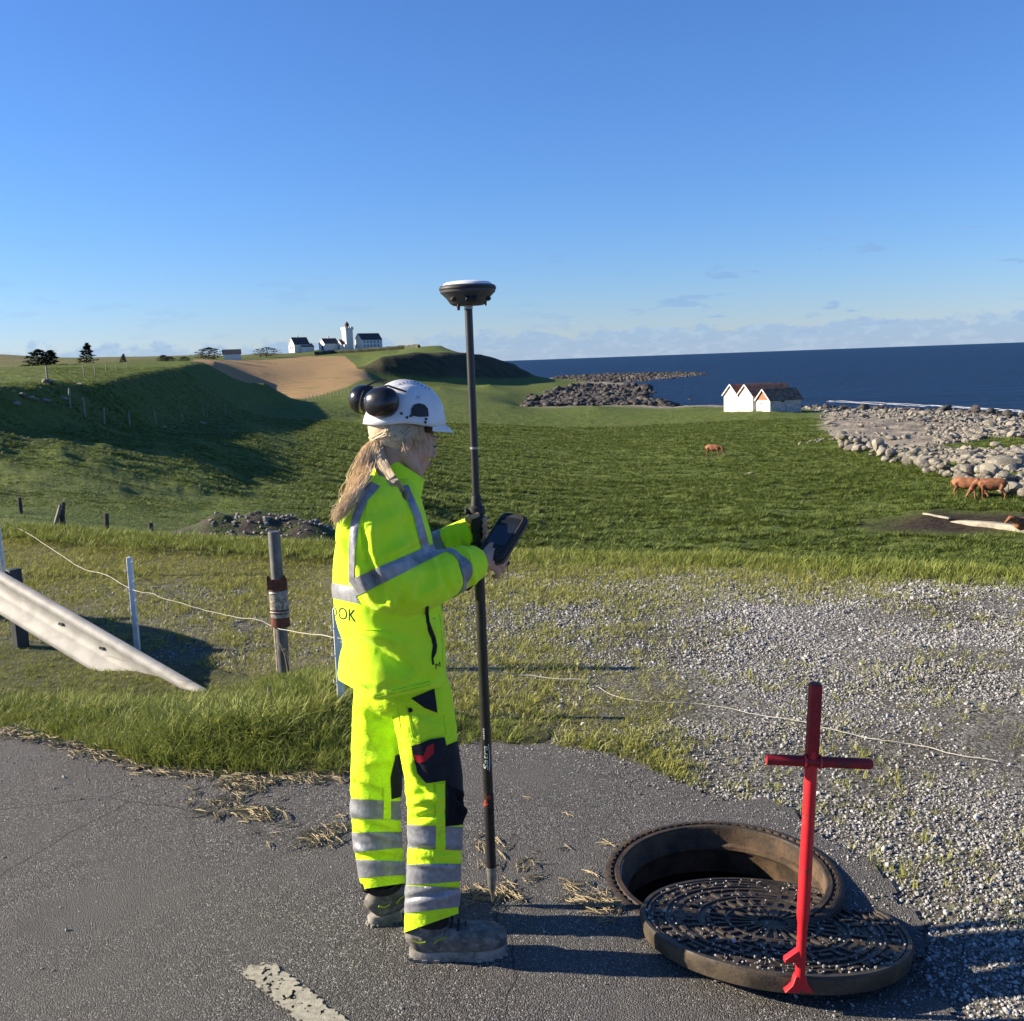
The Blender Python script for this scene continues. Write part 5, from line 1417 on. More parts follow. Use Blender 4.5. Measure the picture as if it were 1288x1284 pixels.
# ================================================================== CATTLE
def remesh(mb, voxel, smooth_it=6, name="m", fac=.5):
    me = mb.mesh(name, [], False, True); o = bpy.data.objects.new(name, me); col.objects.link(o)
    m = o.modifiers.new('r', 'REMESH'); m.mode = 'VOXEL'; m.voxel_size = voxel
    if smooth_it: s = o.modifiers.new('s', 'SMOOTH'); s.factor = fac; s.iterations = smooth_it
    bpy.context.view_layer.update()
    out_ = bpy.data.meshes.new_from_object(o.evaluated_get(bpy.context.evaluated_depsgraph_get()))
    bpy.data.objects.remove(o); bpy.data.meshes.remove(me); out_.name = name; out_.materials.clear()
    return out_
def cow_mesh(graze=True, lying=False):
    b = MB(); lift = -.62 if lying else 0
    b.tube([(-.82, 0, 1.10+lift), (-.74, 0, 1.08+lift), (-.45, 0, 1.02+lift), (0, 0, .97+lift), (.4, 0, 1.0+lift), (.68, 0, 1.08+lift), (.80, 0, 1.12+lift)], [.10, (.27, .24), (.36, .30), (.40, .34), (.36, .30), (.27, .22), .12], 16, side=(0, 0, 1))
    hd = [(.70, 0, 1.18+lift), (.98, 0, 1.02+lift), (1.18, 0, .62+lift)] if graze else [(.70, 0, 1.20+lift), (.95, 0, 1.32+lift), (1.12, 0, 1.38+lift)]
    b.tube(hd, [(.24, .15), (.17, .12), (.14, .11)], 12)
    e = Vector(hd[-1]); d = Vector((.30, 0, -.50)).normalized() if graze else Vector((.85, 0, -.5)).normalized()
    b.tube([e-d*.08, e+d*.10, e+d*.34, e+d*.46], [(.12, .12), (.13, .12), (.08, .08), (.075, .07)], 10)
    for s in (-1, 1): b.tube([e+Vector((0, s*.09, .06)), e+Vector((-.04, s*.24, .08))], [.045, .03], 6)
    if not lying:
        for x0, s, dx in ((.52, 1, .0), (.55, -1, .10), (-.62, 1, -.04), (-.60, -1, .06)):
            y0 = s*.19
            if x0 > 0: b.tube([(x0, y0, .95), (x0+dx*.5, y0, .55), (x0+dx, y0, .50), (x0+dx*.9, y0, .12), (x0+dx+.03, y0, 0)], [.14, .075, .065, .045, .065], 8)
            else: b.tube([(x0, y0, 1.0), (x0+.12, y0, .72), (x0-.10+dx, y0, .48), (x0-.04+dx, y0, .12), (x0+dx, y0, 0)], [.20, .14, .065, .05, .065], 8)
    b.tube([(-.82, 0, 1.18+lift), (-.92, 0, 1.0+lift), (-.93, 0, .55+max(lift, -.4))], [.04, .03, .04], 6)
    me = remesh(b, .035, 5, "cow_body"); return me
t = NT("red_brown_coat"); t.base(t.mix(t.map(t.noise(2.3, 5, .65), .38, .62), (.15, .052, .024), (.30, .135, .065))); t.rough(.7); M_COW = t.mat
M_COWD = simple("dark_muzzle", (.10, .055, .035), .7)
cow_g, cow_l = cow_mesh(True), cow_mesh(False, True)
for me_ in (cow_g, cow_l): me_.materials.append(M_COW); me_.shade_smooth()
def cow(px, py, rz, s, label, me_):
    p = terr_hit(px, py, 40, 220); p.z = terr_z(p.x, p.y)+.05
    o = thing("cow", label, "cow", p, rz, "red-brown cattle in the pasture"); o.scale = (s, s, s)
    put(bpy.data.objects.new("body", me_), o)
    if me_ is cow_g:
        b = MB(); b.ellipsoid((1.41, 0, .20), (.09, .085, .09)); b.build("muzzle", M_COWD, o, True)
        for s_ in (-1, 1): b = MB(); b.ellipsoid((1.13, s_*.25, .72), (.03, .10, .055)); b.build("ear", M_COW, o, True)
    return o
cow(1214, 627, R(-38), 1.0, "red-brown cow with its sunlit flank beside the stone wall", cow_g)
cow(1247, 630, R(160), 1.05, "red-brown cow with head down against the other cow by the stone wall", cow_g)
cow(897, 575, R(-30), 1.0, "red-brown cow grazing alone in the middle of the pasture", cow_g)
cow(1291, 668, R(200), 1.0, "red-brown cow lying behind the low concrete wall", cow_l)
# ================================================================== THE PERSON
FWD = CAM_M @ Vector((0, 0, -1))
def px_m(P): return (P-CAMPOS).dot(FWD)/F_PX          # metres per photograph pixel at a place
def hivis(name, fleece):
    t = NT(name)
    c = t.mix(t.map(t.noise(7, 4, .6), .3, .7), (.62, .97, .02), (.70, 1.0, .035))
    c = t.mix(t.math('MULTIPLY', t.map(t.noise(11, 6, .7), .52, .75), .35 if fleece else .6), c, (.40, .50, .06))
    t.base(c); t.rough(.85); t.b.inputs['Specular IOR Level'].default_value = .15
    if fleece:
        t.b.inputs['Sheen Weight'].default_value = .25; t.b.inputs['Sheen Roughness'].default_value = .5; t.b.inputs['Sheen Tint'].default_value = (.8, 1, .3, 1)
        n1 = t.bump(t.noise(420, 3, .6), .35, .004)
        t.bump(t.noise(26, 4, .55), .22, .014, n1)
    else:
        n1 = t.bump(t.noise(900, 2, .5), .25, .002)
        t.bump(t.noise(30, 5, .62, t.scaled(t.co(), (1, 1, 1.8))), .6, .016, n1)
    return t.mat
M_FLEECE, M_TROUS = hivis("yellow_fleece", True), hivis("yellow_trouser_cloth", False)
t = NT("reflective_tape"); t.base(t.mix(t.map(t.noise(60, 3), .3, .7), (.22, .23, .25), (.30, .31, .33))); t.rough(.45); t.b.inputs['Metallic'].default_value = .25
t.bump(t.noise(55, 4, .6), .25, .006); M_TAPE = t.mat
M_NAVY = simple("black_panel_cloth", (.012, .014, .019), .8, var=.3, vscale=25, bump=.3, bscale=300, bdist=.002)
M_REDLOGO = simple("red_print", (.42, .012, .02), .6, var=.1)
M_SKIN = NT("skin")
M_SKIN.base(M_SKIN.mix(M_SKIN.map(M_SKIN.noise(18, 4, .6), .35, .7), (.46, .27, .19), (.54, .33, .24))); M_SKIN.rough(.55)
M_SKIN.b.inputs['Subsurface Weight'].default_value = .08; M_SKIN.b.inputs['Subsurface Radius'].default_value = (.01, .004, .002); M_SKIN = M_SKIN.mat
def grey(name, c, **k): return simple(name, c, **k)
YAW = R(18); PF = Vector((math.cos(YAW), math.sin(YAW), 0)); PS = Vector((-math.sin(YAW), math.cos(YAW), 0))    # forwards, to her left
who = thing("person", "person in yellow high-visibility clothes and white helmet holding the survey pole", "person", (-.33, 3.02, .012))
def child(me, name, mats, parent=who, smooth_=True):
    o = bpy.data.objects.new(name, me)
    for m in (mats if isinstance(mats, (list, tuple)) else [mats]): me.materials.append(m)
    if smooth_: me.shade_smooth()
    put(o); set_parent_keep(o, parent); return o
def PXY(px, py, y): return at_y(px, py, y)
def mesh_np(me):
    co = np.empty(len(me.vertices)*3, np.float32); me.vertices.foreach_get('co', co)
    no = np.empty(len(me.vertices)*3, np.float32); me.vertices.foreach_get('normal', no)
    return co.reshape(-1, 3).astype(float), no.reshape(-1, 3).astype(float)
def set_co(me, co): me.vertices.foreach_set('co', co.astype(np.float32).ravel()); me.update()
def folds(me, segs, noise_amp=.0035, nscale=(9, 9, 22), seed=5):
    co, no = mesh_np(me); pp = project(co)
    facing = smooth(.15, -.25, ((co-np.array(CAMPOS))*no).sum(1)/np.linalg.norm(co-np.array(CAMPOS), axis=1))
    d = np.zeros(len(co))
    for x0, y0, x1, y1, w, amp in segs:
        a = np.array([x0, y0]); ab = np.array([x1-x0, y1-y0]); t_ = np.clip(((pp-a)@ab)/(ab@ab), 0, 1)
        q = np.linalg.norm(pp-a-t_[:, None]*ab, axis=1); taper = .35+.65*np.sin(np.pi*np.clip(t_, .06, .94))
        d += facing*1.4*amp*taper*(np.exp(-(q/w)**2) - .35*np.exp(-((q-2.1*w)/w)**2))
    nz = fbm(co[:, 0]*nscale[0]+co[:, 1]*nscale[1], co[:, 2]*nscale[2]+co[:, 0]*3, seed, 3)
    d += (np.abs(nz-.5)*2-.35)*-noise_amp
    set_co(me, co+no*d[:, None])
def px_plane(p0, p1):
    """the plane through the eye and two photograph points; its normal points to the right of p0 -> p1 (image, y down)"""
    n = ray(*p1).cross(ray(*p0)).normalized(); return (CAMPOS.copy(), n)
def patch(src, name, mat, parent, planes=(), poly=None, facing=False, keep=None, off=.0022, thick=.0):
    bm = bmesh.new(); bm.from_mesh(src.data if hasattr(src, 'data') else src)
    pl = list(planes)
    if poly:
        ar = sum(poly[i][0]*poly[(i+1) % len(poly)][1]-poly[(i+1) % len(poly)][0]*poly[i][1] for i in range(len(poly)))
        if ar < 0: poly = poly[::-1]
        ctr = (sum(p[0] for p in poly)/len(poly), sum(p[1] for p in poly)/len(poly)); rc_ = ray(*ctr)
        for i in range(len(poly)):
            co_, n_ = px_plane(poly[i], poly[(i+1) % len(poly)])
            if n_.dot(rc_) > 0: n_ = -n_
            pl.append((co_, n_))
    for co_, n_ in pl:
        bmesh.ops.bisect_plane(bm, geom=bm.verts[:]+bm.edges[:]+bm.faces[:], plane_co=co_, plane_no=n_, clear_outer=True)
    bm.normal_update()
    kill = []
    for f in bm.faces:
        c_ = f.calc_center_median()
        if (facing and f.normal.dot(c_-CAMPOS) > 0) or (keep and not keep(c_)): kill.append(f)
    bmesh.ops.delete(bm, geom=kill, context='FACES'); bm.normal_update()
    ns = [v.normal.copy() for v in bm.verts]
    for v, n_ in zip(bm.verts, ns): v.co += n_*off
    me = bpy.data.meshes.new(name); bm.to_mesh(me); bm.free(); me.materials.clear()
    return child(me, name, mat, parent)
def bvh_of(me):
    bm = bmesh.new(); bm.from_mesh(me); b = BVHTree.FromBMesh(bm); bm.free(); return b
def on_surface(bvh, px, py, off=.002, miss_y=None):
    d = ray(px, py).normalized(); h = bvh.ray_cast(CAMPOS, d)
    if h[0] is None: return at_y(px, py, miss_y) if miss_y else None
    return h[0] - d*off

# ---------------------------------------------------------------- jacket
rows = [(600, 470, 517, .085), (610, 458, 524, .125), (622, 446, 530, .170), (640, 434, 535, .200), (665, 426, 541, .208), (700, 420, 548, .208), (740, 418, 554, .205), (775, 422, 557, .200), (800, 429, 559, .200), (814, 431, 560, .204), (832, 426, 560, .210), (848, 424, 560, .212), (865, 429, 560, .210), (882, 436, 559, .205), (895, 441, 557, .20)]
def torso(b, shrink=0.0, n=40, rows=rows):
    vs_, fs = [], []
    for py, l, r_, bb in rows:
        c0 = PXY((l+r_)/2, py, 3.0); w_ = (r_-l)/2*px_m(c0)-shrink; bb = bb-shrink
        a = math.sqrt(max((w_**2-(bb*math.sin(YAW))**2), .0016))/math.cos(YAW)
        for k in range(n):
            q = 2*math.pi*k/n; c_, s_ = math.cos(q), math.sin(q)
            c_ = math.copysign(abs(c_)**.88, c_); s_ = math.copysign(abs(s_)**.88, s_)
            vs_.append(c0 + PF*a*c_ + PS*bb*s_)
    m = len(rows)
    for i in range(m-1):
        for k in range(n): fs.append((i*n+k, i*n+(k+1) % n, (i+1)*n+(k+1) % n, (i+1)*n+k))
    fs += [tuple(range(n)), tuple(reversed([(m-1)*n+k for k in range(n)]))]
    b.add(vs_, fs)
ARM_N = [((478, 628), 2.87), ((466, 640), 2.82), ((466, 672), 2.795), ((474, 708), 2.785), ((492, 734), 2.79), ((515, 739), 2.82), ((540, 730), 2.87), ((566, 719), 2.95), ((588, 711), 3.02), ((599, 707), 3.05)]
RAD_N = [.080, .090, .095, .094, .088, .080, .076, .068, .060, .052]
ARM_F = [((492, 630), 3.14), ((492, 650), 3.19), ((505, 690), 3.24), ((530, 700), 3.26), ((555, 690), 3.27), ((580, 676), 3.262), ((597, 667), 3.255)]
RAD_F = [.080, .088, .082, .072, .060, .054, .046]
armN = [PXY(*p, y) for p, y in ARM_N]; armF = [PXY(*p, y) for p, y in ARM_F]
b = MB(); torso(b); b.tube(armN, RAD_N, 18); b.tube(armF, RAD_F, 16)
jm = remesh(b, .0058, 4, "jacket")
folds(jm, [(437, 803, 512, 842, 7, -.017), (430, 826, 500, 868, 15, .009), (450, 790, 516, 812, 4, .006), (480, 815, 530, 850, 8, -.006),
           (456, 668, 460, 705, 6, -.016), (460, 705, 482, 752, 6, -.018), (552, 704, 566, 745, 4, -.007), (578, 694, 590, 738, 4, -.008), (586, 692, 597, 733, 3, .006), (536, 728, 522, 762, 6, -.009), (512, 742, 500, 766, 5, -.007), (548, 716, 548, 750, 5, .006),
           (510, 640, 470, 664, 8, .007), (516, 660, 480, 690, 8, -.006), (524, 676, 490, 700, 6, .004), (470, 650, 462, 690, 7, .005), (500, 700, 540, 684, 5, -.004), (441, 640, 436, 730, 8, -.006), (430, 660, 428, 740, 10, .004),
           (566, 668, 572, 690, 3, -.006), (580, 660, 588, 686, 3, -.007), (574, 664, 580, 690, 3, .005), (520, 770, 548, 790, 9, .007), (500, 765, 545, 775, 8, -.009), (470, 770, 500, 790, 10, -.006), (545, 790, 552, 850, 7, .006), (430, 845, 470, 872, 5, .006), (470, 872, 556, 858, 4, .004), (440, 858, 480, 874, 4, -.006), (480, 868, 552, 852, 4, -.004), (505, 700, 470, 712, 4, -.004), (526, 752, 556, 732, 4, .005), (486, 752, 505, 768, 4, .006)], .0045, (4, 4, 6))
bm = bmesh.new(); bm.from_mesh(jm)
for p0_, p1_ in (((418, 851), (474, 882)), ((474, 882), (566, 861))):
    c_, n_ = px_plane(p0_, p1_)
    if n_.z > 0: n_ = -n_
    bmesh.ops.bisect_plane(bm, geom=bm.verts[:]+bm.edges[:]+bm.faces[:], plane_co=c_, plane_no=n_, clear_outer=True)
bm.to_mesh(jm); bm.free()
jm.shade_smooth()
jacket = child(jm, "jacket", M_FLEECE)
JB = bvh_of(jm)
armNv = armN; armFv = armF
def seg_dist(p, pts):
    best = 9
    for i in range(len(pts)-1):
        a, c = pts[i], pts[i+1]; ab = c-a; t_ = max(0, min(1, (p-a).dot(ab)/ab.dot(ab))); best = min(best, (p-a-ab*t_).length)
    return best
def in_armN(p): return seg_dist(p, armN[1:]) < .112 and (p-PXY(488, 740, 3.0)).dot(-PS) > .095
def in_armF(p): return seg_dist(p, armF[3:]) < .080
# reflective bands: waist, upper arm, both cuffs, braces
def band(p_top0, p_top1, p_bot0, p_bot1):
    c1, n1 = px_plane(p_top0, p_top1); c2, n2 = px_plane(p_bot0, p_bot1)
    mid = ray((p_top0[0]+p_bot1[0])/2, (p_top0[1]+p_bot1[1])/2+((p_bot0[1]-p_top0[1])*0))
    mid = ray((p_top0[0]+p_top1[0]+p_bot0[0]+p_bot1[0])/4, (p_top0[1]+p_top1[1]+p_bot0[1]+p_bot1[1])/4)
    if n1.dot(mid) > 0: n1 = -n1
    if n2.dot(mid) > 0: n2 = -n2
    return [(c1, n1), (c2, n2)]
tors_keep = lambda p: not in_armN(p) and not in_armF(p)
patch(jacket, "reflective_band", M_TAPE, jacket, band((419, 733), (480, 746), (419, 752), (480, 765)), keep=lambda p: tors_keep(p) and (p-PXY(488, 740, 3.0)).dot(PF) < .10)
patch(jacket, "reflective_band", M_TAPE, jacket, band((468, 717), (545, 684), (478, 735), (548, 700)), keep=in_armN)
patch(jacket, "reflective_band", M_TAPE, jacket, [(armN[7]-(armN[8]-armN[7]).normalized()*.030, -(armN[8]-armN[7]).normalized()), (armN[7]+(armN[8]-armN[7]).normalized()*.012, (armN[8]-armN[7]).normalized())], keep=lambda p: in_armN(p))
patch(jacket, "reflective_band", M_TAPE, jacket, [(armF[4]-(armF[5]-armF[4]).normalized()*.012, -(armF[5]-armF[4]).normalized()), (armF[4]+(armF[5]-armF[4]).normalized()*.030, (armF[5]-armF[4]).normalized())], keep=in_armF)
# brace over the near shoulder, down the back and down the front
for poly in ([(440, 736), (446, 736), (447, 690), (439, 690)], [(439, 691), (447, 691), (452, 655), (442, 655)], [(442, 656), (452, 656), (463, 628), (452, 622)], [(452, 623), (463, 629), (478, 612), (466, 606)]):
    patch(jacket, "brace_strip", M_TAPE, jacket, poly=poly, facing=True, off=.0024)
for poly in ([(505, 612), (513, 610), (528, 645), (519, 647)], [(519, 646), (528, 644), (541, 692), (531, 694)]):
    patch(jacket, "brace_strip", M_TAPE, jacket, poly=poly, facing=True, off=.0024, keep=lambda p: True)
# pocket zip, small print, lettering on the back
zp = [on_surface(JB, *q, .003, 2.85) for q in ((537, 763), (537, 772), (538, 782), (541, 792), (545, 802), (547, 812), (546, 820), (544, 828), (545, 836))]
b = MB(); b.tube(zp, [(.0055, .003)]*3+[(.007, .004)]*4+[(.003, .002)]*2, 8, side=(1, 0, 0)); o = b.build("pocket_zip", M_NAVY, None, True); set_parent_keep(o, jacket)
def surf_text(txt, bvh, x0, y0, x1, y1, height_px, name, mat, parent, shear=0.0):
    me = text_mesh(txt, name, shear); co = np.array([v.co[:] for v in me.vertices]); w0, w1 = co[:, 0].min(), co[:, 0].max(); hh = co[:, 1].max()
    bm = bmesh.new(); bm.from_mesh(me); dead = []
    for v in bm.verts:
        u_ = (v.co.x-w0)/(w1-w0); px = x0+(x1-x0)*u_; py = y0+(y1-y0)*u_-v.co.y/hh*height_px
        p = on_surface(bvh, px, py, .0022)
        if p is None or (p-CAMPOS).length > 3.6: dead.append(v)
        else: v.co = p
    bmesh.ops.delete(bm, geom=dead, context='VERTS'); bm.to_mesh(me); bm.free(); return child(me, name, mat, parent, False)
surf_text("OOK", JB, 413, 776, 447, 782, 15, "lettering", M_NAVY, jacket)
surf_text("M", JB, 548, 842, 554, 839, 7, "small_print", M_NAVY, jacket)
# seams: hem, back panel, sleeve, pocket welt
M_SEAM = simple("dark_yellow_seam_thread", (.40, .62, .012), .9)  # seam thread, a darker yellow than the cloth
def seam(bvh, q, parent, r_=.0010, miss=2.85, mat=None):
    pts = []
    for i in range(len(q)-1):
        for k in range(5):
            u_ = k/5; p_ = on_surface(bvh, q[i][0]+(q[i+1][0]-q[i][0])*u_, q[i][1]+(q[i+1][1]-q[i][1])*u_, .0008)
            if p_ is not None: pts.append(p_)
    if len(pts) < 3: return
    b = MB(); b.tube(pts, r_, 5); o = b.build("seam", mat or M_SEAM, None, True); set_parent_keep(o, parent)
for q in ([(428, 846), (474, 873), (558, 853)], [(428, 850), (474, 877), (558, 857)], [(492, 792), (492, 822)], [(455, 792), (480, 792), (500, 800), (516, 812)], [(462, 632), (455, 665), (456, 700)], [(553, 772), (556, 800), (557, 850)], [(590, 697), (595, 730)]):
    seam(JB, q, jacket, .0010 if q[0][0] not in (492, 455) else .0016, 2.85, M_FLEECE if q[0][0] in (492, 455) else M_SEAM)
# collar: a standing double-walled ring
cb0, ct0 = PXY(494, 613, 3.0), PXY(505, 586, 3.02)
def collar_ring(c0, rf, rs, tiltf, n=36): return [c0 + PF*rf*math.cos(2*math.pi*k/n) + PS*rs*math.sin(2*math.pi*k/n) + Vector((0, 0, -tiltf*math.cos(2*math.pi*k/n))) for k in range(n)]
b = MB(); n = 36
rr_ = [collar_ring(cb0, .082, .088, .034), collar_ring(cb0.lerp(ct0, .5), .074, .076, .040), collar_ring(ct0, .066, .069, .044), collar_ring(ct0+Vector((0, 0, .003)), .061, .064, .044), collar_ring(ct0, .057, .060, .044), collar_ring(cb0.lerp(ct0, .3), .062, .064, .038)]
b.add([p for r_ in rr_ for p in r_], [(i*n+k, i*n+(k+1) % n, (i+1)*n+(k+1) % n, (i+1)*n+k) for i in range(5) for k in range(n)])
o = b.build("collar", M_FLEECE, None, True, angle=R(180)); set_parent_keep(o, jacket)
# drawcord ends
for q in (((524, 598), (531, 602), (533, 607)), ((521, 608), (528, 618), (531, 624))):
    b = MB(); b.tube([PXY(*p, 2.99) for p in q], .0014, 6); o = b.build("drawcord", M_FLEECE, None, True); set_parent_keep(o, jacket)

# ---------------------------------------------------------------- trousers
LEG_N = [((520, 850), 2.955, 40, .090), ((530, 880), 2.945, 39, .086), ((538, 930), 2.93, 37.5, .080), ((545, 980), 2.915, 36, .070), ((548, 1015), 2.908, 35, .063), ((547, 1060), 2.905, 33.5, .058), ((545, 1110), 2.91, 33.5, .058), ((543, 1145), 2.915, 33.5, .060), ((541, 1182), 2.92, 33, .060)]
LEG_F = [((485, 850), 3.10, 40, .090), ((479, 890), 3.12, 35, .084), ((475, 940), 3.145, 33, .076), ((473, 985), 3.145, 32, .067), ((472, 1015), 3.142, 31, .061), ((475, 1060), 3.137, 30, .057), ((480, 1095), 3.132, 29, .057), ((484, 1122), 3.13, 27, .057)]
def leg_tube(b, L_, shr=0.0, n=22):
    pts = [PXY(*p, y) for p, y, a, d in L_]
    b.tube(pts, [(a*px_m(q)-shr, d-shr) for (p, y, a, d), q in zip(L_, pts)], n, side=(1, 0, 0)); return pts
b = MB(); pN = leg_tube(b, LEG_N); pFt = leg_tube(b, LEG_F)
hc = PXY(502, 862, 3.02); b.ellipsoid(hc, (.132, .160, .085), Matrix.Rotation(YAW, 3, 'Z'), 24, 14)
tm = remesh(b, .0055, 4, "trousers")
tf = []
for (x0, y0, x1, y1, w, a) in [(450, 900, 490, 915, 5, -.004), (455, 880, 465, 930, 6, .004), (447, 985, 480, 1000, 4, -.006), (452, 1040, 470, 1048, 4, .005), (445, 1030, 500, 1050, 4, -.005), (455, 1075, 505, 1080, 4, -.006), (450, 1065, 470, 1075, 4, .005), (515, 985, 545, 1010, 4, -.006), (515, 1010, 560, 1000, 4, .005), (520, 1030, 555, 1022, 4, -.005), (512, 1130, 575, 1118, 3, -.005), (512, 1065, 575, 1072, 4, -.004), (515, 895, 560, 905, 6, -.004), (508, 950, 525, 980, 5, .005), (500, 930, 512, 985, 6, -.006), (520, 1085, 570, 1092, 3, .003), (460, 960, 495, 950, 6, .004), (575, 1000, 583, 1012, 3, -.008), (580, 1012, 584, 1030, 3, .006)]: tf.append((x0, y0, x1, y1, w, a))
folds(tm, [f_[:5]+(f_[5]*1.5,) for f_ in tf], .0055, (8, 8, 15), 9)
bm = bmesh.new(); bm.from_mesh(tm)
def cut_low(bm, p0, p1, sel):
    c_, n_ = px_plane(p0, p1)
    if n_.z > 0: n_ = -n_
    g_ = [f for f in bm.faces if sel(f.calc_center_median())]; gs = set(v for f in g_ for v in f.verts); es = set(e for f in g_ for e in f.edges)
    bmesh.ops.bisect_plane(bm, geom=g_+list(gs)+list(es), plane_co=c_, plane_no=n_, clear_outer=True)
cut_low(bm, (505, 1174), (585, 1146), lambda p: p.y < 3.03 and p.z < .45)
cut_low(bm, (450, 1119), (515, 1110), lambda p: p.y >= 3.03 and p.z < .45)
bm.to_mesh(tm); bm.free()
tm.shade_smooth()
trs = child(tm, "trousers", M_TROUS)
TBv = bvh_of(tm)
near_leg = lambda p: seg_dist(p, pN) < .115 and p.y < 3.03
far_leg = lambda p: not near_leg(p)
def leg_band(y0l, y0r, y1l, y1r, xl, xr, keep, nm="reflective_band", mat=M_TAPE, off=.0022): return patch(trs, nm, mat, trs, band((xl, y0l), (xr, y0r), (xl, y1l), (xr, y1r)), keep=keep, off=off)
leg_band(1037, 1040, 1066, 1069, 512, 582, near_leg); leg_band(1087, 1086, 1113, 1108, 512, 582, near_leg); leg_band(1113.5, 1116, 1148, 1140, 512, 575, near_leg, off=.0032)
leg_band(1004, 1008, 1029, 1031, 441, 505, far_leg); leg_band(1047, 1046, 1072, 1066, 443, 505, far_leg); leg_band(1081, 1084, 1104, 1100, 448, 510, far_leg)
# yellow side stripe that runs over the bands
patch(trs, "side_stripe", M_TROUS, trs, poly=[(549, 985), (559, 985), (560, 1070), (548, 1070)], facing=True, keep=near_leg, off=.004)
patch(trs, "side_stripe", M_TROUS, trs, poly=[(483, 990), (491, 990), (491, 1030), (482, 1030)], facing=True, keep=far_leg, off=.004)
# black knee panels, hand pocket, thigh pocket with red print
patch(trs, "knee_panel", M_NAVY, trs, poly=[(560, 938), (590, 925), (592, 1036), (560, 1039)], facing=True, keep=near_leg)
patch(trs, "knee_panel", M_NAVY, trs, poly=[(560, 1039), (592, 1036), (592, 995), (562, 985)], facing=True, keep=near_leg)
patch(trs, "knee_panel", M_NAVY, trs, poly=[(491, 978), (497, 950), (512, 945), (512, 1000), (492, 1005)], facing=True, keep=far_leg)
patch(trs, "hand_pocket", M_NAVY, trs, poly=[(517, 878), (546, 866), (550, 896), (534, 890)], facing=True)
tp = patch(trs, "thigh_pocket", M_NAVY, trs, poly=[(518, 933), (541, 929), (557, 923), (564, 960), (563, 980), (537, 984), (524, 971)], facing=True, keep=near_leg, off=.009)
patch(trs, "pocket_print", M_REDLOGO, trs, poly=[(521, 947), (533, 949), (536, 956), (529, 958), (522, 954)], facing=True, keep=near_leg, off=.0105)
patch(trs, "pocket_print", M_REDLOGO, trs, poly=[(533, 949), (538, 937), (545, 934), (545, 946), (536, 956)], facing=True, keep=near_leg, off=.0105)
for q in ([(511, 888), (516, 910), (520, 932)], [(513, 890), (523, 932)], [(500, 890), (506, 930)], [(558, 900), (562, 930)], [(546, 985), (547, 1036)], [(545, 1070), (544, 1086)], [(524, 972), (536, 985)], [(481, 990), (481, 1004)]):
    seam(TBv, q, trs)
b = MB(); q = on_surface(TBv, 516, 893, .003, 2.87); d_ = (CAMPOS-q).normalized()
b.tube([q, q+d_*.004], [.0075, .006], 14); o = b.build("stud", M_NAVY, None, True); set_parent_keep(o, trs)

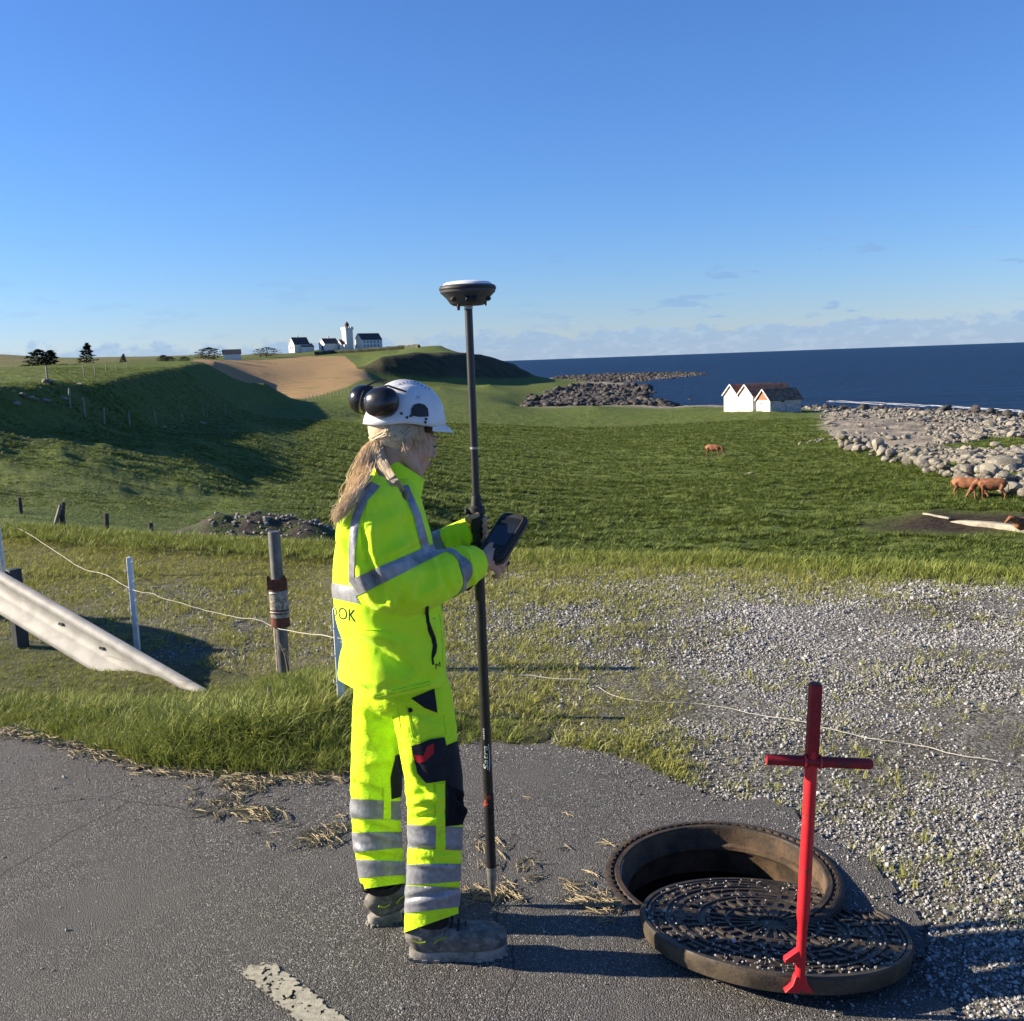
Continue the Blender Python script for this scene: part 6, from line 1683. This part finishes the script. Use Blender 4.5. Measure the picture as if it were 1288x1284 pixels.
# ---------------------------------------------------------------- boots
t = NT("dusty_boot_leather")
c = t.mix(t.map(t.noise(16, 5, .65), .35, .7), (.075, .07, .062), (.17, .16, .14))
c = t.mix(t.map(t.noise(45, 5, .7), .45, .7), c, (.24, .225, .20)); t.base(c); t.rough(.85); t.bump(t.noise(120, 4), .3, .003); M_BOOT = t.mat
t = NT("dusty_boot_sole"); t.base(t.mix(t.map(t.noise(22, 5, .65), .35, .65), (.12, .112, .10), (.28, .265, .235))); t.rough(.9); t.bump(t.noise(90, 4), .4, .003); M_SOLE = t.mat
M_SOCK = simple("black_boot_cuff", (.013, .013, .014), .75, bump=.4, bscale=150)
M_PIPE = simple("lime_piping", (.30, .40, .03), .7)
def boot(heel, yaw, ankle, mirror, label):
    rm3 = Matrix.Rotation(yaw, 3, 'Z'); gz = .014
    def B(x, y, z): return Vector((heel.x, heel.y, gz)) + rm3 @ Vector((x, y*mirror, z))
    b = MB()
    st = [(.000, .050, .030, .022), (.012, .060, .040, .034), (.05, .068, .050, .040), (.10, .064, .046, .040), (.145, .058, .042, .043), (.19, .058, .041, .048), (.23, .056, .039, .050), (.262, .053, .034, .047), (.283, .047, .026, .037), (.294, .042, .014, .020)]
    b.tube([B(x, .004*math.sin(x*12), zc_) for x, zc_, a, w_ in st], [(a, w_) for x, zc_, a, w_ in st], 20, side=(0, 0, 1), power=2.6)
    an = ankle
    b.tube([B(.055, 0, .06), B(.058, 0, .11), (B(.056, 0, .15)+an)/2, an], [(.058, .044), (.056, .043), (.056, .046), (.058, .050)], 20, side=rm3 @ Vector((1, 0, 0)))
    bmh = remesh(b, .0042, 4, "boot"); bo = child(bmh, "boot", M_BOOT); 
    bo["label"] = label
    # sole with lugs
    outl = []
    for k in range(40):
        a = 2*math.pi*k/40; x_ = .146+.152*math.copysign(abs(math.cos(a))**.72, math.cos(a))
        w_ = .0405+.010*smooth(.12, .24, x_)-.004*smooth(.08, .13, x_)*smooth(.19, .14, x_); y_ = w_*math.copysign(abs(math.sin(a))**.75, math.sin(a))
        outl.append((x_, float(y_)))
    s_ = MB(); vs_ = []
    for z_, g in ((-.012, .94), (.0, .99), (.012, 1.0), (.026, 1.0), (.031, .97)):
        up_ = .008
        vs_ += [B(.146+(x-.146)*g, y*g, z_+up_*smooth(.23, .30, x)) for x, y in outl]
    n = 40; s_.add(vs_, [(i*n+k, i*n+(k+1) % n, (i+1)*n+(k+1) % n, (i+1)*n+k) for i in range(4) for k in range(n)]+[tuple(reversed(range(n))), tuple(4*n+k for k in range(n))])
    so = s_.build("sole", M_SOLE, None, True, angle=R(50)); set_parent_keep(so, bo)
    lg = MB()
    for k in range(0, 40, 2):
        x, y = outl[k]; lg.box(B(x*.985+.002, y*.96, .001), (.016, .010, .014), rm3)
    o = lg.build("tread", M_SOLE, None); set_parent_keep(o, bo); o["kind"] = "stuff"
    # padded cuff, tongue, laces, piping
    bb = bvh_of(bmh)
    cf = MB(); cf.tube([B(.057, 0, .118), (B(.056, 0, .15)+an)/2, an+Vector((0, 0, .004))], [(.063, .050), (.063, .053), (.064, .056)], 20, side=rm3 @ Vector((1, 0, 0))); o = cf.build("padded_cuff", M_SOCK, None, True); set_parent_keep(o, bo)
    ls = MB()
    for k in range(5):
        x0 = .108+.020*k; z0 = .136-.012*k
        ls.tube([B(x0, -.030, z0-.020), B(x0+.004, -.012, z0-.002), B(x0+.004, .012, z0-.002), B(x0, .030, z0-.020)], .0034, 7)
    o = ls.build("laces", M_SOCK, None, True); set_parent_keep(o, bo)
    for sgn in (-1, 1):
        pi_ = MB(); pi_.tube([B(.012, sgn*.041, .078), B(.03, sgn*.046, .070), B(.05, sgn*.045, .072)], .0028, 7)
        pi_.tube([B(.075, sgn*.043, .066), B(.09, sgn*.044, .078), B(.115, sgn*.041, .082)], .0026, 7)
        o = pi_.build("piping", M_PIPE, None, True); set_parent_keep(o, bo)
    lp = MB(); lp.tube([B(-.004, 0, .115), B(-.020, 0, .125), B(-.022, 0, .15), B(-.004, 0, .17)], [(.009, .003)]*4, 8, side=rm3 @ Vector((0, 1, 0))); o = lp.build("pull_loop", M_SOCK, None, True); set_parent_keep(o, bo)
    return bo
boot(Vector((-.360, 2.925, 0)), R(2), PXY(545, 1140, 2.925), -1, "dusty work boot planted flat beside the pole tip")
boot(Vector((-.510, 3.115, 0)), R(36), PXY(486, 1104, 3.135), 1, "dusty work boot set back with its heel showing")

# ---------------------------------------------------------------- head, neck, hands and the body inside the clothes
HO = PXY(507, 549, 3.02); HYAW, HPIT = R(27), R(19)
HM = Matrix.Rotation(HYAW, 3, 'Z') @ Matrix.Rotation(HPIT, 3, 'Y')
def Hd(x, y, z): return HO + HM @ Vector((x, y, z))
b = MB()
b.ellipsoid(Hd(-.012, 0, .035), (.094, .073, .098), HM, 24, 16)
b.ellipsoid(Hd(.035, 0, -.015), (.062, .062, .085), HM, 24, 14)
b.tube([Hd(.02, 0, -.02), Hd(.045, 0, -.06), Hd(.070, 0, -.093), Hd(.078, 0, -.102)], [.060, (.050, .052), (.030, .032), .018], 18, side=HM @ Vector((1, 0, 0)))
for s in (-1, 1):
    b.tube([Hd(-.015, s*.055, -.035), Hd(.035, s*.045, -.078), Hd(.070, s*.016, -.100)], [.024, .020, .018], 12)      # jaw line
    b.ellipsoid(Hd(.060, s*.034, -.030), (.026, .024, .022), HM)                                                       # cheek
    b.ellipsoid(Hd(.078, s*.028, .018), (.018, .026, .009), HM)                                                        # brow
    b.ellipsoid(Hd(-.012, s*.074, -.018), (.017, .007, .029), HM)                                                      # ear
b.tube([Hd(.090, 0, .012), Hd(.101, 0, -.008), Hd(.113, 0, -.026)], [.008, .009, .0115], 10)
b.ellipsoid(Hd(.104, 0, -.032), (.012, .016, .008), HM)
b.ellipsoid(Hd(.094, 0, -.053), (.010, .022, .0065), HM); b.ellipsoid(Hd(.092, 0, -.064), (.010, .020, .007), HM)
neck0 = PXY(490, 618, 3.0)
b.tube([Hd(-.02, 0, -.03), Hd(-.03, 0, -.08).lerp(neck0, .3), neck0, neck0+Vector((0, 0, -.06))], [.056, .053, .058, .075], 18)
# torso, arms, legs kept inside the clothes
rows_keep = rows; torso(b, .045, 40, rows[:-4]); b.ellipsoid(PXY(502, 850, 3.02), (.10, .125, .08), Matrix.Rotation(YAW, 3, 'Z'), 20, 12)
armNs = armN[:-1]+[PXY(601, 706, 3.055)]; b.tube(armNs, [max(.030, r_-.034) for r_ in RAD_N], 12)
b.tube(armF[:-1]+[PXY(599, 666, 3.25)], [max(.028, r_-.032) for r_ in RAD_F], 12)
leg_tube(b, LEG_N[1:-2], .028); leg_tube(b, LEG_F[1:-2], .028)
def finger(b, pts, r0): b.tube(pts, [r0, r0*.98, r0*.92, r0*.74][:len(pts)], 9)
# right hand under the controller: palm, four fingers closing round the grip, thumb along the case edge
W0 = PXY(601, 706, 3.055)
K = [PXY(622, 692, 3.10), PXY(624.5, 699, 3.09), PXY(624, 707, 3.08), PXY(620, 714, 3.075)]
for q in K: b.tube([W0, W0.lerp(q, .5)+Vector((0, -.004, 0)), q], [(.017, .014), .0145, .0105], 9)
F1 = [[(631, 693, 3.11), (638, 700, 3.135), (637, 706, 3.15)], [(634, 702, 3.10), (637, 709, 3.125), (632, 713, 3.15)], [(632, 711, 3.09), (633, 718, 3.115), (627, 719, 3.14)], [(626, 719, 3.085), (626, 725, 3.105), (620, 725, 3.125)]]
for k_, seg in zip(K, F1): finger(b, [k_]+[PXY(*q) for q in seg], .0098)
finger(b, [W0+Vector((.012, .004, .012)), PXY(611, 693, 3.09), PXY(618, 685, 3.115), PXY(626, 683, 3.13)], .0105)
# left hand round the pole
W1 = PXY(599, 666, 3.25)
POLE = Vector((PB.x, PB.y, 0))
def ringpt(ang, z_, r_): return Vector((POLE.x+r_*math.cos(ang), POLE.y+r_*math.sin(ang), z_))
zg = at_y(603, 663, PB.y).z
for k in range(4):
    z_ = zg+.030-.019*k
    kn = ringpt(R(120), z_, .036)
    b.tube([W1, W1.lerp(kn, .6), kn], [.017, .014, .0105], 9)
    finger(b, [kn, ringpt(R(60), z_-.001, .028), ringpt(R(5), z_-.003, .027), ringpt(R(-45), z_-.005, .0265)], .0095)
finger(b, [W1+Vector((.008, -.012, .012)), ringpt(R(205), zg+.030, .034), ringpt(R(250), zg+.040, .028), ringpt(R(290), zg+.046, .027)], .0105)
body = child(remesh(b, .0042, 3, "body"), "body", M_SKIN)
M_EYE = simple("eye_white", (.42, .38, .35), .35, var=.03); M_LIP = simple("lip_tint", (.42, .16, .13), .5); M_BROW = simple("brow_hair", (.22, .15, .08), .8)
for s in (-1, 1):
    b = MB(); b.ellipsoid(Hd(.083, s*.031, .002), (.009, .012, .007), HM, 14, 10); e_ = b.build("eye", M_EYE, None, True); set_parent_keep(e_, body)
    b = MB(); b.ellipsoid(Hd(.0925, s*.031, -.002), (.0035, .006, .006), HM, 12, 8); o = b.build("iris", simple("iris_blue", (.06, .10, .14), .2), None, True); set_parent_keep(o, e_)
    b = MB(); b.tube([Hd(.095, s*.016, .024), Hd(.094, s*.030, .028), Hd(.083, s*.046, .022)], [.002, .0028, .0015], 6); o = b.build("eyebrow", M_BROW, None, True); set_parent_keep(o, body)
b = MB(); b.ellipsoid(Hd(.1005, 0, -.0545), (.0055, .019, .0045), HM, 14, 8); b.ellipsoid(Hd(.0985, 0, -.0635), (.0055, .017, .005), HM, 14, 8); o = b.build("lips", M_LIP, None, True); set_parent_keep(o, body)

# ---------------------------------------------------------------- hair
t = NT("blond_hair"); hn = t.noise(420, 3, .6, t.scaled(t.co(), (1, 1, .07)))
t.base(t.mix(t.map(hn, .3, .7), (.50, .36, .22), (.72, .55, .37))); t.rough(.42); t.b.inputs['Specular IOR Level'].default_value = .45; M_HAIR = t.mat
def hair_mat(name, c):
    t = NT(name); c_ = t.mix(t.map(t.noise(60, 3), .3, .7), tuple(k*.85 for k in c), c); t.base(c_); t.rough(.4); t.b.inputs['Specular IOR Level'].default_value = .5
    tr = t.n.new('ShaderNodeBsdfTranslucent'); t.link(c_, tr.inputs[0]); mx = t.n.new('ShaderNodeMixShader'); mx.inputs[0].default_value = .55
    t.link(t.b.outputs[0], mx.inputs[1]); t.link(tr.outputs[0], mx.inputs[2]); t.link(mx.outputs[0], t.n['Material Output'].inputs[0]); return t.mat
HAIRS = [hair_mat('blond_hair_pale', (.93, .83, .66)), hair_mat('blond_hair_mid', (.90, .77, .58)), hair_mat('blond_hair_dark', (.68, .54, .38))]
def bez(p, n=9):
    out_ = []
    m = len(p)-1
    for i in range(n):
        u = i/(n-1)*m; k = min(int(u), m-1); f_ = u-k
        p0, p1, p2, p3 = p[max(k-1, 0)], p[k], p[k+1], p[min(k+2, m)]
        out_.append(.5*((2*p1)+(p2-p0)*f_+(2*p0-5*p1+4*p2-p3)*f_*f_+(3*p1-p0-3*p2+p3)*f_**3))
    return out_
def strand(b, pts, r0, r1=.0006, n=9, sides=4):
    q = bez(pts, n); b.tube(q, [r0+(r1-r0)*(i/(n-1))**1.6 for i in range(n)], sides, cap=False, mi=random.choice((0, 0, 1, 1, 2)))
# scalp hair showing below the helmet
b = MB(); b.ellipsoid(Hd(-.016, 0, .030), (.0985, .0785, .103), HM, 32, 20)
sc = b.mesh("scalp_hair", [], True)
bm = bmesh.new(); bm.from_mesh(sc)
inv = HM.transposed()
kill = [v for v in bm.verts if (lambda l: l.x > .052 or l.z < -.052 or (l.x > .005 and l.z < -.012+.0*l.x))(inv @ (v.co-HO))]
bmesh.ops.delete(bm, geom=kill, context='VERTS'); bm.to_mesh(sc); bm.free()
hair = child(sc, "hair", M_HAIR)
tie = PXY(472, 551, 2.985)
HB = bvh_of(sc); BB = bvh_of(body.data)
def head_pt(px, py, lift):
    d = ray(px, py).normalized(); h1, h2 = HB.ray_cast(CAMPOS, d)[0], BB.ray_cast(CAMPOS, d)[0]
    c_ = [h for h in (h1, h2) if h is not None and (h-CAMPOS).length < 3.6]
    if not c_: return at_y(px, py, 3.0)
    h = min(c_, key=lambda q: (q-CAMPOS).length); return h - d*lift
b = MB()
for k in range(900):       # swept back to the tie
    u = random.random(); x0 = 486+u*44; y0 = 526+u*14+random.gauss(0, 1.5)
    xm = 484+u*22; ym = 541+random.gauss(0, 1.6)+u*13
    strand(b, [head_pt(x0, y0, .004), head_pt((x0+xm)/2+1, (y0+ym)/2+1.5, .006+.004*random.random()), head_pt(xm, ym, .006+.005*random.random()), tie+Vector((random.gauss(0, .005), -.008+random.gauss(0, .005), random.gauss(0, .005)))], .0015, .0012)
for k in range(60):        # loose strands across temple and cheek
    x0 = random.uniform(503, 538); x1 = x0+random.uniform(2, 14); y1 = random.uniform(556, 574)
    strand(b, [head_pt(x0, 535, .005), head_pt(x0+2, 545, .009), head_pt((x0+x1)/2, (545+y1)/2, .010), head_pt(min(x1, 541), y1, .008)], .0008, .0003)
o = b.build("swept_strands", HAIRS, None, True, fix=False); set_parent_keep(o, hair)
pony = MB()
def jpt(px, py, lift, y_miss):
    d = ray(px, py).normalized(); h = JB.ray_cast(CAMPOS, d)[0]
    return (h - d*lift) if h is not None and (h-CAMPOS).length < 3.35 else at_y(px, py, y_miss)
def disk():
    a = random.uniform(0, 6.283); r_ = math.sqrt(random.random()); return r_*math.cos(a), r_*math.sin(a)
TAIL = [(tie, .011, .010), (PXY(463, 566, 2.945), .027, .018), (jpt(457, 590, .030, 2.92), .035, .020), (jpt(448, 611, .034, 2.91), .036, .020), (jpt(438, 631, .032, 2.91), .031, .015), (jpt(430, 645, .028, 2.91), .026, .011)]
for k in range(1700):      # tail falling down the back
    u_, v_d = disk(); cl_ = math.floor(u_*7)/7; u_ = u_*.55+cl_*.45; pts = []
    stop = random.choice((5, 6, 6, 6)); ph = random.uniform(0, 6.28)
    for i_, (c_, a_, b_) in enumerate(TAIL[:stop]):
        wob = .0022*math.sin(ph+i_*1.9)
        pts.append(c_ + Vector((a_*u_*(.92 if i_ else 1)+wob, b_*v_d*1.0, (.010*u_ if i_ < 2 else .016*u_)+random.gauss(0, .0012)*(i_ > 3))))
    pts[-1] = pts[-1] + Vector((random.gauss(0, .005), 0, random.gauss(0, .012)))
    strand(pony, pts, .00105, .00035, 10, 3)
    if k % 14 == 0:
        strand(pony, [q_ + Vector((random.gauss(0, .010)*(i_ > 0), -.012*(i_ > 0), random.gauss(0, .006)*(i_ > 0))) for i_, q_ in enumerate(pts)], .0007, .0003, 10, 3)
LOCK = [(tie, .009, .008), (PXY(475, 566, 2.935), .015, .012), (jpt(481, 588, .016, 2.90), .017, .010), (jpt(493, 606, .014, 2.88), .014, .008), (jpt(503, 617, .012, 2.86), .009, .006), (jpt(511, 626, .010, 2.85), .004, .003)]
for k in range(800):      # lock lying forward over the shoulder
    u_, v_d = disk(); pts = []; ph = random.uniform(0, 6.28)
    for i_, (c_, a_, b_) in enumerate(LOCK[:random.choice((5, 6, 6))]):
        pts.append(c_ + Vector((a_*u_+.0015*math.sin(ph+i_*2.1), b_*v_d, .010*u_*(i_ > 0))))
    pts[-1] = pts[-1] + Vector((random.gauss(0, .003), 0, random.gauss(0, .006)))
    strand(pony, pts, .00100, .00035, 10, 3)
o = pony.build("ponytail", HAIRS, None, True, fix=False); set_parent_keep(o, hair)
b = MB(); b.tube([tie+Vector((-.004, 0, .006)), tie+Vector((-.010, -.002, -.004))], [.012, .012], 12); o = b.build("hair_tie", M_HAIR, None, True); set_parent_keep(o, hair)

# ---------------------------------------------------------------- helmet
t = NT("white_helmet_shell"); t.base(t.mix(t.map(t.noise(14, 4), .4, .7), (.56, .57, .58), (.64, .65, .66))); t.rough(.38); t.b.inputs['Specular IOR Level'].default_value = .45
M_SHELL = t.mat
EM = Matrix.Rotation(HYAW, 3, 'Z') @ Matrix.Rotation(R(11), 3, 'Y')
EO = HO + Vector((.003, 0, -.002))
def He(x, y, z): return EO + EM @ Vector((x*.93, y*.95, .045+(z-.045)*.93))
nu, nv = 64, 26; vs_, fs = [], []
def shell_pt(i, j, grow=0.0):
    a = 2*math.pi*i/nu; v = j/(nv-1)
    rim_z = .040 - .018*math.cos(a)*0 + .012*abs(math.sin(a))*0 - .020*smooth(-.2, -1, math.cos(a)) + .010*smooth(.3, 1, math.cos(a))
    ca, sa = math.cos(a), math.sin(a)
    th = v*math.pi/2
    flare = 1 + .035*smooth(.82, 1.0, v)
    rx, ry = (.128+grow)*flare, (.106+grow)*flare
    z = rim_z + (.172-rim_z+grow)*math.cos(th)**.85
    rr = math.sin(th)**.92
    crest = .006*math.exp(-(sa*rr*ry/.016)**2)*smooth(.9, .5, v)
    groove = -.003*math.exp(-((abs(sa)*rr*ry-.040)/.007)**2)*smooth(.85, .5, v)*smooth(.05, .25, v)
    return (-.004+rx*ca*rr, ry*sa*rr, z+crest+groove)
for j in range(nv):
    for i in range(nu): vs_.append(He(*shell_pt(i, j)))
for j in range(nv):
    for i in range(nu): vs_.append(He(*shell_pt(i, j, -.004)))
for j in range(nv-1):
    for i in range(nu):
        q = (j*nu+i, j*nu+(i+1) % nu, (j+1)*nu+(i+1) % nu, (j+1)*nu+i); fs.append(q); fs.append(tuple(nv*nu+k for k in reversed(q)))
for i in range(nu): fs.append(((nv-1)*nu+i, (nv-1)*nu+(i+1) % nu, nv*nu+(nv-1)*nu+(i+1) % nu, nv*nu+(nv-1)*nu+i))
b = MB(); b.add(vs_, fs); shell_me = b.mesh("helmet", [], True); helm = child(shell_me, "helmet", M_SHELL)
# peak
b = MB(); vs_, fs = [], []; m = 25
for k in range(m):
    a = R(-66+132*k/(m-1)); ca, sa = math.cos(a), math.sin(a); ext = .034*math.cos(a*1.25)**1.2 if abs(a*1.25) < math.pi/2 else 0
    for q, (e_, dz) in enumerate(((0, .004), (.5, .002), (1, -.006), (1, -.0095), (.5, -.003), (0, -.002))):
        x, y = -.004+(.130+ext*e_)*ca, (.108+ext*e_*.6)*sa; z = .040-.020*smooth(-.2, -1, ca)+.010*smooth(.3, 1, ca)+dz-.010*e_*ca
        vs_.append(He(x, y, float(z)))
for k in range(m-1): fs += [(k*6+q, k*6+(q+1) % 6, (k+1)*6+(q+1) % 6, (k+1)*6+q) for q in range(6)]
fs += [tuple(range(6)), tuple((m-1)*6+5-q for q in range(6))]
b.add(vs_, fs); o = b.build("peak", M_SHELL, None, True, angle=R(60)); set_parent_keep(o, helm)
SB = bvh_of(shell_me)
# side slot cover, vent holes, small prints
patch(helm, "slot_cover", M_BLK, helm, poly=[(517, 523), (517, 514), (520, 509.5), (526, 507.5), (533, 509), (537.5, 514), (538.5, 524), (528, 524.5)], facing=True, off=.0035)
for q in ((516.5, 523), (536, 527), (505, 520), (535, 531), (512, 525)):
    p = on_surface(SB, *q, .0005, 2.93); d_ = (CAMPOS-p).normalized(); b = MB(); b.tube([p-d_*.001, p+d_*.004], [.0042, .0032], 10); o = b.build("rivet", M_BLK, None, True); set_parent_keep(o, helm)
for k in range(9):
    q = (503+4.6*k, 483-3.3*math.sin(math.pi*min(1, k/8*1.15))+.62*max(0, k-3)**1.45); p = on_surface(SB, *q, .0004)
    if p is None: continue
    d_ = (CAMPOS-p).normalized(); b = MB(); b.tube([p, p+d_*.0015], [.0024, .0022], 8); o = b.build("vent_hole", M_BLK, None, True); set_parent_keep(o, helm)
surf_text("X", SB, 522.5, 502.5, 530, 501.5, 5, "helmet_print", simple("grey_print", (.40, .41, .43), .6), helm)
# inner headband and nape adjuster
b = MB(); vs_ = []; n = 36
for (rx, ry, z_) in ((.100, .082, .058), (.102, .084, .020), (.099, .081, .020), (.097, .079, .058)):
    vs_ += [He(-.010+rx*math.cos(2*math.pi*k/n), ry*math.sin(2*math.pi*k/n), z_-.022*smooth(.2, -1, math.cos(2*math.pi*k/n))) for k in range(n)]
b.add(vs_, [(i*n+k, i*n+(k+1) % n, ((i+1) % 4)*n+(k+1) % n, ((i+1) % 4)*n+k) for i in range(4) for k in range(n)]); o = b.build("headband", M_BLK, None, True); set_parent_keep(o, helm)
M_BONE = simple("bone_plastic", (.48, .46, .40), .5)
kn0 = PXY(473, 541, 2.985)
b = MB(); b.box(PXY(478.5, 529.5, 2.975), (.034, .03, .026), EM); o = b.build("nape_block", M_BONE, None, bevel=.004); set_parent_keep(o, helm)
ax = Vector((-.85, -.5, 0)).normalized()
b = MB(); b.tube([kn0-ax*-.0, kn0-ax*.034], [.0165, .0165], 20); o = b.build("nape_knob", grey("grey_knob", (.33, .33, .33)), None, True); set_parent_keep(o, helm)
b = MB(); b.tube([kn0+ax*.014, kn0+ax*.004, kn0-ax*.004], [.0145, .0172, .0172], 20); o = b.build("knob_cap", M_BLK, None, True); set_parent_keep(o, helm)
# ear defenders parked on the helmet
t = NT("glossy_black_cup"); t.base((.010, .010, .011)); t.rough(.22); t.b.inputs['Specular IOR Level'].default_value = .5; M_CUP = t.mat
for (px, py, y_, nd, lab) in ((479, 506, 2.925, Vector((-.45, -.87, .18)), None), (457, 502.5, 3.055, Vector((-.86, .40, .16)), None)):
    c0 = PXY(px, py, y_); nd = nd.normalized(); uu_ = Vector((0, 0, 1)).cross(nd).normalized(); ww = nd.cross(uu_); cm = Matrix((uu_, ww, nd)).transposed() @ Matrix.Rotation(R(8), 3, 'Z')
    b = MB(); nn_ = 30; vs_ = []
    for (s_, z_) in ((.90, -.020), (1.0, -.014), (1.0, -.004), (.97, .008), (.86, .020), (.66, .028), (.36, .0325), (.02, .034)):
        vs_ += [c0 + cm @ Vector((.053*s_*math.copysign(abs(math.cos(2*math.pi*k/nn_))**.9, math.cos(2*math.pi*k/nn_)), .044*s_*math.copysign(abs(math.sin(2*math.pi*k/nn_))**.9, math.sin(2*math.pi*k/nn_)), z_)) for k in range(nn_)]
    b.add(vs_, [(i*nn_+k, i*nn_+(k+1) % nn_, (i+1)*nn_+(k+1) % nn_, (i+1)*nn_+k) for i in range(7) for k in range(nn_)]+[tuple(reversed(range(nn_))), tuple(7*nn_+k for k in range(nn_))])
    o = b.build("ear_cup", M_CUP, None, True, angle=R(50)); set_parent_keep(o, helm)
    b = MB(); b.tube([c0-nd*.034, c0-nd*.018], [.040, .044], 20); o = b.build("ear_cushion", M_BLK, None, True); set_parent_keep(o, helm)
b = MB(); b.tube([PXY(470, 488, 2.95), PXY(488, 485, 2.93), PXY(500, 489, 2.92), PXY(511, 492.5, 2.93)], [.003, .003, .003, .0025], 8); o = b.build("cup_arm", M_BLK, None, True); set_parent_keep(o, helm)
b = MB(); b.tube([PXY(458, 487, 3.03), PXY(470, 481, 3.06), PXY(486, 478, 3.08)], .003, 8); o = b.build("cup_arm", M_BLK, None, True); set_parent_keep(o, helm)
